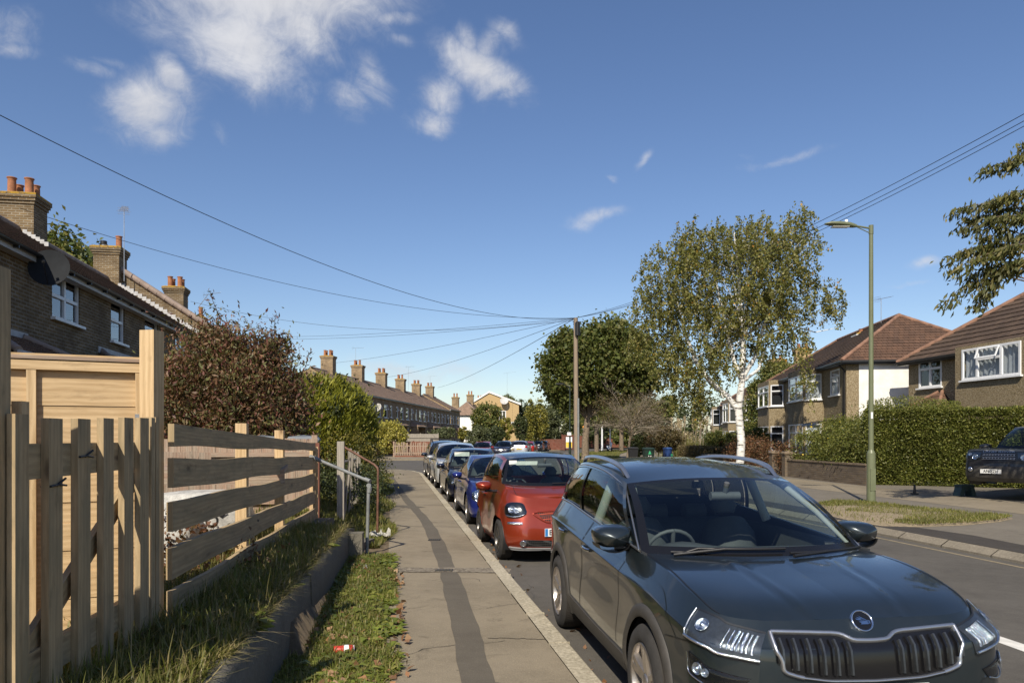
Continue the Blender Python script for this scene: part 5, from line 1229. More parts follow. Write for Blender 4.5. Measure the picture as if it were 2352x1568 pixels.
def bay2(par, y0, y1, p, z0, z1, cant, wz, parts, curt=True, lower=True):
    """canted bay: front + angled side faces"""
    mb = MB(); W_ = y1 - y0 - 2 * cant; ops = [(.12, W_ - .12, wz[0], wz[1])] + ([(.12, W_ - .12, wz[2], wz[3])] if lower else [])
    wall_cells(mb, (-p, y0 + cant, 0), (0, 1, 0), (-1, 0, 0), W_, z0, z1, ops, .06)
    Ls = math.hypot(cant, p); u1 = Vector((-p, cant)).normalized(); u2 = Vector((p, cant)).normalized()
    for (o, u, nn) in (((0, y0, 0), (-p / Ls, cant / Ls, 0), (-cant / Ls, -p / Ls, 0)), ((-p, y1 - cant, 0), (p / Ls, cant / Ls, 0), (-cant / Ls, p / Ls, 0))):
        wall_cells(mb, o, u, nn, Ls, z0, z1, [(.12, Ls - .12, wz[0], wz[1])] + ([(.12, Ls - .12, wz[2], wz[3])] if lower else []), .06)
    mb.face([(0, y0, z0), (-p, y0 + cant, z0), (-p, y1 - cant, z0), (0, y1, z0)]); mb.build('bay_wall', M_pebble, par)
    for (c, d) in ((wz[0], wz[1]),) + (((wz[2], wz[3]),) if lower else ()):
        window(par, (-p, y0 + cant, 0), (0, 1, 0), (-1, 0, 0), .12, W_ - .12, c, d, parts, tuple(.7 for _ in range(len(parts) + 1)), fr=.06, rev=.02, curtain=LACE if curt else None)
        for (o, u, nn) in (((0, y0, 0), (-p / Ls, cant / Ls, 0), (-cant / Ls, -p / Ls, 0)), ((-p, y1 - cant, 0), (p / Ls, cant / Ls, 0), (-cant / Ls, p / Ls, 0))):
            window(par, o, u, nn, .12, Ls - .12, c, d, (), (.7,), fr=.06, rev=.02, curtain=LACE if curt else None)
bay2(h2, 3.4, 7.7, .85, .3, 5.35, .6, (3.75, 5.05, 1.0, 2.5), (.5,))
bay2(h2, 11.2, 15.6, .85, .3, 5.35, .6, (3.75, 5.05, 1.0, 2.5), (.5,), False)
mb = MB(); mb.box((-.02, 9.0, 2.75), (.04, .8, .22)); mb.build('air_brick', M_redbrick, h2)
mb = MB(); rows = [[(-1.3 * math.sin(a) * 1.0, y, 2.35 + .30 * math.cos(a)) for a in np.linspace(0, PI / 2 * .95, 8)] for y in np.linspace(.3, 2.7, 6)]; mb.grid(rows); mb.grid([[(x, y, z - .03) for x, y, z in r_] for r_ in rows], flip=True); mb.build('porch_canopy', M_gutter, h2)
aerial('TV aerial standing on the hipped roof of the house with the white flank', (19.05, 38.2, 7.7), 1.25, None, .35, .22, 9, ln=.95)
# third and fourth right houses
h3 = hip_house('pebbledash_house', 'pebbledashed semi behind the birch trunk with white bay windows and reddish tiles', (19.2, 55.5), (.10, 1), 17.5, 3.9, .3, 5.35, 7.9, M_pebble, M_tile_o, None, [(.6, 1.8, 3.3, 4.9, net(curtain=None, trans=(.7,))), (15.6, 16.8, 3.3, 4.9, net(curtain=None, trans=(.7,)))], [(3.9, 5.0, (1.2, .8), 7.2, 9.0, [(-.3, 0, .4, .13), (.3, 0, .4, .13)], M_cream), (3.9, 13.0, (1.2, .8), 7.2, 9.0, [(-.3, 0, .4, .13), (.3, 0, .4, .13)], M_cream)], cast=-1, rows=15)
bay2(h3, 3.2, 7.6, .9, .3, 5.2, .8, (3.2, 4.9, 1.0, 2.4), (.5,), False); bay2(h3, 10.0, 14.4, .9, .3, 5.2, .8, (3.2, 4.9, 1.0, 2.4), (.5,), False)
h4 = hip_house('pebbledash_house', 'small looking pebbledashed house furthest along the right row, half hidden by trees', (22.2, 78), (.22, 1), 17.5, 3.9, .3, 5.3, 7.8, M_pebble, M_tile_o, None, [(.6, 1.8, 3.3, 4.9, {}), (15.6, 16.8, 3.3, 4.9, {})], [], cast=-1, rows=12)
bay2(h4, 3.2, 7.6, .9, .3, 5.2, .8, (3.2, 4.9, 1.0, 2.4), (.5,), False, False)
h5 = hip_house('bungalow', 'distant low house with dark blue solar panels on its tiled roof', (30.5, 108), (.35, 1), 12, 4.5, .3, 3.4, 6.6, M_pebble, M_tile_o, None, [], [], cast=-1, rows=10)
mb = MB()
for i in range(3):
    for j in range(2):
        f0, f1 = .25 + .3 * j, .25 + .3 * j + .27; y0, y1 = 2 + i * 2.3, 4.2 + i * 2.3
        p = lambda f, y: (-.3 + f * 4.8, y, 3.4 + f * 3.2 + .12); mb.face([p(f0, y0), p(f1, y0), p(f1, y1), p(f0, y1)])
mb.build('solar_panel', simple('solar_blue', (.02, .03, .09), .2, var=.1), h5)
# ---------------------------------------------------------------- planting, left
tree('purple_leaved_tree', 'bushy small tree with dense purple brown drooping leaves behind the board fence', 'tree', (-5.55, 15.2, .45),
     [(-6.1, 15.2, 2.7, 1.15, 1.2, 1.35), (-5.3, 15.1, 2.6, .95, 1.0, 1.35), (-4.85, 15.3, 2.2, .62, .9, 1.0), (-6.6, 15.3, 2.0, .7, .9, 1.1), (-5.5, 15.0, 1.6, 1.3, 1.0, .8), (-6.05, 15.2, 3.65, .5, .5, .45), (-4.95, 15.2, 3.5, .42, .5, .5), (-6.9, 15.2, 3.0, .4, .5, .6)],
     80000, .088, L_purple, M_darktwig, [((-5.55, 15.2, .45), .07), ((-5.5, 15.2, 1.6), .05)], droop=.8, shell=.3, spread=.19, aspect=.36, limbs=16, lr=.012)
# a few stray shoots at its top
mb = MB(); V = []
for (x, z, h, dx) in ((-5.95, 3.9, .85, -.15), (-5.0, 3.7, .6, .25), (-4.4, 3.0, .55, .35), (-6.2, 3.9, .5, -.1)):
    pts = [(x + dx * t + .05 * math.sin(t * 5), 15.1, z + h * t) for t in np.linspace(0, 1, 8)]; mb.tube([(p[0] + 5.55, p[1] - 15.2, p[2] - .45) for p in pts], .006, 4, cap=False)
    C = np.array([[p[0] + RNG.normal() * .05, p[1], p[2] + RNG.normal() * .03] for p in pts for _ in range(5)]) - np.array([-5.55, 15.2, .45]); V.append(leaf_quads(C, .09, .3, .8))
tp_ = bpy.data.objects['purple_leaved_tree']; mb.build('shoot', M_darktwig, tp_); quads_mesh('shoot_leaves', np.concatenate(V), L_purple, tp_)
# conifer hedge: upswept sprays
t = thing('conifer_hedge', 'tall yellow green conifer hedge bulging beside the far end of the pavement', 'hedge', (-5.05, 20.2, .3))
blobs = [(-.2, -.2, 1.7, .95, 1.3, 1.2), (.25, -.1, 2.2, .75, 1.2, .9), (-.5, .1, 2.55, .85, 1.1, .65), (.2, 1.3, 1.9, .9, 1.5, 1.0), (-.9, -.1, 1.8, .9, 1.2, 1.1), (.45, .4, 1.5, .65, 1.5, .9), (-.9, .8, 2.4, .8, 1.3, .7), (-.1, 2.6, 1.7, .9, 1.4, 1.1)]
cl, pts = blob_pts(blobs, 56000, .78, 1500, .09); ax = np.array([.42, -.10, 1.0]) * np.ones((len(pts), 1)); out_ = unit(pts - np.array([-.2, .4, 1.2])) * .55
quads_mesh('foliage', leaf_quads(pts, .14, .2, axis=ax + out_, var=.3), L_conif, t)
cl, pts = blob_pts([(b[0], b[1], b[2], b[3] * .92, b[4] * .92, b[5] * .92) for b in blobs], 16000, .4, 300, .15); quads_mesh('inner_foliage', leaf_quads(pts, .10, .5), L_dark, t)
mb = MB(); mb.tube([(0, 0, -.2), (0, 0, 2.4)], .09, 7); mb.build('stem', M_bark, t)
t = bush('golden_hedge', 'ragged gold flecked privet at the foot of the conifer hedge', 'hedge', (-4.2, 19.6, 1.05), (.62, 1.3, .95), 15000, .05, L_golden, zb=.15, blobs=[(-4.2, 19.2, 1.15, .55, .9, .95), (-4.35, 20.6, 1.0, .7, 1.2, .9), (-4.6, 22.5, .8, .7, 1.6, .75), (-4.7, 18.8, .8, .7, .7, .7)], shell=.6, stems=10)
bush('ivy_mound', 'low dark ivy growing under the palings beside the steps', 'ivy', (-3.6, 15.6, .7), (.7, 2.2, .5), 7000, .05, L_dark, zb=.3, shell=.6)
bush('verge_shrub', 'small green shrubs beyond the conifer hedge at the pavement edge', 'shrub', (-6.1, 27.5, .6), (.7, 3.5, .6), 8000, .07, L_midg, zb=.2, shell=.5)
bush('variegated_bush', 'round bright yellow variegated bush across the side street', 'bush', (-10.9, 66.5, 1.7), (1.35, 1.2, 1.5), 9000, .15, L_varieg, zb=.4, shell=.75, spread=.12)
# big trees behind the near terrace
for i, (bx, by, s_) in enumerate(((-20.6, 34, 1.0), (-21.8, 26, 1.1), (-20.2, 29.3, .9))):
    tree('sycamore_tree', ['green tree rising behind the roof between the first and second chimney stacks', 'green tree showing at the far left edge behind the first chimney stack', 'tree top just over the roof ridge left of the first chimney stack'][i], 'tree', (bx, by, .6),
     [(bx, by, 8.2 * s_, 1.9, 2.0, 2.9), (bx + 1.2, by, 6.8 * s_, 1.8, 2.0, 2.4), (bx - 1.2, by, 6.8, 1.8, 2, 2.4)], 17000, .24, L_midg, M_bark, [((bx, by, .6), .25), ((bx, by, 4), .18), ((bx, by, 7), .1)], shell=.6, spread=.14, group='trees behind the left terrace')
# far left gardens: fences and shrubs
boarded('boarded_fence', 'long grey panel fence on the far corner behind the picket panels', (-13.6, 68.5), (-6.9, 69.6), .4, 2.15, M_greywood, .16)
boarded('boarded_fence', 'orange brown panel fence just behind the leaning pickets', (-12.2, 66.6), (-7.3, 67.4), .3, 1.45, M_redwood, .14)
pk = thing('picket_fence', 'leaning brown picket fence panels on the far corner of the side street', 'fence', (-10.25, 64.2, .12), .03)
for i in range(24):
    mb = MB(); Mx = Matrix.Translation((.12 + i * .155, 0, .12)) @ Matrix.Rotation(random.uniform(-.05, .12), 4, 'Y'); h = random.uniform(1.05, 1.2)
    mb.box((0, 0, h / 2), (.085, .02, h), 0, 0, grain=2, M=Mx); mb.build('picket', M_oldwood, pk)
for z in (.35, .95):
    mb = MB(); mb.box((1.9, .03, z), (3.8, .04, .08), 0, 0, grain=0); mb.build('rail', M_oldwood, pk)
mb = MB(); mb.box((0, .05, .65), (.12, .12, 1.4), 0, 0, grain=2); mb.build('post', M_oldwood, pk)
mb = MB(); mb.box((2.0, .06, .06), (4.2, .08, .16), 0, 0, grain=0); mb.build('gravel_board', M_redwood, pk)
def blob_bush(lab, px, py, Y, wpx, hpx, lm, n=6000, leaf=.16, nm='garden_bush', cat='bush', zb=.3, shell=.6, lumps=5, dk=.12, group=None):
    """centre of the bush from a survey sight line, size in sight pixels at distance Y"""
    c = P(px, py, Y); rx, rz = wpx / 2 / F * Y, hpx / 2 / F * Y; rs = random.Random(int(px * 7 + py)); B = [(c.x, c.y, c.z, rx * .8, rx * .8, rz * .85)]
    for i in range(lumps): a = rs.uniform(0, 2 * PI); B.append((c.x + rx * .45 * math.cos(a), c.y + rs.uniform(-.4, .4) * rx, c.z + rz * .45 * math.sin(a), rx * rs.uniform(.4, .6), rx * .5, rz * rs.uniform(.4, .6)))
    return bush(nm, lab, cat, (c.x, c.y, c.z), (rx, rx, rz), n, leaf, lm, zb=zb, blobs=B, shell=shell, spread=dk, group=group)
blob_bush('green shrubs in front of the last far terrace house', 1020, 995, 76, 70, 26, L_greyg, 4500, .16)
blob_bush('rounded grey green bush left of the red parked car', 1098, 1005, 72, 58, 62, L_greyg, 7000, .16)
blob_bush('leafy green and gold tree above the grey green bush', 1120, 968, 90, 92, 92, L_midg, 9000, .22, 'garden_tree', 'tree')
blob_bush('yellow green shrub between the white end house and the bushes', 1063, 997, 80, 30, 34, L_yelg, 2500, .2)
blob_bush('dark bushy shrub behind the red parked car', 1140, 1000, 80, 50, 50, L_dark, 4500, .2)
blob_bush('gold flecked shrub to the left of the dark columnar conifers', 1160, 985, 88, 40, 60, L_yelg, 3500, .2)
blob_bush('dark green columnar conifer, left of the pair', 1190, 978, 95, 20, 70, L_dark, 3500, .18, 'columnar_conifer', 'conifer', lumps=0)
blob_bush('dark green columnar conifer, right of the pair', 1203, 982, 93, 18, 66, L_dark, 3500, .18, 'columnar_conifer', 'conifer', lumps=0)
blob_bush('tall golden conifer, left and narrower of the golden pair', 1216, 965, 100, 24, 115, L_yelg, 5000, .2, 'golden_conifer', 'conifer', lumps=2)
blob_bush('tall golden conifer, right and wider of the golden pair', 1240, 966, 102, 34, 118, L_yelg, 6500, .2, 'golden_conifer', 'conifer', lumps=2)
blob_bush('bright yellow trimmed hedge behind the row of far parked cars', 1222, 1013, 104, 62, 20, L_yelg, 3500, .16, 'garden_hedge', 'hedge')
blob_bush('green bush on the brick wall at the far junction', 1260, 1012, 104, 36, 26, L_midg, 3000, .18)
for i, (px, py, Y, w_, h_) in enumerate(((1165, 928, 190, 60, 46), (1195, 938, 185, 50, 60), (1290, 945, 128, 70, 120), (1330, 955, 126, 70, 110), (1375, 985, 120, 80, 70), (1265, 975, 122, 50, 90), (1430, 1000, 112, 60, 50), (1400, 960, 130, 90, 80), (1480, 950, 120, 70, 90), (1530, 935, 110, 60, 60))):
    lab = ['hazy tree top right of the tan gabled block', 'tree top beside the golden conifers', 'big mid green tree at the far bend left of the telegraph pole', 'green tree straight behind the telegraph pole at the bend', 'low tree seen beyond the maple trunk', 'narrow green tree beside the golden conifers', 'dark tree over the far footpath', 'tree behind the maple at the far bend', 'tree behind the bare twigged shrub', 'dark tree left of the distant solar roof'][i]
    blob_bush(lab, px, py, Y, w_, h_, [L_midg, L_dark, L_greyg][i % 3], 6500, .3, 'background_tree', 'tree', zb=.2, shell=.55, lumps=7, dk=.15, group='trees around the far bend')
boarded('boarded_fence', 'long brown fence at the far bend under the trees', (8.4, 122), (24, 128), .1, 2.1, M_redwood, .3, rail_=False)
boarded('boarded_fence', 'tall brown gate like fence by the far junction', (7.0, 103.6), (9.2, 105.5), .1, 2.2, M_redwood, .2, rail_=False)
t = thing('brick_wall', 'orange brick garden wall at the far junction', 'wall', (4.1, 101.5, .1)); mb = MB(); mb.box((1.3, .5, .75), (3.2, .25, 1.5)); mb.build('brickwork', M_redbrick, t); mb = MB(); mb.box((2.95, .5, .9), (.4, .4, 1.9)); mb.build('pier', M_redbrick, t)
stuff(quads_mesh('woodland', leaf_quads(blob_pts([(x, 205 + 12 * math.sin(x), 3.0 + 3 * math.sin(x * .37) ** 2, 9, 6, 4.6 + 2.4 * math.sin(x * .61) ** 2) for x in np.arange(-90, 130, 8.0)], 52000, .6, 900, .12)[1], .75, .7), L_dark), 'distant belt of trees closing the view at the end of the street', 'woodland')
# ---------------------------------------------------------------- planting, right
tree('birch_tree', 'large silver birch with white forking trunk and small drooping leaves on the verge', 'tree', (10.75, 35.0, .1),
     [(10.2, 35, 9.6, 3.2, 3.0, 2.6), (7.6, 35, 9.2, 2.0, 2.0, 2.0), (12.6, 35, 9.6, 2.3, 2.4, 2.6), (8.6, 35, 6.9, 2.2, 2.2, 2.2), (11.8, 35, 7.1, 2.4, 2.2, 2.0), (6.5, 35, 7.5, 1.2, 1.3, 1.4), (9.0, 35, 11.0, 1.8, 2, 1.3), (11.5, 35, 11.2, 1.7, 2, 1.2), (13.6, 35, 11.7, .7, .9, 1.4), (14.4, 35, 8.6, 1.3, 1.2, 1.2), (7.8, 35, 5.2, 1.1, 1.3, 1.3), (9.6, 35, 5.2, 1.4, 1.3, 1.1), (13.7, 34.4, 6.0, .6, .8, 1.2), (13.5, 34.0, 4.6, .5, .6, .8), (6.0, 35, 6.3, .8, .9, .8), (8.3, 35, 4.3, .9, .9, .9), (8.9, 34.8, 3.5, .6, .6, .7), (7.2, 35, 5.6, .9, 1, .8), (15.2, 35, 8.0, .7, .8, .7)],
     74000, .105, L_birch, M_birch, [((10.75, 35, .1), .20), ((10.85, 35, 1.6), .185), ((10.7, 35, 3.2), .18), ((10.9, 35, 4.6), .15), ((10.95, 35, 6.5), .10), ((10.7, 35, 9.5), .06), ((10.5, 35, 11.5), .03)], droop=.9, shell=.3, ncl=2000, spread=.095, hang=2.0, limbs=46, aspect=.7, fork=.62, lr=.013, gold=L_gold)
bt = bpy.data.objects['birch_tree']; mb = MB(); o = Vector((10.75, 35, .1))
for pts, rs in (([(10.72, 35, 3.0), (10.2, 35, 3.75), (9.4, 34.9, 4.35), (8.7, 34.9, 5.3), (8.2, 34.9, 6.6), (7.7, 35, 8.6)], [.14, .13, .12, .10, .075, .03]), ([(10.9, 35, 4.4), (10.55, 35.1, 5.3), (10.2, 35.2, 7.0), (9.6, 35.2, 9.6)], [.12, .10, .07, .03]), ([(10.95, 35, 4.7), (11.5, 35, 5.6), (12.0, 35, 7.4), (12.9, 35, 9.8), (13.3, 35, 11.2)], [.12, .10, .075, .05, .02]), ([(11.0, 35, 4.5), (11.6, 34.8, 5.0), (11.9, 34.7, 6.0)], [.08, .07, .03]), ([(11.9, 35, 6.6), (13.2, 35, 7.1), (14.3, 34.9, 6.75), (15.3, 34.8, 6.95)], [.05, .035, .025, .008]), ([(8.9, 34.9, 5.0), (9.6, 34.8, 4.3), (9.9, 34.6, 3.6)], [.05, .05, .03])):
    mb.tube([Vector(p) - o for p in pts], rs, 9, cap=False)
mb.build('fork', M_birch, bt)
tree('maple_tree', 'broad dark green maple on the verge behind the telegraph pole', 'tree', (5.35, 54, .1),
     [(5.9, 54, 7.4, 3.0, 3.0, 2.3), (3.7, 54, 6.7, 1.75, 2.2, 2.4), (8.6, 54, 7.2, 2.0, 2.3, 2.4), (6.9, 54, 8.9, 2.3, 2.4, 1.6), (4.1, 54, 8.2, 1.4, 1.8, 1.5), (9.6, 54, 6.0, 1.3, 1.6, 1.6), (5.0, 54, 5.3, 2.2, 2, 1.3), (7.8, 54, 5.4, 1.7, 1.8, 1.2), (3.6, 54, 4.9, 1.2, 1.5, 1.2)],
     50000, .21, L_maple, M_bark, [((5.35, 54, .1), .30), ((5.35, 54, 1.6), .25), ((5.5, 54, 3.1), .22), ((5.7, 54, 5), .16), ((5.9, 54, 7.5), .08)], shell=.55, ncl=750, spread=.13, limbs=45, aspect=.85, fork=.5, lr=.035)
# bare twigged shrub tree
t = thing('bare_tree', 'nearly leafless tree with a dense grey brown haze of twigs beside the footpath', 'tree', (7.35, 47.5, .1))
mb = MB(); mb.tube([(0, 0, -.2), (.12, 0, .9), (.28, 0, 1.9), (.5, 0, 2.7)], [.10, .085, .08, .07], 9, cap=False); mb.build('trunk', M_bark, t)
mb = MB()
for k in range(34):
    a = random.uniform(0, 2 * PI); e = random.uniform(.12, 1.15); L = random.uniform(1.6, 3.0); p0 = Vector((.3, 0, 1.7 + random.random() * .9)); d = Vector((math.cos(a) * math.cos(e), math.sin(a) * math.cos(e), math.sin(e) * .8)); main = limb(mb, p0, p0 + d * L, .035, .010, sag=.10, n=5)
    for j in range(16):
        s_ = main[random.randint(2, len(main) - 1)]; d2_ = (d + Vector((random.gauss(0, .6), random.gauss(0, .6), random.gauss(.05, .5)))).normalized(); L2 = random.uniform(.4, 1.1); br = limb(mb, s_, s_ + d2_ * L2, .010, .004, n=3, seg=4, wob=.12)
        for q_ in range(3):
            s3 = br[random.randint(1, 4)]; d3_ = (d2_ + Vector((random.gauss(0, .7), random.gauss(0, .7), random.gauss(0, .6)))).normalized(); limb(mb, s3, s3 + d3_ * random.uniform(.2, .5), .006, .003, n=3, seg=2)
mb.build('branches', M_twig, t)
cl, pts = blob_pts([(.4, 0, 3.4, 2.4, 2.0, 1.2), (-1.3, 0, 3.6, .8, 1, .9), (1.4, 0, 3.0, 1.2, 1, .9)], 7500, .4, 300, .14); quads_mesh('sparse_leaves', leaf_quads(pts, .07, .6), L_brownb, t)
# privet hedge by the drive, with a core so that no light comes through
def hedge(name, label, org, rz, lo, hi, n, leaf, lm, faces=None, depth=.12, wob=.08, core=True, aspect=.6):
    t = thing(name, label, 'hedge', org, rz)
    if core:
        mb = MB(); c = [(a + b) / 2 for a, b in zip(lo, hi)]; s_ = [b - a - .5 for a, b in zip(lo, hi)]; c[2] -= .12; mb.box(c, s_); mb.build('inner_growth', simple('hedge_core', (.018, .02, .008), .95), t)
    quads_mesh('foliage', box_leaves(lo, hi, n, leaf, depth, aspect, wob, faces), lm, t); return t
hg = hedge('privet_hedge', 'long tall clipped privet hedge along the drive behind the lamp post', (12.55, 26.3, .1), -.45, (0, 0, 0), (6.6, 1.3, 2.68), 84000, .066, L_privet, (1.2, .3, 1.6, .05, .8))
C = RNG.random((3600, 3)); C[:, 0] = C[:, 0] * 2.9 + .05; C[:, 1] = C[:, 1] * 1.3 + .1; C[:, 2] = 2.75 + (C[:, 2] ** 2) * .45 * (1.0 - .35 * np.abs(C[:, 0] - 1.2)); quads_mesh('shoots', leaf_quads(C, .06, .5, axis=np.array([[0, 0, 1.0]])), L_privet, hg)
h2g = bush('flowering_hedge', 'rounded green hedge with a few yellow flowers above the brick garden wall', 'hedge', (12.95, 29.0, 1.55), (1, 3, 1), 44000, .066, L_privet, zb=.1, blobs=[(13.0, 27.5, 1.45, .95, 1.5, 1.0), (12.9, 29.2, 1.5, .9, 1.6, 1.05), (12.6, 31.0, 1.25, .75, 1.2, .8), (13.9, 28.2, 1.6, 1.1, 1.6, 1.1), (13.6, 30.4, 1.5, 1.2, 1.5, 1.0), (13.2, 26.9, 1.5, .8, .9, 1.0)], shell=.8, spread=.13)
C = np.array([[12.0 + 1.6 * random.random() - 12.95, 26.6 + 4.6 * random.random() - 29, .5 + 2.0 * random.random()] for _ in range(46)]); quads_mesh('flowers', leaf_quads(C, .075, .95), leafmat('yellow_flowers', [(.8, .6, .05), (.7, .48, .04)], .2), h2g)
gw = thing('garden_wall', 'low weathered brick garden wall in front of the flowering hedge', 'wall', (12.35, 25.6, .1), math.atan2(5.9, -.5) - PI / 2)
mb = MB(); L = 5.95; wall_cells(mb, (-.11, 0, 0), (0, 1, 0), (-1, 0, 0), L, -.1, .72, []); wall_cells(mb, (.11, L, 0), (0, -1, 0), (1, 0, 0), L, -.1, .72, []); mb.face([(-.11, 0, -.1), (.11, 0, -.1), (.11, 0, .72), (-.11, 0, .72)]); mb.build('brickwork', M_gwall, gw)
mb = MB(); mb.box((0, L / 2, .745), (.28, L + .02, .055)); mb.build('coping', M_stone, gw)
for i, (x, y) in enumerate(((11.83, 31.75), (11.72, 33.0))):
    t = thing('gate_pier', 'square brick gate pier with a pointed stone cap, %s of two' % ('nearer' if i == 0 else 'further'), 'gate pier', (x, y, .1))
    mb = MB(); s_ = .19
    for k, (a, b) in enumerate((((-s_, -s_), (s_, -s_)), ((s_, -s_), (s_, s_)), ((s_, s_), (-s_, s_)), ((-s_, s_), (-s_, -s_)))): mb.face([(*a, -.1), (*b, -.1), (*b, .98), (*a, .98)])
    mb.build('brickwork', M_gwall, t); mb = MB(); mb.lathe([(.0, .98), (.32, .98), (.33, 1.03), (.26, 1.07), (.0, 1.13)], 4, 0, Matrix.Rotation(PI / 4, 4, 'Z'), smooth=False); mb.build('cap', M_stone, t)
bush('dying_shrub', 'rusty brown dying shrub between the gate piers', 'shrub', (12.15, 32.6, .8), (.5, 1.0, .8), 4200, .07, L_rust, zb=.1)
bush('red_brown_hedge', 'low red brown hedge left of the gate piers under the birch', 'hedge', (11.9, 36.8, .95), (1.1, 2.6, .8), 16000, .07, L_rust, zb=.1, blobs=[(11.9, 34.9, .85, .7, 1.2, .75), (11.7, 36.9, 1.0, .9, 1.4, .85), (12.2, 39, .9, 1.0, 1.6, .75)], shell=.7)
hedge('brown_clipped_hedge', 'low grey brown clipped hedge with bare patches beyond the birch trunk', (10.8, 41.5, .1), -.02, (0, 0, 0), (1.4, 7.5, 1.15), 15000, .07, L_brownb, (1.5, .2, 1.5, .2, 1))
blob_bush('tall loose brown green shrub behind the blue bin', 1520, 1008, 52, 120, 62, L_brownb, 14000, .10, zb=.1)
blob_bush('dark green shrub just left of the green bin', 1465, 1015, 52, 46, 80, L_dark, 8000, .10, zb=.1)
blob_bush('light green rose bush in front of the bay windows, left of the birch', 1655, 1015, 47, 90, 60, L_midg, 9000, .10, zb=.1)
blob_bush('yellow green climber in front of the ground floor windows, right of the birch', 1740, 1010, 42, 70, 60, L_midg, 9000, .09, zb=.1)
blob_bush('clipped green hedge top left of the planter', 1690, 1030, 40, 70, 26, L_brownb, 7000, .08, zb=.1)
t = thing('ivy_growth', 'mass of green ivy climbing between the two pebbledashed blocks up to the eaves', 'ivy', (18.2, 53.5, .3))
cl, pts = blob_pts([(-.6, .2, 2.2, 1.1, .9, 2.2), (-.3, 0, 4.2, .9, .9, 1.6), (.3, 0, 5.4, .9, 1.3, 1.1), (-1.2, -.5, 1.3, 1.0, 1.0, 1.3), (1.2, .5, 6.3, 1.2, 2.2, .6), (.2, -.4, 3.2, .7, .8, 1.5)], 20000, .7, 500, .14); quads_mesh('foliage', leaf_quads(pts, .12, .85), L_midg, t)
mb = MB(); limb(mb, (0, .3, 0), (-.2, .2, 5), .08, .03); mb.build('stem', M_bark, t)
# pampas plumes
t = thing('pampas_grass', 'pale feathery pampas plumes in front of the third pebbledashed house', 'pampas grass', (13.6, 56, .1)); V = []; mb = MB()
for i in range(22):
    x, y = random.uniform(-1.6, 1.6), random.uniform(-1, 1); h = random.uniform(2.3, 3.2); mb.tube([(x, y, 0), (x * 1.1, y, h - .4)], .02, 4)
    C = np.array([[x * 1.1 + RNG.normal() * .05, y + RNG.normal() * .05, h - .45 + random.random() * .75] for _ in range(60)]); V.append(leaf_quads(C, .16, .3, axis=np.array([[0, 0, 1.0]])))
mb.build('stem', M_grass_stem if 'M_grass_stem' in globals() else M_twig, t); quads_mesh('plume', np.concatenate(V), L_pampas, t)
V = blades(1500, RNG.normal(size=(1500, 2)) * [1.0, .6], np.zeros(1500), 1.5, .03, .7); quads_mesh('leaves', V, L_grass, t)
# cherry tree reaching in from the right
ct = tree('cherry_tree', 'cherry tree reaching in from the right edge with long drooping leaves', 'tree', (12.6, 15.2, .1),
     [(12.1, 15.6, 5.5, .75, 1.2, .95), (12.5, 15.4, 6.4, 1.0, 1.4, .9), (12.6, 15.6, 4.7, .8, 1.0, .6), (13.2, 14.8, 5.2, 1.5, 2.2, 1.5), (12.9, 13.2, 6.2, 1.8, 2.0, 1.6)],
     14000, .15, L_cherry, M_bark, [((12.6, 15.2, .1), .17), ((12.6, 15.2, 1.8), .14), ((12.5, 15.3, 3.2), .11), ((12.4, 15.4, 5.0), .07)], droop=1.3, shell=.3, spread=.2, limbs=30, aspect=.36, lr=.014)
o = Vector((12.6, 15.2, .1)); mb = MB(); V = []
for (x, y, x0, y0, n, Y) in ((2255, 405, 2360, 372, 10, 15.6), (2300, 392, 2400, 350, 10, 15.4), (2190, 500, 2330, 470, 14, 15.8), (2222, 520, 2340, 505, 14, 15.9), (2205, 540, 2350, 540, 14, 15.7), (2250, 560, 2360, 560, 14, 15.6), (2215, 595, 2350, 570, 13, 16.0),
    (2178, 612, 2310, 560, 15, 15.8), (2186, 640, 2320, 590, 14, 15.6), (2225, 655, 2330, 600, 13, 15.9), (2168, 715, 2300, 625, 15, 15.8), (2245, 722, 2290, 630, 13, 15.7), (2262, 690, 2330, 600, 13, 15.6), (2285, 640, 2360, 590, 12, 15.5), (2320, 640, 2380, 590, 12, 15.7), (2300, 470, 2380, 440, 12, 15.5), (2270, 480, 2360, 450, 12, 15.8), (2345, 340, 2400, 380, 8, 15.5), (2280, 600, 2360, 560, 12, 15.4), (2240, 610, 2340, 575, 12, 15.6), (2320, 520, 2400, 500, 13, 15.5), (2330, 560, 2400, 540, 13, 15.7), (2300, 500, 2380, 480, 13, 15.9), (2265, 520, 2360, 500, 13, 15.5)):
    a, b = P(x0, y0, Y), P(x, y - 18, Y + .15); pts = limb(mb, a - o, b - o, .014, .004, sag=.08, seg=8, n=5, wob=.05); mb.tube([a - o, Vector((12.45, 15.35, 4.6)) - o], [.014, .03], 5, cap=False)
    for k in range(2, 9):
        for _ in range(int(n * 1.9)):
            q_ = Vector(pts[k]) + Vector((random.gauss(0, .09), random.gauss(0, .12), -.02 - abs(random.gauss(0, .10)))); V.append(tuple(q_))
ax = np.array([[-.45, -.1, -1.0]]) * np.ones((len(V), 1)); quads_mesh('leaf_sprays', leaf_quads(np.array(V), .150, .33, axis=ax, var=.25), L_cherry, ct); mb.build('boughs', M_bark, ct)
bush('flowering_bush', 'pale flowering bush on a low white wall at the far right of the footpath', 'bush', (17.5, 78, 1.6), (2.4, 1.2, .6), 2500, .2, L_pampas, zb=.2)
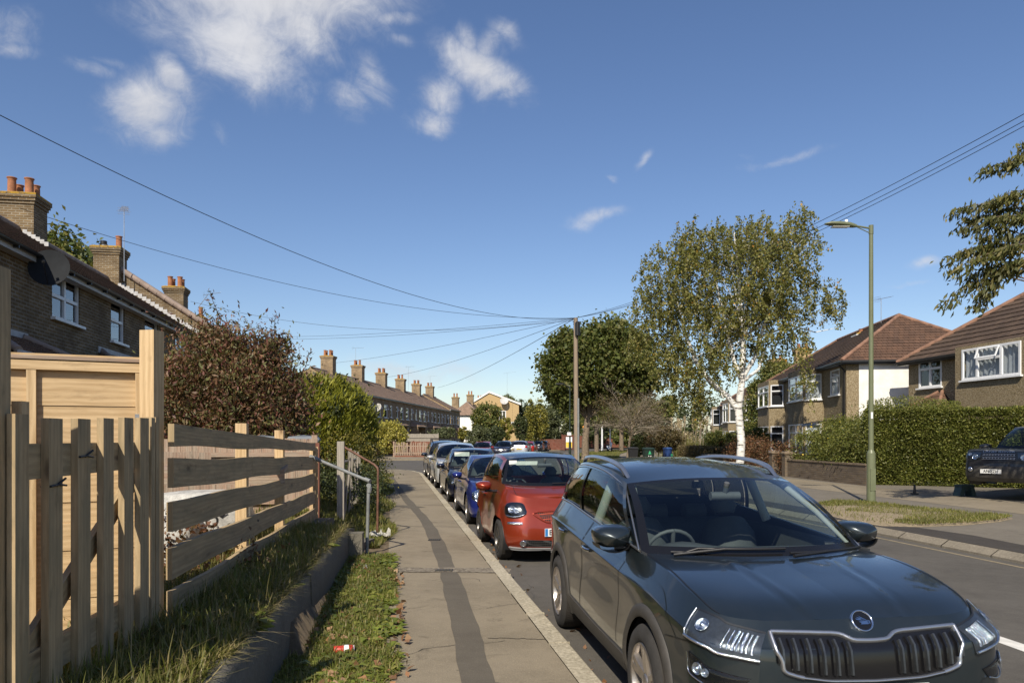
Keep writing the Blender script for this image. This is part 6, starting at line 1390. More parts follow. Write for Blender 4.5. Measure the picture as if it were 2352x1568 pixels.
# ---------------------------------------------------------------- street furniture
lp = thing('lamp_post', 'tall olive green street lamp on the grass island at the right', 'street lamp', (9.0, 18.55, .12))
mb = MB(); mb.tube([(0, 0, -.1), (0, 0, 1.28)], .105, 16); mb.tube([(0, 0, 1.26), (0, 0, 1.36)], [.105, .06], 16); mb.tube([(0, 0, 1.3), (0, 0, 6.95)], [.062, .048], 14); mb.build('pole', M_olive, lp)
mb = MB(); mb.box((-.0, -.105, .62), (.13, .012, .55)); mb.build('access_door', M_olive, lp)
mb = MB(); mb.tube([(.0, 0, 6.90), (-.42, 0, 6.97)], .024, 8); mb.tube([(0, 0, 6.76), (0, 0, 6.98)], .056, 12); mb.tube([(-.02, 0, 6.78), (-.36, 0, 6.94)], .012, 6); mb.build('bracket_arm', M_olive, lp)
rows = []
for x, w_, zb_, zt_ in ((-.36, .03, 6.92, 7.0), (-.44, .06, 6.905, 7.03), (-.55, .10, 6.91, 7.06), (-.8, .13, 6.935, 7.075), (-1.02, .12, 6.965, 7.07), (-1.16, .05, 6.99, 7.03)):
    rows.append([(x, w_ * math.cos(a), (zb_ + zt_) / 2 + (zt_ - zb_) / 2 * math.sin(a) * (1 if math.sin(a) > 0 else .8)) for a in np.linspace(0, 2 * PI, 13)])
mb = MB(); mb.grid(rows); mb.face(rows[-1][:-1]); mb.face(rows[0][:-1][::-1]); ln = mb.build('lamp_head', M_olive, lp)
mb = MB(); mb.box((-.78, 0, 6.935), (.42, .16, .012), M=Matrix.Rotation(0, 4, 'X')); mb.build('lens', simple('lamp_lens', (.55, .55, .5), .3), ln)
mb = MB(); mb.lathe([(.0, .06), (.035, .055), (.04, 0)], 12, 0, Matrix.Translation((-.62, 0, 7.06))); mb.build('photocell', M_upvc, ln)
mb = MB(); mb.box((-.01, -.062, 2.22), (.05, .006, .16)); mb.build('sticker', M_upvc, lp)
lp2 = thing('lamp_post', 'slim black street lamp post left of the telegraph pole', 'street lamp', (3.95, 50.5, .1))
mb = MB(); mb.tube([(0, 0, 0), (0, 0, 1.4)], .09, 10); mb.tube([(0, 0, 1.4), (0, 0, 5.2)], .05, 10); mb.build('pole', simple('dark_green_paint', (.02, .03, .025), .4), lp2); mb = MB(); mb.tube([(0, 0, 5.1), (-.5, 0, 5.35)], .03, 6); mb.box((-.7, 0, 5.36), (.5, .2, .1)); mb.build('lamp_head', M_black, lp2)
mb = MB(); mb.box((-.05, -.07, 1.95), (.28, .02, .22)); mb.build('sign_plate', M_upvc, lp2)
def wbin(label, x, y, body, lid, s=1.0, mark=None):
    t = thing('wheelie_bin', label, 'wheelie bin', (x, y, .1), .1); b_ = MB(); b_.lathe([(0, 0), (.33 * s, 0), (.41 * s, .95), (.42 * s, .98)], 4, 0, Matrix.Rotation(PI / 4, 4, 'Z'), smooth=False); b_.build('body', simple(body[0], body[1], .5, var=.05), t)
    b_ = MB(); b_.lathe([(.45 * s, .98), (.46 * s, 1.02), (.36 * s, 1.09), (0, 1.11)], 4, 0, Matrix.Rotation(PI / 4, 4, 'Z'), smooth=False); b_.tube([(-.22 * s, .32 * s, .98), (.22 * s, .32 * s, .98)], .02, 6); b_.build('lid', simple(lid[0], lid[1], .45, var=.05), t)
    for sx in (-1, 1):
        b_ = MB(); b_.tube([(sx * .2, .28 * s, .1), (sx * .26, .28 * s, .1)], .1, 10); b_.build('wheel', M_black, t)
    return t
b1 = wbin('dark green wheelie bin marked 16 beside the dark hedge', 8.2, 44.5, ('bin_green', (.012, .028, .02)), ('bin_green_lid', (.014, .03, .024)))
text_mesh('number', '16', .26, M_upvc, b1, Matrix.Translation((.0, -.30, .52)) @ Matrix.Rotation(R(90), 4, 'X'), .002, bold=.006)
mb = MB(); mb.face([(-.10, -.30, .70), (.10, -.30, .70), (.0, -.30, .93)]); mb.build('label', simple('label_green', (.05, .35, .16), .5), b1)
b2 = wbin('blue wheelie bin with a green and white sticker on its side', 9.45, 45.0, ('bin_blue', (.018, .05, .17)), ('bin_blue_lid', (.02, .06, .19)), .72)
mb = MB(); mb.box((.2, -.245, .58), (.13, .01, .26)); mb.build('label', simple('label_green', (.05, .35, .16), .5), b2); mb = MB(); mb.box((.2, -.247, .38), (.13, .01, .12)); mb.build('label_white', M_upvc, b2)
wbin('third wheelie bin, black, almost hidden in the shrubs left of the green bin', 7.6, 46.5, ('bin_black', (.015, .015, .017)), ('bin_black_lid', (.018, .018, .02)), .9)
# small things on the far verge
def signpost(label, x, y, h, pw, ph, col, plate_col=None, text=None):
    t = thing('road_sign', label, 'sign', (x, y, .12)); mb = MB(); mb.tube([(0, 0, 0), (0, 0, h)], .035, 8); mb.build('post', M_upvc, t)
    mb = MB(); mb.box((0, -.05, h - ph / 2), (pw, .02, ph)); mb.build('plate', col, t)
    if plate_col: mb = MB(); mb.box((0, -.063, h - ph * .72), (pw * .98, .006, ph * .5)); mb.build('lower_plate', plate_col, t)
    return t
signpost('small white and yellow notice on a white post beyond the black lamp post', 5.7, 74, 1.75, .62, 1.1, M_upvc, simple('sign_yellow', (.75, .5, .06), .5))
for i, (x, y, h, w_) in enumerate(((11.2, 92, 3.2, .13), (12.6, 95, 2.8, .10), (9.6, 84, 3.6, .28), (13.6, 92, 3.4, .3))):
    t = thing('white_post' if i < 2 else 'street_tree', ['white post beyond the maple trunk, nearer one', 'white post beyond the maple trunk, further one', 'young street tree on the far verge right of the maple trunk', 'street tree shading the far footpath'][i], 'post' if i < 2 else 'tree', (x, y, .12)); mb = MB(); mb.tube([(0, 0, 0), (0, 0, h)], [w_, w_ * .75], 8); mb.build('post' if i < 2 else 'trunk', M_upvc if i < 2 else M_bark, t)
    if i >= 2: cl, pts = blob_pts([(0, 0, 4.9, 2.6, 2.0, 1.7)], 4500, .5, 120, .15); quads_mesh('crown', leaf_quads(pts, .22, .8), L_midg, t)
t = thing('belisha_beacon', 'zebra crossing beacon with an orange globe by the far junction', 'beacon', (10.9, 112, .1)); mb = MB(); mb.tube([(0, 0, 0), (0, 0, 3.1)], .05, 8); mb.build('pole', M_upvc, t); mb = MB(); mb.lathe([(0, 3.0), (.18, 3.1), (.25, 3.28), (.18, 3.46), (0, 3.54)], 14); mb.build('globe', simple('orange_globe', (.75, .30, .04), .4), t)
t = thing('parked_scooter', 'white motor scooter parked on the far verge', 'scooter', (11.6, 88, .14), .3)
mb = MB(); mb.tube([(0, -.35, .55), (0, -.42, .95), (0, -.3, 1.15)], [.12, .14, .05], 8); mb.tube([(0, -.3, .35), (0, .2, .32), (0, .5, .6), (0, .55, .75)], [.1, .12, .17, .12], 8); mb.build('body', M_upvc, t)
for yy in (-.55, .5):
    mb = MB(); mb.tube([(-.05, yy, .22), (.05, yy, .22)], .22, 14); mb.build('wheel', M_black, t)
mb = MB(); mb.tube([(-.3, -.3, 1.12), (.3, -.3, 1.12)], .02, 6); mb.build('handlebar', M_black, t); mb = MB(); mb.box((0, .35, .82), (.25, .6, .1)); mb.build('seat', M_black, t)
t = thing('planter_wall', 'low grey concrete planter at the foot of the birch', 'planter', (11.0, 39.5, .1)); mb = MB()
for z in (.15, .42, .69): mb.box((0, 0, z), (1.7, .5, .25))
mb.build('block', M_concrete, t)
# cables
cable('long cable sagging from the pole to the upper left corner of the picture', PT, P(0, 265, 13.0), 1.15, .011, 1.35)
cable('cable from the pole passing in front of the first chimney stack', PT, P(45, 478, 22.2), .95, .010, 1.0)
cable('cable from the pole to the third chimney stack', PT, P(438, 692, 40.2), 1.05, .010)
cable('upper of two near level cables running left from the pole', PT, P(716, 772, 60), .15, .012, 1.3)
cable('lower of two near level cables running left from the pole', PT + Vector((0, 0, -.12)), P(722, 778, 60), .16, .012, 1.3)
cable('cable from the pole to the first chimney of the far terrace', PT, P(770, 833, 80.5), .25, .014)
cable('cable from the pole to the third house of the far terrace', PT, P(878, 867, 98), .5, .016)
cable('cable from the pole down to the fifth house of the far terrace', PT, P(1005, 890, 125), .5, .02)
cable('uppermost of three cables running right from the pole through the birch', PT, P(2352, 262, 15.5), .55, .010, 1.25)
cable('middle of three cables running right from the pole through the birch', PT, P(2352, 278, 16.2), .62, .010, 1.25)
cable('lowest of three cables running right from the pole through the birch', PT, P(2352, 290, 16.6), .66, .010, 1.25)
# ---------------------------------------------------------------- cars
M_tyre = simple('tyre_rubber', (.028, .026, .024), .85, var=.25, sc_=9, bstr=.4)
def _tread(n):
    uv = UV(n); b = n.n('ShaderNodeTexBrick', ins={0: uv, 1: (1, 1, 1, 1), 2: (1, 1, 1, 1), 3: (0, 0, 0, 1)}); b.inputs['Scale'].default_value = 1; b.inputs['Brick Width'].default_value = .028; b.inputs['Row Height'].default_value = .045; b.inputs['Mortar Size'].default_value = .006
    return pr(n, (.035, .031, .027), .9, 0, b.outputs[1], 1.0, -.008, .2)
M_tread = mat('tyre_tread', _tread)
M_alloy = simple('alloy_wheel', (.42, .38, .34), .32, .85, var=.15)
M_alloyd = simple('dark_alloy_wheel', (.10, .095, .09), .35, .8, var=.15)
M_chrome = simple('chrome', (.62, .64, .68), .10, 1.0, var=.04)
M_satin = simple('satin_rail', (.50, .51, .53), .28, .9, var=.04)
M_blk = simple('gloss_black_trim', (.008, .008, .009), .12, var=.05, bstr=.0)
M_clad = simple('grey_black_cladding', (.045, .041, .036), .6, var=.2, sc_=8)
M_inner = simple('car_interior', (.05, .055, .06), .75, var=.1)
M_dash = simple('dashboard', (.075, .08, .085), .65, var=.1)
M_liner = simple('headliner', (.30, .31, .30), .9, var=.05)
M_plate = simple('plate_white', (.68, .68, .66), .45, var=.03)
M_plateblue = simple('plate_blue', (.03, .18, .45), .4)
M_lens = glass('lamp_cover', (.82, .86, .88), .01, 1.6)
M_reflect = simple('lamp_reflector', (.75, .76, .78), .12, 1.0, var=.15, sc_=30, bstr=.8)
M_lampin = simple('lamp_housing', (.085, .092, .10), .28, .7, var=.25)
M_redlamp = simple('tail_lamp', (.35, .01, .008), .15, var=.1)
M_amber = simple('amber_lamp', (.6, .22, .03), .2)
M_carglass = glass('car_glass', (.68, .78, .74), .005, 1.15)
M_privacy = glass('privacy_glass', (.10, .115, .11), .005, 1.5)
M_wind = glass('windscreen_glass', (.80, .88, .86), .005, 1.0)
M_visor = simple('sun_visor', (.62, .62, .56), .8)

def crv(P_, t):
    """Catmull-Rom along axis 0 of P_ (m, ...) at parameters t"""
    m = len(P_); t = np.clip(np.asarray(t, float), 0, m - 1); i = np.minimum(t.astype(int), m - 2); f = t - i
    g = lambda k: P_[np.clip(k, 0, m - 1)]
    sh = (-1,) + (1,) * (P_.ndim - 1); f = f.reshape(sh)
    p0, p1, p2, p3 = g(i - 1), g(i), g(i + 1), g(i + 2)
    p0 = np.where((i == 0).reshape(sh), 2 * p1 - p2, p0); p3 = np.where((i + 2 > m - 1).reshape(sh), 2 * p2 - p1, p3)
    return .5 * (2 * p1 + (p2 - p0) * f + (2 * p0 - 5 * p1 + 4 * p2 - p3) * f * f + (3 * p1 - p0 - 3 * p2 + p3) * f ** 3)
class Shell:
    """half a car body: columns run from the nose round the side to the tail, rows from sill to shoulder"""
    def __init__(s, net):
        N_ = np.array(net, float); a = N_[1:2] * [1, -1, 1]; b = N_[-2:-1] * [1, -1, 1]
        s.N = np.concatenate([a, N_, b]); s.R = N_.shape[1] - 1; s.C = N_.shape[0] - 1
        s.fr = np.linspace(0, s.C, 260); s._tab()
    def raw(s, u, v):
        u = np.asarray(u, float); v = np.asarray(v, float); c = crv(s.N, u.ravel() + 1)          # (n,R+1,3)
        m = c.shape[1]; t = np.clip(v.ravel(), 0, m - 1); i = np.minimum(t.astype(int), m - 2); f = (t - i)[:, None]; k = np.arange(len(t))
        p1, p2 = c[k, i], c[k, i + 1]; p0 = np.where((i == 0)[:, None], 2 * p1 - p2, c[k, np.maximum(i - 1, 0)]); p3 = np.where((i + 2 > m - 1)[:, None], 2 * p2 - p1, c[k, np.minimum(i + 2, m - 1)])
        r = .5 * (2 * p1 + (p2 - p0) * f + (2 * p0 - 5 * p1 + 4 * p2 - p3) * f * f + (3 * p1 - p0 - 3 * p2 + p3) * f ** 3)
        return r.reshape(u.shape + (3,))
    def nrm(s, u, v):
        e = .01; u = np.asarray(u, float); v = np.asarray(v, float)
        du = s.raw(np.minimum(u + e, s.C), v) - s.raw(np.maximum(u - e, 0), v); dv = s.raw(u, np.minimum(v + e, s.R)) - s.raw(u, np.maximum(v - e, 0))
        return unit(np.cross(du, dv))
    def off(s, u, v, d): return s.raw(u, v) + s.nrm(u, v) * (np.asarray(d)[..., None] if np.ndim(d) else d)
    def _tab(s):
        vv = np.linspace(0, s.R, 80); s.vv = vv
    def v_of_z(s, u, z):
        u = np.atleast_1d(np.asarray(u, float)); z = np.broadcast_to(np.asarray(z, float), u.shape); out = np.empty(u.shape)
        for idx in np.ndindex(u.shape):
            zz_ = s.raw(np.full(80, u[idx]), s.vv)[:, 2]; out[idx] = np.interp(z[idx], np.maximum.accumulate(zz_ + np.arange(80) * 1e-7), s.vv)
        return out
    def u_of_y(s, y, v=None, z=.7):
        us = np.linspace(0, 4.0, 200); v = s.R * .6 if v is None else v; ys = s.raw(us, np.full(200, v))[:, 1]; return float(np.interp(y, np.maximum.accumulate(ys), us))
    def u_of_x(s, x, v=None):
        us = np.linspace(3.0, s.C - 3, 200); v = s.R * .6 if v is None else v; xs = s.raw(us, np.full(200, v))[:, 0]; return float(np.interp(-x, -xs, us))
    def uy_of_y(s, y): return s.u_of_y(-y)
    def patch(s, mb, top, bot, off=.003, dome=0, nu=14, nv=8, sides=(1,), mi=0, rim=True):
        """decal between two (u, z) polylines with equal counts"""
        T = crv(np.array(top, float), np.linspace(0, len(top) - 1, nu)) if len(top) > 2 else np.array([np.array(top[0]) + (np.array(top[1]) - np.array(top[0])) * t for t in np.linspace(0, 1, nu)], float)
        B = crv(np.array(bot, float), np.linspace(0, len(bot) - 1, nu)) if len(bot) > 2 else np.array([np.array(bot[0]) + (np.array(bot[1]) - np.array(bot[0])) * t for t in np.linspace(0, 1, nu)], float)
        f = np.linspace(0, 1, nv)[None, :, None]; UZ = B[:, None] * (1 - f) + T[:, None] * f; U = UZ[..., 0]; V = s.v_of_z(U, UZ[..., 1])
        a = np.linspace(0, 1, nu)[:, None]; b = np.linspace(0, 1, nv)[None]; D = off + dome * np.sin(PI * a) ** .5 * np.sin(PI * b) ** .5
        Pt = s.off(np.abs(U), V, D); neg = U < 0; Pt[neg] *= [1, -1, 1]
        for sd in sides:
            Q = Pt * [1, sd, 1]; mb.grid(Q, mi, True, flip=(sd > 0))
            if rim:
                In = s.off(np.abs(U), V, -.02); In[neg] *= [1, -1, 1]; In = In * [1, sd, 1]
                ring = [(i, 0) for i in range(nu)] + [(nu - 1, j) for j in range(1, nv)] + [(i, nv - 1) for i in range(nu - 2, -1, -1)] + [(0, j) for j in range(nv - 2, 0, -1)]
                mb.grid(np.array([[Q[i, j], In[i, j]] for i, j in ring]), mi, False, closeu=True, flip=(sd < 0))
    def line(s, mb, pts, w_=.006, off=.0015, sides=(1, -1), mi=0, n=30, z=True, rnd=False, r=.01):
        """thin strip (seam, chrome strip) along (u, z) points"""
        L = crv(np.array(pts, float), np.linspace(0, len(pts) - 1, n)) if len(pts) > 2 else np.array([np.array(pts[0]) + (np.array(pts[1]) - np.array(pts[0])) * t for t in np.linspace(0, 1, n)], float)
        U = L[:, 0]; V = s.v_of_z(U, L[:, 1]); Pc = s.off(np.abs(U), V, off); Nn = s.nrm(np.abs(U), V); neg = U < 0; Pc[neg] *= [1, -1, 1]; Nn[neg] *= [1, -1, 1]
        for sd in sides:
            C = Pc * [1, sd, 1]; Nd = Nn * [1, sd, 1]
            if rnd: mb.tube([tuple(p) for p in C], r, 6, mi); continue
            T = unit(np.gradient(C, axis=0)); S = unit(np.cross(T, Nd)) * w_ / 2; mb.grid(np.stack([C - S, C + S], 1), mi, True, flip=False)
def default_net(c):
    """c: dict of body sizes"""
    xf, wb, xr, w = c['xf'], c['wb'], c['xr'], c['w']; xt = -(wb + xr)
    X = [xf, xf - .012, xf - .055, xf - c.get('c3', .19), xf - c.get('c4', .47), 0, -.58, -wb * .5, -wb + .48, -wb, xt + c.get('d4', .40), xt + .14, xt + .04, xt + .01, xt]
    Y = [0, .36 * w, .70 * w, .915 * w, .985 * w, w, w, w, w, w * 1.0, .985 * w, .91 * w, .68 * w, .35 * w, 0]
    zt = c['top']; fr = c.get('fr', [0, .15, .34, .56, .79, 1.0]); wf = c.get('wf', [.945, .985, 1.0, .995, .975, .90]); fi = c.get('fi', [.07, .01, 0, .02, .07, .17]); ri = c.get('ri', [.06, .0, 0, .02, .05, .12])
    zs = c.get('zs', .22); net = []
    for i in range(15):
        row = []
        for j in range(len(fr)):
            z0 = zs + (.0 if 3 < i < 11 else (.02 if i >= 11 else 0)); z = z0 + (zt[i] - z0) * fr[j]; x = X[i]; y = Y[i] * wf[j]
            if i < 5: x -= fi[j] * (1 - .75 * (i / 4) ** 2)
            if i > 9: x += ri[j] * (1 - .7 * ((14 - i) / 4) ** 2)
            if i in (5, 9) and j in (1, 2, 3): y += c.get('flare', .015)
            row.append((x, y, z))
        net.append(row)
    return net
def coons_half(F_, S_, C_, K_, na, nb, pz=2.2, crown=None):
    """F front (b), S side (a), C centre (a), K back (b); b: 0 centre -> 1 edge"""
    a = np.linspace(0, 1, na)[:, None, None]; b = np.linspace(0, 1, nb)[None, :, None]
    bb = np.concatenate([b, b, b ** pz], -1) * np.ones((na, 1, 1)); Sx, Cx = S_[:, None], C_[:, None]; Fx, Kx = F_[None], K_[None]
    base = (1 - bb) * Cx + bb * Sx
    dF = Fx - ((1 - bb) * C_[0] + bb * S_[0]); dK = Kx - ((1 - bb) * C_[-1] + bb * S_[-1])
    return base + (1 - a) * dF[:1] + a * dK[:1]
def wheel(par, x, y, r, wd, side, style='five', lod=1, alloy=None, name='wheel'):
    t = MB(); Mx = Matrix.Translation((x, y, r)) @ Matrix.Rotation(-side * PI / 2, 4, 'X')       # local +z points outward
    h = wd / 2; n = 48 if lod else 20
    side_prof = [(r * .66, h - .012), (r * .69, h + .004), (r * .80, h + .010), (r * .93, h - .002), (r * .985, h - .022)]
    t.lathe(side_prof, n, 0, Mx)
    tr = [(r * .985, h - .022), (r * .998, h - .045), (r, 0), (r * .998, -h + .045), (r * .96, -h + .01), (r * .66, -h)]
    Pt = [[tuple(Mx @ Vector((rr * math.cos(2 * PI * k / n), rr * math.sin(2 * PI * k / n), hh))) for rr, hh in tr] for k in range(n)]
    t.grid(Pt, 1, True, closeu=True, uv=lambda i, j: (i / n * 2 * PI * r, tr[j][1]))
    w_ = t.build(name, [M_tyre, M_tread], par)
    al = alloy or M_alloy; m = MB(); rr = r * .67
    m.lathe([(rr * 1.0, h - .004), (rr * .975, h + .006), (rr * .95, h - .004), (rr * .93, h - .04), (rr * .90, -h * .6)], n, 0, Mx)
    ns = 5
    for i in range(ns):
        for tw in ((-.13, .13) if style == 'twin' else ((0,) if style == 'five' else (-.16, 0, .16))):
            a = 2 * PI * i / ns + .3; wd0, wd1 = {'twin': (.028, .020), 'five': (.075, .05), 'multi': (.022, .014)}[style]
            c0 = Vector((math.cos(a + tw * 1.6) * rr * .20, math.sin(a + tw * 1.6) * rr * .20, 0)); c1 = Vector((math.cos(a + tw) * rr * .95, math.sin(a + tw) * rr * .95, 0)); d = (c1 - c0).normalized(); s_ = Vector((-d.y, d.x, 0))
            sec = []
            for f_, ww, hh in ((0, wd0 * 1.2, h - .022), (.4, wd0, h - .012), (.8, wd0 * 1.05, h - .006), (1, wd1 * 1.5, h - .004)):
                p = c0.lerp(c1, f_); sec.append([p + s_ * ww * r / .33 + Vector((0, 0, hh - .03)), p + s_ * ww * .6 * r / .33 + Vector((0, 0, hh)), p - s_ * ww * .6 * r / .33 + Vector((0, 0, hh)), p - s_ * ww * r / .33 + Vector((0, 0, hh - .03))])
            m.grid([[tuple(Mx @ v) for v in row] for row in sec], 0, False)
    m.lathe([(0, h - .006), (rr * .14, h - .008), (rr * .2, h - .018), (rr * .24, h - .04)], 20, 0, Mx)
    m.build('rim', al, w_)
    m = MB(); m.lathe([(0, -.01), (rr * .93, -.012)], 24, 0, Mx); m.lathe([(0, .0), (rr * .55, .0), (rr * .55, -.01)], 24, 1, Mx); m.build('brake_disc', [M_black, M_steel], w_)
    return w_
def seat(par, x, y, m, s=1.0):
    b = MB(); b.tube([(x - .02, y, .42), (x - .10, y, .62), (x - .22, y, .95), (x - .27, y, 1.06)], [.20, .24, .23, .17], 12); b.tube([(x + .35, y, .45), (x, y, .45), (x - .1, y, .46)], [.15, .19, .17], 10)
    o = b.build('seat', m, par); b = MB(); b.tube([(x - .27, y - .0, 1.13), (x - .29, y, 1.20), (x - .30, y, 1.28)], [.08, .115, .07], 10); b.build('headrest', m, o); return o
def make_car(name, label, loc, yaw, c, pm, cat='car', group=None, lod=1, drive=1):
    """x forward, origin on the ground under the front axle"""
    t = thing(name, label, cat, loc, yaw, group); S = Shell(default_net(c)); xf, wb, xr, w = c['xf'], c['wb'], c['xr'], c['w']
    nu, nv = (230, 44) if lod == 2 else ((150, 26) if lod else (84, 14)); us = np.linspace(0, S.C, nu); vs = np.linspace(0, S.R, nv)
    U, V = np.meshgrid(us, vs, indexing='ij'); Pt = S.raw(U, V); Rr = c['rw'] + c.get('gap', .055); zc = c['rw']
    body = MB(); keep = np.ones((nu - 1, nv - 1), bool)
    for xw in (0, -wb):
        d = np.hypot(Pt[..., 0] - xw, Pt[..., 2] - zc); ins = (d < Rr) & (Pt[..., 1] > .5 * w)
        keep &= ~(ins[:-1, :-1] & ins[1:, :-1] & ins[:-1, 1:] & ins[1:, 1:])
        sc_ = np.where(ins, Rr / np.maximum(d, 1e-4), 1)[..., None]; ctr = np.array([xw, 0, zc]); Q = Pt.copy(); Q[..., [0, 2]] = ctr[[0, 2]] + (Pt[..., [0, 2]] - ctr[[0, 2]]) * sc_; Pt = Q
    for sd in (1, -1): body.grid(Pt * [1, sd, 1], 0, True, keep=keep, flip=(sd > 0))
    # greenhouse lines
    gb = c['gh']; uA, uD = S.u_of_x(gb['xa0'], S.R), S.u_of_x(gb['xd0'], S.R) if gb['xd0'] > -(wb + xr - .42) else 10.6
    CT = np.array(gb['rail'], float)                     # cantrail points (x,y,z), first = A top, last = D top
    nk, nt = (60, 10) if lod else (24, 6); ks = np.linspace(0, 1, nk)
    kb = np.linspace(0, 1, len(CT))
    rail = lambda k: crv(CT, np.asarray(k) * (len(CT) - 1))
    belt = lambda k: S.raw(uA + (uD - uA) * np.asarray(k), np.full(np.shape(k), float(S.R)))
    def side(k, tt, d=0.0):
        k, tt = np.broadcast_arrays(np.asarray(k, float), np.asarray(tt, float)); B = belt(k.ravel()); T = rail(k.ravel()); f = tt.ravel()[:, None]
        p = B * (1 - f) + T * f; p[:, 1] += gb.get('bulge', .03) * np.sin(PI * f[:, 0]) + d; return p.reshape(k.shape + (3,))
    wins = c['wins']                                     # (k0,k1,t0,t1,tint)
    kk = sorted({0, 1} | {v for w_ in wins for v in w_[:2]} | set(np.round(np.linspace(0, 1, nk), 4))); tt = sorted({0, 1} | {v for w_ in wins for v in w_[2:4]} | set(np.round(np.linspace(0, 1, nt), 4)))
    K_, T_ = np.meshgrid(kk, tt, indexing='ij'); Sp = side(K_, T_); kp = np.ones((len(kk) - 1, len(tt) - 1), bool); mid = np.zeros_like(kp, int)
    for i in range(len(kk) - 1):
        for j in range(len(tt) - 1):
            a, b = (kk[i] + kk[i + 1]) / 2, (tt[j] + tt[j + 1]) / 2
            if any(q[0] < a < q[1] and q[2] < b < q[3] for q in wins): kp[i, j] = False
    fk = [max(0, min(q[0] for q in wins) - .0), max(q[1] for q in wins)]
    for sd in (1, -1): body.grid(Sp * [1, sd, 1], 0, True, keep=kp, flip=(sd < 0))
    # door pillars between the windows in gloss black
    wk = sorted(wins)
    for a, b in zip(wk[:-1], wk[1:]):
        if b[0] - a[1] < .0005 or (b[0] - a[1] > c.get('pilmax', .12)): continue
        Kp, Tp = np.meshgrid(np.linspace(a[1], b[0], 3), np.linspace(a[2], a[3], 8), indexing='ij')
        for sd in (1, -1): pil = MB(); pil.grid(side(Kp, Tp, .003) * [1, sd, 1], 0, True, flip=(sd < 0)); pil.build('door_pillar', M_blk, t)
    for wi, q in enumerate(wins):
        Kp, Tp = np.meshgrid(np.linspace(q[0], q[1], 12), np.linspace(q[2], q[3], 8), indexing='ij')
        for sd in (1, -1):
            g_ = MB(); g_.grid(side(Kp, Tp, -.008) * [1, sd, 1], 0, True, flip=(sd < 0)); g_.build('side_window', M_privacy if q[4] else M_carglass, t)
    # roof
    na, nb = (40, 20) if lod else (16, 8); A_top, D_top = CT[0], CT[-1]; hz_, rz_ = gb['header'], gb['rear_header']     # (x,z) centre
    bb = np.linspace(0, 1, nb)
    def cross(pc, pe, p=2.2, px=2.0): return np.stack([pc[0] + (pe[0] - pc[0]) * bb ** px, pc[1] + (pe[1] - pc[1]) * bb, pc[2] + (pe[2] - pc[2]) * bb ** p], -1)
    Cc = crv(np.array([(hz_[0], 0, hz_[1])] + [(x, 0, z) for x, z in gb['roofc']] + [(rz_[0], 0, rz_[1])], float), np.linspace(0, len(gb['roofc']) + 1, na))
    Rs = rail(np.linspace(0, 1, na)); Rf = coons_half(cross(Cc[0], Rs[0]), Rs, Cc, cross(Cc[-1], Rs[-1]), na, nb, 3.2)
    rf = MB()
    for sd in (1, -1): rf.grid(Rf * [1, sd, 1], 0, True, flip=(sd > 0))
    roof = rf.build('roof', c.get('roof_mat', pm), t)
    hl = MB(); Rl = Rf[2:-2, :-2] - [0, 0, .035]
    for sd in (1, -1): hl.grid(Rl * [1, sd, 1], 0, True, flip=(sd < 0))
    hl.build('headliner', M_liner, roof)
    # bonnet
    nc_ = 3.15; na2, nb2 = (44, 30) if lod else (16, 12); uc = c.get('uc', 3.0)
    aa = np.linspace(0, 1, na2); Sd = S.raw(uc + (uA - uc) * aa, np.full(na2, float(S.R))); Fd = S.raw(np.linspace(0, uc, nb2), np.full(nb2, float(S.R)))
    cow = gb['cowl']; bb = np.linspace(0, 1, nb2); Cb = crv(np.array([tuple(Fd[0])] + [(x, 0, z) for x, z in c['bonnet']] + [(cow[0], 0, cow[1])], float), np.linspace(0, len(c['bonnet']) + 1, na2))
    hp = c.get('hoodp', 2.6); Kd = cross(Cb[-1], Sd[-1], hp, 2.2); Hd = coons_half(Fd, Sd, Cb, Kd, na2, nb2, hp)
    A_, B_ = np.meshgrid(aa, bb, indexing='ij')
    for (b0, b1, amp, wd_) in c.get('creases', ()): Hd[..., 2] += amp * np.exp(-((B_ - (b0 + (b1 - b0) * A_)) / wd_) ** 2) * np.sin(PI * np.clip(A_ * .93 + .07, 0, 1)) ** .5
    bn = MB(); split = int(nb2 * c.get('bsplit', .84))
    for sd in (1, -1): bn.grid(Hd[:, :split + 1] * [1, sd, 1], 0, True, flip=(sd > 0)); body.grid(Hd[:, split:] * [1, sd, 1], 0, True, flip=(sd > 0))
    bonnet = bn.build('bonnet', pm, t); c['_Hd'] = Hd
    for sd in (1, -1):
        sm_ = MB(); L_ = Hd[:, split] * [1, sd, 1] + [0, 0, .002]; sm_.grid(np.stack([L_ - [0, .004, 0], L_ + [0, .004, 0]], 1), 0, True); sm_.build('panel_gap', M_black, t)
    # tail: lid or ledge below the rear window
    rb = gb['rear_base']; na3, nb3 = (16, 14); uT = np.linspace(uD, S.C, na3); Ts = S.raw(uT, np.full(na3, float(S.R)))
    bbs = np.linspace(0, 1, na3); Bk = np.stack([rb[0] + (Ts[0][0] - rb[0]) * bbs[::-1] ** 0 * 0 + (Ts[0][0] - rb[0]) * (1 - bbs) ** 2, Ts[0][1] * (1 - bbs), rb[1] + (Ts[0][2] - rb[1]) * (1 - bbs) ** 2], -1)
    f = np.linspace(0, 1, 12)[None, :, None]; Ld = Ts[:, None] * (1 - f) + Bk[:, None] * f; Ld[..., 2] += c.get('lidcrown', .02) * np.sin(PI * f[..., 0])
    for sd in (1, -1): body.grid(Ld * [1, sd, 1], 0, True, flip=(sd < 0))
    bd = body.build('body', pm, t)
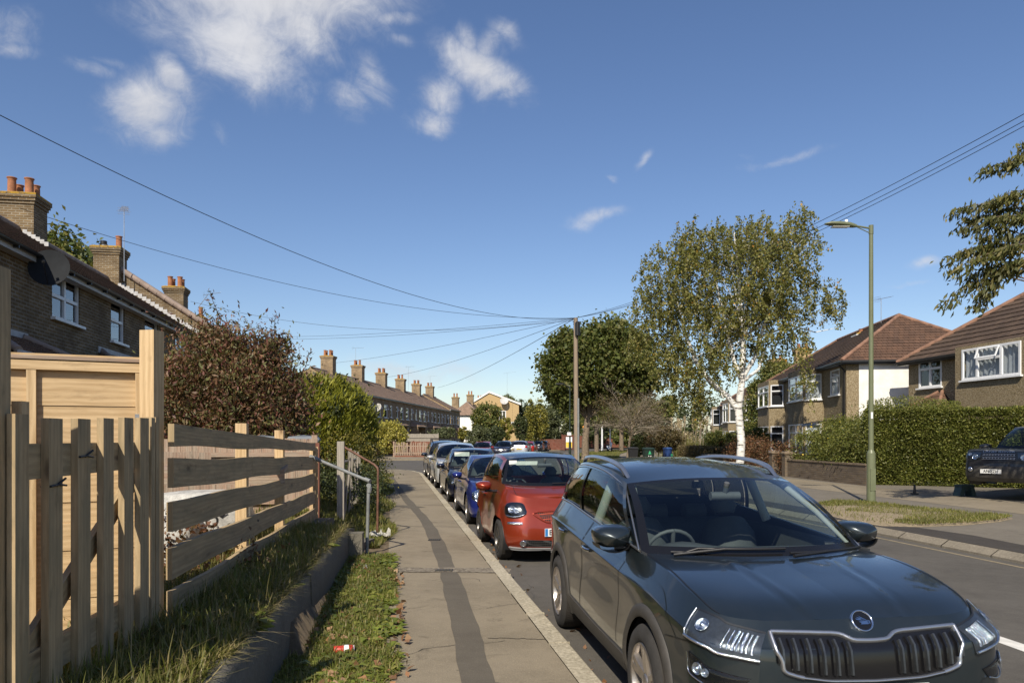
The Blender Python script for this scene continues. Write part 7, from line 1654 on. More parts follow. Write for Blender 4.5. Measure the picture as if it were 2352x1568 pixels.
    # windscreens
    def screen(base_c, base_e, top_c, top_e, inset, nm, m, bulge, bord=(.06, .06, .12)):
        na4, nb4 = (24, 16); bb = np.linspace(0, 1, nb4)
        def cr_(pc, pe, px): return np.stack([pc[0] + (pe[0] - pc[0]) * bb ** px, pe[1] * bb, pc[2] + (pe[2] - pc[2]) * bb ** 2.3], -1)
        Bc, Tc = cr_(base_c, base_e, 2.2), cr_(top_c, top_e, 2.2); f = np.linspace(0, 1, na4)[:, None, None]; W_ = Bc[None] * (1 - f) + Tc[None] * f; nn_ = np.array([1 if bulge > 0 else -1, 0, 1.1]); W_ = W_ + (abs(bulge) * np.sin(PI * f)) * nn_ * np.ones((1, nb4, 1))
        ti, bi, si = int(na4 * (1 - bord[0])), int(na4 * bord[2]), int(nb4 * (1 - bord[1])); g_ = MB(); b_ = MB(); kp_ = np.zeros((na4 - 1, nb4 - 1), bool); kp_[bi:ti, :si] = True
        for sd in (1, -1): g_.grid(W_ * [1, sd, 1], 0, True, keep=kp_, flip=(sd > 0) == (bulge > 0)); b_.grid(W_ * [1, sd, 1], 0, True, keep=~kp_, flip=(sd > 0) == (bulge > 0))
        o = g_.build(nm, m, t); b_.build('black_border', M_blk, o); return o, W_
    Ab = Sd[-1]; ws, WS = screen(Cb[-1] + [.0, 0, .0], Ab, Cc[0], CT[0], 0, 'windscreen', M_wind, .03, c.get('wbord', (.06, .07, .12)))
    screen(np.array([rb[0], 0, rb[1]]), belt(np.array([1.0]))[0], Cc[-1], CT[-1], 0, 'rear_window', M_privacy if c.get('privacy') else M_carglass, -.02)
    # underside and wheel wells
    ub = MB(); zs = c.get('zs', .22); ub.box(((xf - .25 - wb - xr + .25) / 2, 0, zs + .06), (wb + xf + xr - .5, 1.2 * w, .10))
    for xw in (0, -wb):
        for sd in (1, -1):
            n = 24; rows = []
            for k in range(n + 1):
                a = -.35 + (PI + .7) * k / n; rows.append([(xw + (Rr + .0) * math.cos(a), sd * w * .97, zc + Rr * math.sin(a)), (xw + (Rr + .02) * math.cos(a), sd * (w - .32), zc + (Rr + .02) * math.sin(a)), (xw, sd * (w - .32), zc)])
            ub.grid(rows, 0, True, flip=(sd > 0))
    ub.build('underbody', M_black, t)
    # arch lips / cladding
    if c.get('clad'):
        wd_ = c['clad']
        for xw in (0, -wb):
            n = 40; rows = []
            for k in range(n + 1):
                a = -.12 + (PI + .24) * k / n if c.get('cladlow') is None else -.30 + (PI + .60) * k / n
                row = []
                for rr, o_ in ((Rr - .012, .004), (Rr, .016), (Rr + wd_ * .5, .018), (Rr + wd_, .006), (Rr + wd_ + .003, -.01)):
                    X_, Z_ = xw + rr * math.cos(a), max(zc + rr * math.sin(a), zs - .02); u_ = S.u_of_x(X_) if -wb - .42 < X_ < .42 else (np.interp(X_, [.40, xf - .47, xf - .19], [4.3, 4.0, 3.0]) if X_ > 0 else np.interp(-X_, [wb + .40, wb + xr - .40, wb + xr - .14], [9.7, 10, 11])); v_ = S.v_of_z([u_], [Z_])[0]; p = S.off(np.array([float(u_)]), np.array([v_]), o_)[0]; row.append((X_, p[1], Z_))
                rows.append(row)
            for sd in (1, -1): cl_ = MB(); cl_.grid(np.array(rows) * [1, sd, 1], 0, True, flip=(sd > 0)); cl_.build('wheel_arch_trim', c.get('cladmat', M_clad), t)
        if c.get('sillclad'):
            u0, u1 = S.u_of_x(-Rr - wd_), S.u_of_x(-wb + Rr + wd_); h_ = c['sillclad']
            for sd in (1, -1): sc2 = MB(); S.patch(sc2, [(u0, zs + h_), ((u0 + u1) / 2, zs + h_), (u1, zs + h_ + .03)], [(u0, zs + .005), ((u0 + u1) / 2, zs + .005), (u1, zs + .005)], .012, 0, 30, 5, (sd,)); sc2.build('sill_trim', M_clad, t)
    # doors and seams
    for (x0, x1) in c.get('doors', ()):
        for x in (x0, x1):
            u_ = S.u_of_x(x); zt_ = S.raw(np.array([u_]), np.array([float(S.R)]))[0, 2]; 
            for sd in (1, -1): sm_ = MB(); S.line(sm_, [(u_ + .06, zs + .16), (u_, zs + .45), (u_, zt_ - .01)], .008, sides=(sd,)); sm_.build('panel_gap', M_black, t)
    if c.get('handles'):
        for x, z in c['handles']:
            for sd in (1, -1):
                h = MB(); u_ = S.u_of_x(x); v_ = S.v_of_z([u_], [z])[0]; p = S.off(np.array([u_]), np.array([v_]), .018)[0]; h.tube([(p[0] + .10, sd * (p[1] - .012), z), (p[0] + .07, sd * (p[1] + .010), z + .002), (p[0] - .07, sd * (p[1] + .010), z + .004), (p[0] - .10, sd * (p[1] - .012), z + .004)], .0135, 8); h.build('door_handle', c.get('handle_mat', pm), t)
    # interior
    it = MB(); zb = c['top'][7]; it.box((-wb * .52, 0, zs + .14), (wb * .98, 1.6 * w, .05))
    for sd in (1, -1): it.face([(-.35, sd * w * .86, zs + .1), (-wb - .3, sd * w * .86, zs + .1), (-wb - .3, sd * w * .86, zb - .03), (-.35, sd * w * .86, zb - .03)])
    it.build('floor_and_door_cards', M_inner, t)
    db = MB(); cx_ = gb['cowl'][0]; zc_ = gb['cowl'][1]; rows = []
    for k, y in enumerate(np.linspace(-w * .84, w * .84, 21)):
        ff = (y / (w * .84)) ** 2; rows.append([(cx_ - .03 - .28 * ff, y, zc_ - .03), (cx_ - .35 - .1 * ff, y, zc_ - .01 + .03 * math.exp(-((y - .38 * drive) / .2) ** 2)), (cx_ - .62, y, zc_ - .03 + .045 * math.exp(-((y - .38 * drive) / .2) ** 2)), (cx_ - .74, y, zc_ - .14), (cx_ - .66, y, zc_ - .40)])
    db.grid(rows, 0, True); db.build('dashboard', M_dash, t)
    sw = MB(); sx = cx_ - .86; yy = .38 * drive; Mw = Matrix.Translation((sx, yy, zc_ - .10)) @ Matrix.Rotation(R(-66), 4, 'Y'); sw.tube([Mw @ Vector((.185 * math.cos(a), .185 * math.sin(a), 0)) for a in np.linspace(0, 2 * PI, 25)], .015, 8, cap=False); sw.tube([Mw @ Vector((.18, 0, 0)), Mw @ Vector((0, 0, -.03)), Mw @ Vector((-.05, .17, 0))], .018, 6); sw.tube([Mw @ Vector((0, -.17, 0)), Mw @ Vector((0, 0, -.03))], .018, 6); sw.tube([Mw @ Vector((0, 0, -.02)), Mw @ Vector((0, 0, -.16))], .05, 10); sw.build('steering_wheel', M_dash, t)
    for y in (-.38, .38): seat(t, cx_ - 1.38, y, M_inner)
    if not c.get('twoseat'):
        rs_ = MB(); rs_.tube([(cx_ - 2.25, -.6, .85), (cx_ - 2.25, .6, .85)], .2, 10); rs_.tube([(cx_ - 2.2, -.6, .55), (cx_ - 2.2, .6, .55)], .2, 10)
        for y in (-.38, 0, .38): rs_.tube([(cx_ - 2.35, y - .1, 1.08), (cx_ - 2.35, y + .1, 1.08)], .08, 8)
        rs_.build('rear_seat', M_inner, t)
    if lod:
        mi_ = MB(); mi_.tube([(gb['header'][0] + .10, -.11, gb['header'][1] - .13), (gb['header'][0] + .10, .11, gb['header'][1] - .13)], .032, 8); mi_.tube([(gb['header'][0] + .10, 0, gb['header'][1] - .12), (gb['header'][0] + .14, 0, gb['header'][1] - .03)], .02, 6); mi_.build('rear_view_mirror', M_dash, t)
    # mirrors
    mp = c['mirror']
    for sd in (1, -1):
        m_ = MB(); x, y, z, s_ = mp; rows = []
        for f_, wx, wy, wz in ((0, .02, .02, .02), (.12, .05, .75, .7), (.4, .09, .98, .95), (.7, .10, 1, 1), (1, .10, .98, .98)):
            cx2 = x + .085 * s_ - .20 * s_ * f_; sq = lambda v_: math.copysign(abs(v_) ** .62, v_); rows.append([(cx2, sd * (y + .118 * s_ * wy * sq(math.cos(a)) * (1.0 + .16 * math.sin(a))), z + .072 * s_ * wz * sq(math.sin(a)) * (1 - .25 * max(0, math.cos(a)) * (math.sin(a) > 0))) for a in np.linspace(0, 2 * PI, 25)])
        m_.grid(rows, 0, True, flip=(sd > 0)); mo = m_.build('wing_mirror', c.get('mirror_mat', pm), t)
        g_ = MB(); g_.face([rows[-1][k] for k in range(24)]); g_.build('mirror_glass', M_chrome, mo)
        a_ = MB(); a_.tube([(x - .02, sd * (y - .02), z - .072 * s_), (x - .02, sd * (y - .14), z - .085), (x - .05, sd * (y - .24), z - .09)], [.022, .02, .025], 8); rows2 = []
        for f_, k_ in ((0, .9), (1, 1.0)): rows2.append([(x + .05 - .16 * f_, sd * (y + .115 * s_ * k_ * math.cos(a)), z - .04 * s_ + min(0, .06 * s_ * math.sin(a))) for a in np.linspace(PI, 2 * PI, 9)])
        a_.grid(rows2, 0, True); a_.build('mirror_arm', M_black, mo)
    # lamps, plates are added by the caller; wheels
    for xw in (0, -wb):
        for sd in (1, -1): wheel(t, xw, sd * (c['trk'] / 2), c['rw'], c.get('ww', .215), sd, c.get('rim', 'five'), 1 if lod else 0, c.get('alloy'))
    # wipers
    if lod:
        for (b0, a0, b1, a1) in c.get('wipers', ()):
            wi = MB(); pts = []
            for f_ in np.linspace(0, 1, 10):
                b = b0 + (b1 - b0) * f_; a = a0 + (a1 - a0) * f_; i = int(np.clip(a * 23, 0, 23)); j = int(np.clip(abs(b) * 15, 0, 15)); p = WS[i, j] * [1, np.sign(b) if b else 1, 1]; y_ = abs(b) * 15; p1 = WS[i, min(j + 1, 15)] * [1, np.sign(b) if b else 1, 1]; fr_ = y_ - j; p = p * (1 - fr_) + p1 * fr_; pts.append(tuple(p + [.02, 0, .022]))
            wi.tube(pts, .009, 5); wi.tube([tuple(np.array(pts[0]) + [.05, 0, -.01]), pts[4]], .012, 5); wi.build('wiper', M_black, t)
    return t, S
def number_plate(par, x, z, txt, m=None, y=0.0, yaw=0, blue=True, blk=False, w_=.52, tilt=0):
    Mx = Matrix.Translation((x, y, z)) @ Matrix.Rotation(yaw, 4, 'Z') @ Matrix.Rotation(-tilt, 4, 'Y'); b = MB(); b.box((0, 0, 0), (.012, w_, .112), M=Mx); p = b.build('number_plate', m or M_plate, par)
    Mt = Mx @ Matrix.Translation((.0075, .0 if not blue else .02, -.003)) @ Matrix.Rotation(R(90), 4, 'Z') @ Matrix.Rotation(R(90), 4, 'X')
    text_mesh('plate_lettering', txt, .105, M_black, p, Mt, .0006, bold=.0022, sx=.92)
    if blue: b = MB(); b.box((.0066, -w_ / 2 + .024, 0), (.002, .04, .104), M=Mx); b.build('plate_band', M_plateblue, p)
    return p
def lamp(par, S, top, bot, inner=None, sides=(1, -1), name='headlight', off=.012, dome=.012, house=None, bowls=(), cover=None):
    for sd in sides:
        b = MB(); S.patch(b, top, bot, .004, 0, 16, 8, (sd,)); o = b.build(name, house or M_lampin, par)
        for (u, z, r_) in bowls:
            v = S.v_of_z([u], [z])[0]; p = S.off(np.array([abs(u)]), np.array([v]), .003)[0]; nn = S.nrm(np.array([abs(u)]), np.array([v]))[0]; p = p * [1, sd, 1]; nn = nn * [1, sd, 1]
            Mx = Matrix.Translation(Vector(p)) @ Vector(nn).to_track_quat('Z', 'Y').to_matrix().to_4x4(); q = MB(); q.lathe([(r_, .012), (r_ * .95, .016), (r_ * .85, .008), (r_ * .5, .003), (0, .002)], 20, 0, Mx); q.lathe([(r_ * .45, .004), (r_ * .38, .014), (r_ * .2, .02), (0, .022)], 14, 1, Mx); q.build('reflector', [M_reflect, M_lens if False else M_chrome], o)
        b = MB(); S.patch(b, top, bot, off, dome, 18, 10, (sd,), rim=False); b.build('lens', cover or M_lens, o)
def along(S, par, pts, r, nm, m, sides=(1, -1), off=.01, n=40):
    for sd in sides: b = MB(); S.line(b, pts, off=off, sides=(sd,), rnd=True, r=r, n=n); b.build(nm, m, par)
# ---------------------------------------------------------------- the grey estate SUV in the foreground
P_suv = paint('dark_teal_grey_paint', (.022, .031, .036), .55, .30, dirt=.06)
cS = dict(xf=.88, wb=2.638, xr=.90, hoodp=3.6, w=.895, rw=.338, trk=1.60, ww=.225, zs=.24, rim='twin', gap=.05,
    top=[.862, .860, .862, .882, .945, 1.005, 1.03, 1.07, 1.12, 1.15, 1.155, 1.15, 1.15, 1.15, 1.15],
    fr=[0, .14, .33, .56, .79, .835, 1.0], wf=[.95, .988, 1.0, .988, .990, .972, .865], fi=[.08, .02, 0, .008, .03, .05, .15], ri=[.06, 0, 0, .02, .04, .05, .12], flare=.02,
    gh=dict(xa0=-.46, xd0=-3.22, rail=[(-1.20, .655, 1.435), (-1.68, .675, 1.525), (-2.3, .665, 1.555), (-2.8, .64, 1.535), (-3.18, .60, 1.47)], header=(-1.02, 1.485), rear_header=(-3.30, 1.535), roofc=[(-1.65, 1.585), (-2.4, 1.605)], cowl=(-.16, 1.035), rear_base=(-3.46, 1.13), bulge=.045),
    wins=[(.035, .465, .05, .90, 0), (.49, .80, .05, .90, 1), (.815, .95, .10, .86, 1)], bonnet=[(.52, .935), (.15, .99)], creases=[(.27, .40, .0035, .022), (.33, .46, -.0035, .022)], bsplit=.955,
    clad=.065, sillclad=.13, cladlow=1, doors=[(-.62, -1.72), (-1.74, -2.62)], handles=[(-1.52, .90), (-2.48, .93)], handle_mat=M_chrome, mirror=(-.68, .905, 1.105, 1.05), privacy=True, uc=3.0,
    wipers=[(.12, .03, .95, .035), (-.80, .035, .10, .075)])
yawS = math.atan2(-math.cos(.1297), math.sin(.1297))
suv, S = make_car('parked_suv', 'large dark grey SUV filling the right foreground, chrome framed grille and silver roof rails', (1.675, 4.50, 0), yawS, cS, P_suv, lod=2, drive=-1, group=None)
# grille
uy = S.u_of_y
def top_z(y): return np.interp(abs(y), [0, .09, .16, .52, .6], [.768, .770, .800, .812, .812])
gt_ = [(uy(y), top_z(y)) for y in np.linspace(0, .535, 12)]; gb_ = [(uy(min(y, .475)), z) for y, z in zip(np.linspace(0, .51, 12), np.interp(np.linspace(0, .51, 12), [0, .25, .40, .47, .51], [.592, .598, .618, .65, .70]))]
b = MB(); T2 = [(-u, z) for u, z in gt_[::-1]] + gt_[1:]; B2 = [(-u, z) for u, z in gb_[::-1]] + gb_[1:]; S.patch(b, T2, B2, .004, 0, 60, 12, (1,)); gr = b.build('grille', M_blk, suv)
fr_ = T2 + B2[::-1] + [T2[0]]
for nm, pts, r_ in (('chrome_frame', T2, .014), ('chrome_frame', [T2[0], (T2[0][0] * .99, .80), (B2[0][0], .70)] + B2[1:4], .013), ('chrome_frame', [T2[-1], (T2[-1][0] * .99, .80), (B2[-1][0], .70)] + B2[-4:-1][::-1], .013), ('chrome_frame', B2[2:-2], .007)):
    r_ *= .78; b = MB(); n = 50; L = crv(np.array(pts, float), np.linspace(0, len(pts) - 1, n)); U = L[:, 0]; V = S.v_of_z(U, L[:, 1]); rows = []
    Pc = S.off(np.abs(U), V, .004); Nn = S.nrm(np.abs(U), V); ng = U < 0; Pc[ng] *= [1, -1, 1]; Nn[ng] *= [1, -1, 1]; T = unit(np.gradient(Pc, axis=0)); Sd = unit(np.cross(T, Nn))
    for k in range(n): rows.append([tuple(Pc[k] + Sd[k] * r_ * x + Nn[k] * h) for x, h in ((-1, -.006), (-.9, .014), (0, .020), (.9, .014), (1, -.006))])
    b.grid(rows, 0, True); b.build(nm, M_satin, gr)
_ug = np.linspace(0, 2.6, 40)
def u_at(y, z):
    P_ = S.raw(_ug, S.v_of_z(_ug, np.full(40, z)))[:, 1]; return float(np.interp(y, np.maximum.accumulate(P_), _ug))
for i in range(-7, 8):
    y = i * .068
    if abs(y) < .085 or abs(y) > .49: continue
    for dy in (-.0125, .0125):
        u_ = uy(abs(y + dy)) * (1 if y > 0 else -1); zt_, zb_ = top_z(y) - .025, float(np.interp(abs(y), [0, .25, .40, .47, .51], [.61, .615, .637, .668, .715])) + .008
        b = MB(); n = 6; zz_ = np.linspace(zb_, zt_, n); uu = np.array([u_at(abs(y + dy), z_) for z_ in zz_]) * (1 if y > 0 else -1); vv = S.v_of_z(uu, zz_); Pc = S.off(np.abs(uu), vv, .018 ) ; Pc2 = S.off(np.abs(uu), vv, .004); sg = 1 if u_ > 0 else -1
        Pc *= [1, sg, 1]; Pc2 *= [1, sg, 1]; b.grid(np.stack([Pc2 - [0, .009, 0], Pc - [0, .005, 0], Pc + [0, .005, 0], Pc2 + [0, .009, 0]], 1), 0, False)
        b.build('grille_bar', M_blk if dy < 0 else M_lampin, gr)
# badge on the bonnet lip
v_ = float(S.R) - .25; p = S.off(np.array([0.0]), np.array([v_]), .0)[0]; Mb = Matrix.Translation((p[0] - .004, 0, .852)) @ Matrix.Rotation(R(55), 4, 'Y') @ Matrix.Rotation(R(90), 4, 'Z') @ Matrix.Diagonal((1.22, 1.22, 1.2, 1))
b = MB(); b.lathe([(.0, .004), (.040, .004)], 32, 1, Mb); b.lathe([(.040, .004), (.0415, .008), (.046, .009), (.048, .004), (.048, -.01)], 32, 0, Mb)
# winged arrow emblem
def emb(pts, h=.0065): b.face([Mb @ Vector((x, y, h)) for x, y in pts], 0)
for k in range(3): emb([(-.028 + .004 * k, .010 + .008 * k), (.004 + .006 * k, .004 - .001 * k + .003), (.012 + .004 * k, .002), (.004, -.001), (-.024 + .006 * k, .004 + .009 * k)])
emb([(-.018, -.004), (.022, .000), (.030, -.006), (.022, -.016), (-.012, -.016), (-.006, -.010)]); emb([(.020, .002), (.033, -.001), (.032, -.014), (.022, -.012)])
b.build('badge', [M_chrome, M_blk], suv)
# headlights
hu = [uy(.555), uy(.65), uy(.75), 2.85, 3.2, 3.52]
ht = [(hu[0], .808), (hu[1], .824), (hu[2], .842), (hu[3], .860), (hu[4], .874), (hu[5], .882)]
hb = [(hu[0] * 1.05, .69), (hu[1] * 1.03, .703), (hu[2] * 1.02, .718), (hu[3], .736), (hu[4], .752), (hu[5] - .03, .765)]
M_lens2 = glass('clear_lamp_cover', (.90, .94, .97), .01, .55)
lamp(suv, S, ht, hb, house=M_lampin, off=.018, dome=.010, cover=M_lens2, bowls=[(3.15, .818, .038)])
for sd in (1, -1):
    b = MB(); S.line(b, hb, off=.013, sides=(sd,), rnd=True, r=.0085); b.build('daylight_strip', M_reflect, suv)
def _cry(n):
    v = n.n('ShaderNodeTexVoronoi', ins={0: OB(n)}); v.inputs['Scale'].default_value = 120
    return pr(n, n.ramp(v.outputs[0], [(.1, (.6, .62, .65)), (.6, (.10, .11, .12))]), .12, 1, v.outputs[0], 1.0, .02)
M_crystal = mat('crystal_reflector', _cry)
for sd in (1, -1):
    for k, (u0, w0) in enumerate(((hu[0] * 1.12, .010), (hu[0] * 1.12 + .10, .006), (hu[0] * 1.12 + .19, .012), (hu[0] * 1.12 + .29, .006), (hu[0] * 1.12 + .37, .011), (hu[0] * 1.12 + .48, .005), (hu[0] * 1.12 + .60, .004))):
        z0_ = .718 + .004 * k; b = MB(); S.line(b, [(u0, z0_), (u0 - .02, z0_ + .035), (u0 - .07, z0_ + .075)], off=.008, sides=(sd,), rnd=True, r=w0 * .9, n=8); b.build('reflector', M_reflect, suv)
    b = MB(); S.line(b, [(hu[5], .882), (hu[5] + .015, .83), (hu[5] - .03, .765)], off=.010, sides=(sd,), rnd=True, r=.0045); b.build('chrome_edge', M_satin, suv)
    b = MB(); S.line(b, ht, .012, .006, (sd,), n=40); b.build('panel_gap', M_black, suv)
    b = MB(); S.line(b, [(hb[0][0], hb[0][1] - .012)] + [(u, z - .012) for u, z in hb[1:]], .010, .005, (sd,), n=40); b.build('panel_gap', M_black, suv)
    b = MB(); S.line(b, [(3.3, .735), (3.8, .72), (4.25, .70)], .006, .003, (sd,), n=20); b.build('panel_gap', M_black, suv)
# lower lamp units, intakes, bumper details
lt = [(uy(.62), .605), (uy(.72), .622), (uy(.80), .642), (3.1, .665), (3.42, .685)]; lb = [(uy(.66), .56), (uy(.72), .545), (uy(.79), .547), (3.08, .562), (3.36, .585)]
lamp(suv, S, lt, lb, name='fog_light', house=M_blk, off=.016, dome=.006, cover=M_lens2, bowls=[(3.12, .618, .032), (2.93, .608, .022)])
for sd in (1, -1):
    b = MB(); S.line(b, lt[-1:] + [(3.41, .635)] + lb[::-1], off=.012, sides=(sd,), rnd=True, r=.0045); b.build('chrome_edge', M_chrome, suv)
b = MB(); S.patch(b, [(-uy(.64), .43), (-uy(.3), .425), (0, .42), (uy(.3), .425), (uy(.64), .43)], [(-uy(.60), .30), (-uy(.3), .295), (0, .29), (uy(.3), .295), (uy(.60), .30)], .004, 0, 40, 5); b.build('lower_intake', M_black, suv)
b = MB(); S.patch(b, [(-3.3, .30), (-uy(.3), .285), (0, .28), (uy(.3), .285), (3.3, .30)], [(-3.2, .245), (-uy(.3), .245), (0, .245), (uy(.3), .245), (3.2, .245)], .014, 0, 40, 4); b.build('skid_plate', M_satin, suv)
for sd in (1, -1):
    b = MB(); S.line(b, [(uy(.60), .535), (uy(.63), .555), (uy(.70), .555), (uy(.715), .535), (uy(.69), .505), (uy(.61), .505), (uy(.60), .535)], .004, .0025, (sd,)); b.build('washer_cap', M_black, suv)
    # crease lines along the flank
    b = MB(); S.line(b, [(3.9, .72), (4.4, .86), (5.0, .93), (6.5, .955), (8.2, .985), (9.6, 1.0)], .010, .004, (sd,), n=60); b.build('shoulder_crease', P_suv, suv)
xN = S.off(np.array([0.0]), S.v_of_z([0.0], [.49]), .0)[0][0]
number_plate(suv, xN + .026, .522, 'LM70 OAA', blue=False)
# window chrome and roof rails
gh = cS['gh']; CT = np.array(gh['rail'], float); uA, uD = S.u_of_x(gh['xa0'], S.R), S.u_of_x(gh['xd0'], S.R)
for sd in (1, -1):
    b = MB(); bl = [S.raw(np.array([uA + (uD - uA) * k]), np.array([float(S.R)]))[0] + [0, .006, .014] for k in np.linspace(.01, .93, 40)]; b.tube([tuple(p * [1, sd, 1]) for p in bl], .0085, 6)
    tp = [crv(CT, [k * (len(CT) - 1)])[0] * .985 + bl[0] * 0 for k in np.linspace(.0, .9, 40)]
    tp = [np.array(p) / .985 + np.array([0, .012, -.022]) for p in tp]; b.tube([tuple(p * [1, sd, 1]) for p in [bl[0]] + tp + [bl[-1]]], .0075, 6); b.build('window_chrome', M_satin, suv)
    b = MB(); rr = [np.array(crv(CT, [k * (len(CT) - 1)])[0]) for k in np.linspace(.06, .93, 24)]; pts = []
    for i, p in enumerate(rr):
        f = i / 23; h = .055 * min(1, f / .10) * min(1, (1 - f) / .12); pts.append((p[0], sd * (p[1] - .055), p[2] + .012 + h))
    rows = [[(x, y - .017, z - .03 * min(1, f_)), (x, y - .015, z), (x, y + .015, z), (x, y + .018, z - .022)] for (x, y, z), f_ in zip(pts, [min(i, 23 - i) / 3 for i in range(24)])]
    b.grid(rows, 0, True, flip=(sd > 0)); b.grid([[(x, y - .017, z - .03), (x, y + .018, z - .022)] for (x, y, z) in pts], 0, True); b.build('roof_rail', M_satin, suv)
    b = MB(); b.tube([(-.80, sd * .80, 1.12), (-1.5, sd * .62, 1.45)], .03, 8) if False else b.tube([(-1.76, sd * .74, 1.08), (-1.80, sd * .57, 1.50)], .04, 8); b.build('pillar_trim', M_liner, suv)
    b = MB(); b.tube([(-.50, sd * .72, 1.04), (-.85, sd * .67, 1.24), (-1.24, sd * .60, 1.42), (-1.7, sd * .58, 1.50)], [.012, .022, .028, .02], 8); b.build('pillar_trim', M_liner, suv)
b = MB(); b.box((-1.20, -.10, 1.42), (.05, .07, .05)); b.tube([(-1.16, -.10, 1.42), (-1.13, -.10, 1.42)], .02, 10); b.build('dash_camera', M_black, suv)
# ---------------------------------------------------------------- small orange red car
P_smart = paint('orange_red_paint', (.28, .036, .012), .5, .28, dirt=.06); P_roofk = paint('black_roof_paint', (.012, .014, .018), .3, .25)
cM = dict(xf=.60, wb=1.873, xr=.40, w=.832, rw=.300, trk=1.47, ww=.19, zs=.20, rim='multi', alloy=M_alloyd, gap=.05, c3=.20, c4=.42, d4=.2,
    top=[.90, .905, .93, .975, 1.03, 1.085, 1.10, 1.10, 1.11, 1.115, 1.11, 1.10, 1.10, 1.10, 1.10], fr=[0, .14, .32, .52, .78, 1.0], wf=[.93, .985, 1.0, .99, .965, .87], fi=[.06, .0, .0, .035, .11, .22], flare=.03,
    gh=dict(xa0=-.22, xd0=-2.08, rail=[(-.68, .56, 1.44), (-1.0, .58, 1.50), (-1.4, .585, 1.515), (-1.75, .575, 1.50), (-2.02, .55, 1.45)], header=(-.60, 1.485), rear_header=(-2.1, 1.475), roofc=[(-1.0, 1.54), (-1.6, 1.545)], cowl=(.02, 1.06), rear_base=(-2.2, 1.08), bulge=.04),
    wins=[(.09, .62, .05, .88, 0), (.66, .84, .06, .84, 0)], bonnet=[(.36, .965), (.16, 1.02)], bsplit=.80, doors=[(-.42, -1.42)], handles=[(-1.3, .88)], mirror=(-.30, .985, 1.06, .95), twoseat=True, roof_mat=P_roofk, wbord=(.05, .10, .10),
    wipers=[(.80, .04, .0, .07)])
def place(x, y, dev=0.0): return (x, y, 0), math.atan2(-1, -SL) + dev
loc_, yw = place(-.02, 11.35, .02)
sm, S2 = make_car('parked_city_car', 'short orange red two seat city car with a black roof parked behind the SUV', (.60, 11.05, 0), math.atan2(-1, .162) + .03, cM, P_smart, drive=-1)
uy2 = S2.u_of_y
# rounded headlights
ht = [(uy2(.50), .74), (uy2(.56), .835), (uy2(.66), .86), (3.05, .845), (3.35, .79)]; hb = [(uy2(.505), .70), (uy2(.58), .655), (uy2(.67), .64), (3.02, .655), (3.30, .72)]
lamp(sm, S2, ht, hb, off=.02, dome=.02, house=M_blk, bowls=[(2.62, .76, .055), (2.3, .745, .04)])
for sd in (1, -1):
    b = MB(); S2.line(b, [(uy2(.53), .70), (uy2(.58), .675), (uy2(.67), .66), (3.0, .675)], off=.012, sides=(sd,), rnd=True, r=.01); b.build('daylight_strip', M_reflect, sm)
gp_t = [(-uy2(.36), .72), (-uy2(.2), .735), (0, .74), (uy2(.2), .735), (uy2(.36), .72)]; gp_b = [(-uy2(.25), .60), (-uy2(.15), .575), (0, .57), (uy2(.15), .575), (uy2(.25), .60)]
def _mesh(name, c):
    def fn(n):
        v = n.n('ShaderNodeTexVoronoi', ins={0: OB(n)}, feature='DISTANCE_TO_EDGE'); v.inputs['Scale'].default_value = 34; v.inputs['Randomness'].default_value = .0
        f = n.n('ShaderNodeMapRange', ins={0: v.outputs[0], 1: .07, 2: .12, 3: 0, 4: 1}).outputs[0]
        return pr(n, n.mix(f, c4(c), (.005, .005, .005, 1)), .4, 0, f, 1, -.01)
    return mat(name, fn)
b = MB(); S2.patch(b, gp_t, gp_b, .006, 0, 26, 8); g = b.build('grille', _mesh('red_honeycomb', (.34, .05, .02)), sm)
b = MB(); S2.line(b, gp_t + [(uy2(.40), .69)] + gp_b[::-1] + [(-uy2(.40), .69)] + gp_t[:1], off=.006, sides=(1,), rnd=True, r=.012, n=80); b.build('grille_rim', P_smart, g)
b = MB(); S2.patch(b, [(-uy2(.56), .345), (0, .335), (uy2(.56), .345)], [(-uy2(.53), .255), (0, .245), (uy2(.53), .255)], .006, 0, 30, 5); b.build('lower_grille', _mesh('black_honeycomb', (.05, .05, .05)), sm)
b = MB(); S2.patch(b, [(-3.0, .235), (0, .225), (3.0, .235)], [(-2.8, .165), (0, .165), (2.8, .165)], .02, 0, 30, 4); b.build('splitter', simple('grey_splitter', (.2, .2, .2), .6), sm)
for sd in (1, -1):
    for (y, z, r_, nm, m_) in ((.56, .298, .038, 'fog_light', M_reflect), (.66, .57, .0, 'side_lamp', M_reflect)):
        if r_:
            u_ = uy2(y); v_ = S2.v_of_z([u_], [z])[0]; p = S2.off(np.array([u_]), np.array([v_]), .008)[0]; nn = S2.nrm(np.array([u_]), np.array([v_]))[0]; Mx = Matrix.Translation(Vector(p * [1, sd, 1])) @ Vector(nn * [1, sd, 1]).to_track_quat('Z', 'Y').to_matrix().to_4x4(); b = MB(); b.lathe([(r_ * 1.25, 0), (r_ * 1.2, .012), (r_, .014), (r_ * .8, .008), (0, .012)], 20, 0, Mx); b.build(nm, m_, sm)
        else:
            b = MB(); S2.patch(b, [(uy2(.56), .588), (uy2(.66), .592), (2.95, .585)], [(uy2(.56), .556), (uy2(.66), .552), (2.95, .558)], .008, .008, 12, 5, (sd,)); b.build(nm, m_, sm)
xN = S2.off(np.array([0.0]), S2.v_of_z([0.0], [.45]), .0)[0][0]; number_plate(sm, xN + .02, .45, 'BV16 KHX', blue=True)
b = MB(); b.box((-.60, -.26, 1.385), (.02, .34, .06)); b.build('sun_visor', M_visor, sm); b = MB(); b.box((-.50, -.50, 1.40), (.01, .12, .06)); b.build('permit_sticker', M_plate, sm)
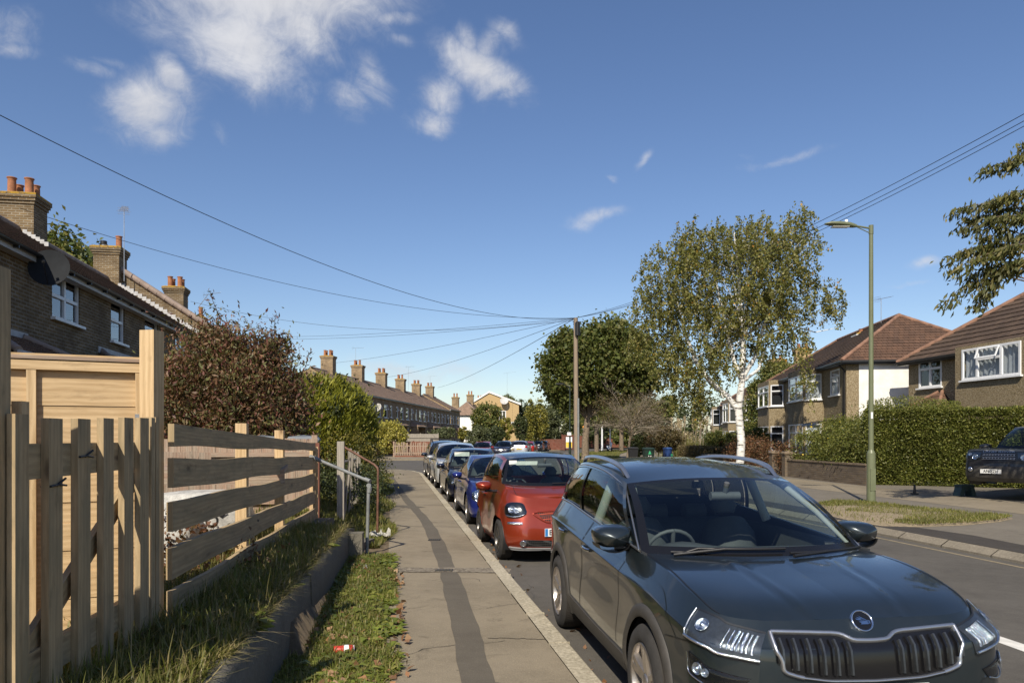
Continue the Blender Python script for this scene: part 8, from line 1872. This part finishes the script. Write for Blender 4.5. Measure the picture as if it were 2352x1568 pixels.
# ---------------------------------------------------------------- the queue behind it
P_blue = paint('royal_blue_paint', (.012, .022, .16), .35, .28, dirt=.06); P_navy = paint('navy_paint', (.008, .010, .026), .35, .28, dirt=.08); P_silver = paint('silver_paint', (.46, .47, .48), .35, .4, dirt=.08); P_dk = paint('dark_blue_grey_paint', (.03, .04, .06), .5, .3, dirt=.08)
def saloon(h=1.40, w=.88, L=(.78, 2.72, .85), coupe=True, priv=False, **kw):
    d = dict(xf=L[0], wb=L[1], xr=L[2], w=w, rw=.315, trk=1.52, ww=.205, zs=.19, rim='five', gap=.045,
        top=[.70, .705, .73, .775, .84, .895, .925, .94, .955, .965, .96, .93, .92, .92, .92], fr=[0, .15, .36, .58, .82, 1.0],
        gh=dict(xa0=-.55, xd0=-L[1] - .30, rail=[(-1.28, .56, h - .10), (-1.7, .58, h - .02), (-2.1, .575, h - .035), (-2.5, .55, h - .12), (-2.9 if coupe else -2.8, .50, h - .27 if coupe else h - .20)], header=(-1.15, h - .04), rear_header=(-2.75, h - .19), roofc=[(-1.6, h), (-2.2, h - .03)], cowl=(-.28, .92), rear_base=(-L[1] - .45, .955), bulge=.04),
        wins=[(.05, .52, .06, .86, 0), (.55, .88, .08, .80, priv)], bonnet=[(.35, .80), (.0, .87)], creases=[(.4, .6, .012, .08)], doors=[(-.62, -1.75)], handles=[(-1.6, .80)], mirror=(-.68, 1.0, .98, .9), wipers=[(.1, .03, .9, .035), (-.8, .035, .05, .06)])
    d.update(kw); return d
def suvish(h=1.60, w=.90, L=(.86, 2.65, .9), **kw):
    d = dict(xf=L[0], wb=L[1], xr=L[2], w=w, rw=.335, trk=1.56, ww=.215, zs=.23, rim='five', gap=.05,
        top=[.90, .905, .92, .95, 1.0, 1.05, 1.075, 1.09, 1.12, 1.14, 1.13, 1.12, 1.12, 1.12, 1.12],
        gh=dict(xa0=-.50, xd0=-L[1] - .50, rail=[(-1.25, .59, h - .13), (-1.75, .61, h - .05), (-2.3, .61, h - .045), (-2.8, .60, h - .08), (-L[1] - .45, .56, h - .15)], header=(-1.12, h - .06), rear_header=(-L[1] - .55, h - .08), roofc=[(-1.8, h), (-2.5, h)], cowl=(-.22, 1.045), rear_base=(-L[1] - .75, 1.10), bulge=.045),
        wins=[(.05, .46, .05, .88, 0), (.49, .80, .05, .88, 1), (.83, .95, .10, .82, 1)], bonnet=[(.5, .955), (.15, 1.0)], creases=[(.4, .6, .012, .08)], doors=[(-.62, -1.7), (-1.72, -2.6)], handles=[(-1.5, .86), (-2.45, .88)], mirror=(-.62, 1.02, 1.08, .95), privacy=True, wipers=[(.1, .03, .9, .035)])
    d.update(kw); return d
def hatch(h=1.46, w=.86, L=(.78, 2.55, .68), **kw):
    d = suvish(h, w, L); dz = 1.60 - h
    d.update(rw=.31, trk=1.48, zs=.19, top=[z - dz * .85 for z in d['top']]); g = d['gh']; g['cowl'] = (-.22, 1.045 - dz * .85); g['rear_base'] = (-L[1] - .55, 1.10 - dz * .85); g['xd0'] = -L[1] - .36; g['rear_header'] = (-L[1] - .35, h - .08); g['rail'] = [(-1.2, .57, h - .12), (-1.65, .59, h - .045), (-2.1, .59, h - .04), (-2.5, .58, h - .07), (-L[1] - .28, .54, h - .13)]
    d['bonnet'] = [(.45, .955 - dz * .85), (.12, 1.0 - dz * .85)]; d['mirror'] = (-.60, .98, 1.08 - dz * .85, .95); d['handles'] = [(-1.5, .86 - dz * .7), (-2.3, .88 - dz * .7)]; d.update(kw); return d
def face(t, S, plate=None, grz=(.50, .66), grw=.38, lamps='slant', zt=None, chrome=True, glyph=None):
    uq = S.u_of_y; H = S.N[1, -1, 2]; k = zt or H
    b = MB(); S.patch(b, [(-uq(grw), k - .10), (0, k - .09), (uq(grw), k - .10)], [(-uq(grw * .9), k - .24), (0, k - .26), (uq(grw * .9), k - .24)], .005, 0, 24, 6); g = b.build('grille', M_blk, t)
    if chrome: b = MB(); S.line(b, [(-uq(grw), k - .10), (0, k - .09), (uq(grw), k - .10)], off=.006, sides=(1,), rnd=True, r=.009, n=24); b.build('grille_bar', M_chrome, g)
    b = MB(); S.patch(b, [(-uq(.55), .36), (0, .36), (uq(.55), .36)], [(-uq(.5), .25), (0, .25), (uq(.5), .25)], .005, 0, 20, 4); b.build('lower_intake', M_black, t)
    if lamps == 'oval': lamp(t, S, [(uq(.50), k - .10), (uq(.60), k - .015), (uq(.72), k - .0), (3.1, k - .05)], [(uq(.50), k - .16), (uq(.60), k - .23), (uq(.72), k - .24), (3.1, k - .17)], off=.02, dome=.02, house=M_reflect, bowls=[(2.4, k - .12, .06)])
    else: lamp(t, S, [(uq(grw + .08), k - .09), (uq(.68), k - .06), (3.1, k - .02), (3.7, k + .04)], [(uq(grw + .10), k - .20), (uq(.68), k - .20), (3.1, k - .17), (3.6, k - .08)], off=.014, dome=.012, bowls=[(2.6, k - .12, .045), (2.1, k - .14, .04)])
    xN = S.off(np.array([0.0]), S.v_of_z([0.0], [.42]), .0)[0][0]
    if plate: number_plate(t, xN + .02, .42, plate, blue=False)
def tail(t, S, plate=None, z=.9):
    for sd in (1, -1): b = MB(); S.patch(b, [(10.6, z + .05), (11.4, z + .05), (12.0, z + .02)], [(10.7, z - .14), (11.4, z - .15), (12.0, z - .10)], .01, .01, 12, 6, (sd,)); b.build('tail_light', M_redlamp, t)
    b = MB(); b.box((S.raw(np.array([14.0]), np.array([2.5]))[0][0] - .03, 0, .66), (.02, .52, .11)); b.build('number_plate', simple('plate_yellow', (.65, .45, .05), .5), t)
hd0 = math.atan2(-1, .162)
def queue(name, lab, lx, ly, c, pm, dev=0, lod=1, **kw): return make_car(name, lab, (lx, ly, 0), hd0 + dev, c, pm, lod=lod, drive=-1, **kw)
QX = lambda y: KX(y) + .98
t, Sx = queue('parked_coupe', 'royal blue coupe with big oval headlights parked behind the orange red car', QX(15.5), 15.5, saloon(1.40), P_blue); face(t, Sx, 'Y27 LNE', lamps='oval', grw=.30, zt=.74)
t, Sx = queue('parked_saloon', 'navy blue saloon with a cream sun visor down, behind the royal blue coupe', QX(20.8), 20.8, saloon(1.47, .90, (.8, 2.8, 1.0), coupe=False, wins=[(.05, .44, .06, .86, 0), (.46, .76, .06, .86, 0), (.785, .88, .12, .7, 0)]), P_navy, alloy=None) if False else queue('parked_saloon', 'navy blue saloon with a cream sun visor down, behind the royal blue coupe', QX(20.8), 20.8, saloon(1.47, .90, (.8, 2.8, 1.0), coupe=False, wins=[(.05, .44, .06, .86, 0), (.46, .76, .06, .86, 0), (.785, .88, .12, .7, 0)]), P_navy)
face(t, Sx, 'EK12 ZUV'); b = MB(); b.box((-1.05, -.36, 1.30), (.03, .44, .12)); b.build('sun_visor', M_visor, t)
t, Sx = queue('parked_crossover', 'silver grey crossover parked behind the navy saloon', QX(26.5), 26.5, suvish(1.60), P_silver); face(t, Sx, 'LD15 KPN')
t, Sx = queue('parked_estate', 'dark estate car with roof bars at the end of the near parked row', QX(31.3), 31.3, suvish(1.66, .90), P_dk, .02); face(t, Sx, 'GV09 TRO')
b = MB()
for x in (-1.6, -2.5): b.tube([(x, -.62, 1.72), (x, .62, 1.72)], .02, 6); b.tube([(x, -.6, 1.60), (x, -.6, 1.72)], .02, 6); b.tube([(x, .6, 1.60), (x, .6, 1.72)], .02, 6)
for sd in (1, -1): b.tube([(-1.3, sd * .60, 1.60), (-1.5, sd * .60, 1.68), (-2.9, sd * .58, 1.68), (-3.1, sd * .56, 1.60)], .018, 6)
b.build('roof_bars', M_black, t)
# far row, curving away to the right
P_red = paint('bright_red_paint', (.42, .022, .010), .3, .35, dirt=.08); P_maroon = paint('maroon_paint', (.09, .008, .014), .4, .3); P_black = paint('black_paint', (.010, .010, .012), .3, .3); P_org = paint('scarlet_paint', (.36, .03, .012), .35, .3); P_lsil = paint('pale_silver_paint', (.5, .52, .55), .6, .35)
G_far = 'cars parked beyond the side street'
far = [('parked_hatchback', 'bright red hatchback facing the camera, nearest of the far row', -2.75, 64.0, .06, hatch(1.47), P_red, 1), ('parked_hatchback', 'dark navy hatchback right behind the bright red one', -.95, 69.5, .06, hatch(1.50), P_navy, 1), ('parked_hatchback', 'maroon hatchback with clear headlights in the middle of the far row', .35, 75.5, .09, hatch(1.46), P_maroon, 1),
       ('parked_hatchback', 'silver hatchback seen from behind in the far row', 1.15, 80.0, .12, hatch(1.50), P_lsil, -1), ('parked_saloon', 'scarlet saloon seen from behind in the far row', 2.05, 87.0, .14, saloon(1.42, coupe=False), P_org, -1), ('parked_hatchback', 'black hatchback with a red mirror near the end of the far row', 3.0, 93.5, .16, hatch(1.44), P_black, 1), ('parked_hatchback', 'small black car at the very end of the far row', 3.9, 98.6, .2, hatch(1.42), P_black, 1)]
for nm, lab, x, y, dv, c, pm, way in far:
    yw = math.atan2(-1, -.10 - dv * .3) if way > 0 else math.atan2(1, .10 + dv * .3)
    if way < 0: y -= 3.2
    t, Sx = make_car(nm, lab, (x, y, 0), yw, c, pm, lod=0, drive=-1, group=G_far)
    if way > 0: face(t, Sx, None, lamps='slant')
    else: tail(t, Sx, z=Sx.N[13, -1, 2] - .1)
# ---------------------------------------------------------------- grey off roader on the drive
P_lr = paint('dusty_grey_paint', (.026, .027, .027), .3, .4, dirt=.25, coat=.6)
cL = dict(xf=.86, wb=2.885, xr=1.05, w=.955, rw=.385, trk=1.62, ww=.25, zs=.34, rim='five', gap=.06, c3=.13, c4=.40,
    top=[1.16, 1.165, 1.17, 1.185, 1.20, 1.22, 1.24, 1.25, 1.25, 1.25, 1.25, 1.25, 1.25, 1.25, 1.25], fr=[0, .16, .36, .58, .80, 1.0], wf=[.95, .99, 1.0, .995, .985, .93], fi=[.10, .02, 0, .03, .06, .10],
    gh=dict(xa0=-.92, xd0=-3.75, rail=[(-1.42, .68, 1.75), (-1.6, .70, 1.82), (-2.3, .70, 1.84), (-3.0, .69, 1.85), (-3.7, .66, 1.82)], header=(-1.22, 1.80), rear_header=(-3.8, 1.86), roofc=[(-1.7, 1.87), (-2.8, 1.88)], cowl=(-.72, 1.22), rear_base=(-3.9, 1.2), bulge=.03),
    wins=[(.04, .38, .05, .9, 0), (.41, .68, .05, .9, 1), (.71, .94, .05, .88, 1)], bonnet=[(.5, 1.205), (.1, 1.225)], bsplit=.86, doors=[(-.6, -1.7), (-1.72, -2.7)], handles=[(-1.5, .98)], mirror=(-.68, 1.10, 1.25, 1.15), clad=.05, cladlow=1, wipers=[(.1, .03, .9, .035)])
yl = math.atan2(-.51, -.86)
lr, SL_ = make_car('parked_off_roader', 'big dirty grey off roader on the drive at the right edge, its near wheel removed', (13.5, 19.9, .27), yl, cL, P_lr, drive=-1)
uq = SL_.u_of_y
b = MB(); SL_.patch(b, [(-uq(.42), 1.10), (0, 1.11), (uq(.42), 1.10)], [(-uq(.40), .925), (0, .92), (uq(.40), .925)], .006, 0, 24, 6); g = b.build('grille', M_blk, lr)
for k in range(4):
    z = .945 + k * .045
    b = MB(); SL_.line(b, [(-uq(.41), z), (0, z + .004), (uq(.41), z)], off=.012, sides=(1,), rnd=True, r=.009, n=24); b.build('grille_bar', M_satin, g)
b = MB()
for k in range(-5, 6):
    for z in (.967, 1.057):
        u_ = uq(abs(k * .075)); sg = 1 if k >= 0 else -1; SL_.line(b, [(sg * u_, z - .02), (sg * u_ + .03, z + .02)], off=.013, sides=(1,), rnd=True, r=.007, n=4)
b.build('grille_mesh', M_satin, g)
lamp(lr, SL_, [(uq(.47), 1.12), (uq(.62), 1.125), (uq(.80), 1.13), (3.2, 1.135)], [(uq(.47), .93), (uq(.62), .905), (uq(.80), .91), (3.2, .95)], off=.014, dome=.010, house=M_lampin, bowls=[(uq(.60), 1.0, .078), (uq(.76), 1.065, .048)])
for sd in (1, -1):
    u_ = uq(.70); v_ = SL_.v_of_z([u_], [.66])[0]; p = SL_.off(np.array([u_]), np.array([v_]), .01)[0]; b = MB(); b.lathe([(.06, 0), (.055, .015), (.03, .01), (0, .012)], 18, 0, Matrix.Translation(Vector(p * [1, sd, 1])) @ Matrix.Rotation(R(90), 4, 'Y')); b.build('fog_light', M_reflect, lr)
b = MB(); SL_.patch(b, [(-uq(.62), .76), (0, .765), (uq(.62), .76)], [(-uq(.58), .46), (0, .45), (uq(.58), .46)], .006, 0, 24, 6); b.build('bumper_recess', M_clad, lr)
xN = SL_.off(np.array([0.0]), SL_.v_of_z([0.0], [.60]), .0)[0][0]; number_plate(lr, xN + .03, .625, 'AF60JZH', y=-.15, blue=False)
xN = SL_.off(np.array([0.0]), np.array([float(SL_.R) - .25]), .0)[0][0]; text_mesh('bonnet_lettering', 'LAND ROVER', .062, M_satin, lr, Matrix.Translation((xN + .018, 0, 1.142)) @ Matrix.Rotation(R(90), 4, 'Z') @ Matrix.Rotation(R(70), 4, 'X'), .002, sx=2.1)
# the wheel on the camera's left is off the car; an axle stand and a green step stool stand there
for ch in list(lr.children):
    if ch.name.startswith('wheel') and 'arch' not in ch.name:
        co = np.array([v.co[:] for v in ch.data.vertices]).mean(0)
        if co[0] > -.5 and co[1] < 0:
            for g_ in list(ch.children): bpy.data.objects.remove(g_)
            bpy.data.objects.remove(ch)
b = MB(); b.tube([(0, -.80, .40), (0, -.45, .42)], .10, 12); b.tube([(0, -.78, .40), (0, -.76, .40)], .17, 18); b.build('hub', M_black, lr)
st = thing('step_stool', 'small dark green plastic step stool standing beside the jacked up off roader', 'stool', (12.9, 21.1, .13), .15)
M_stool = simple('stool_green', (.02, .045, .045), .5)
b = MB(); b.box((0, 0, .29), (.42, .28, .06)); b.build('top', M_stool, st)
for sx in (-1, 1):
    b = MB(); b.box((0, 0, .13), (.12, .28, .28), M=Matrix.Translation((sx * .20, 0, 0)) @ Matrix.Rotation(-sx * .26, 4, 'Y')); b.build('leg', M_stool, st)
b = MB(); b.box((0, -.10, .22), (.34, .02, .10)); b.build('cross_brace', M_stool, st)
t = thing('axle_stand', 'small black axle stand on the drive left of the green stool', 'axle stand', (11.75, 21.6, .13)); b = MB(); b.tube([(0, 0, 0), (0, 0, .3)], [.05, .03], 6); b.build('column', M_black, t); b = MB(); b.box((0, 0, .02), (.16, .16, .03)); b.build('foot', M_black, t)
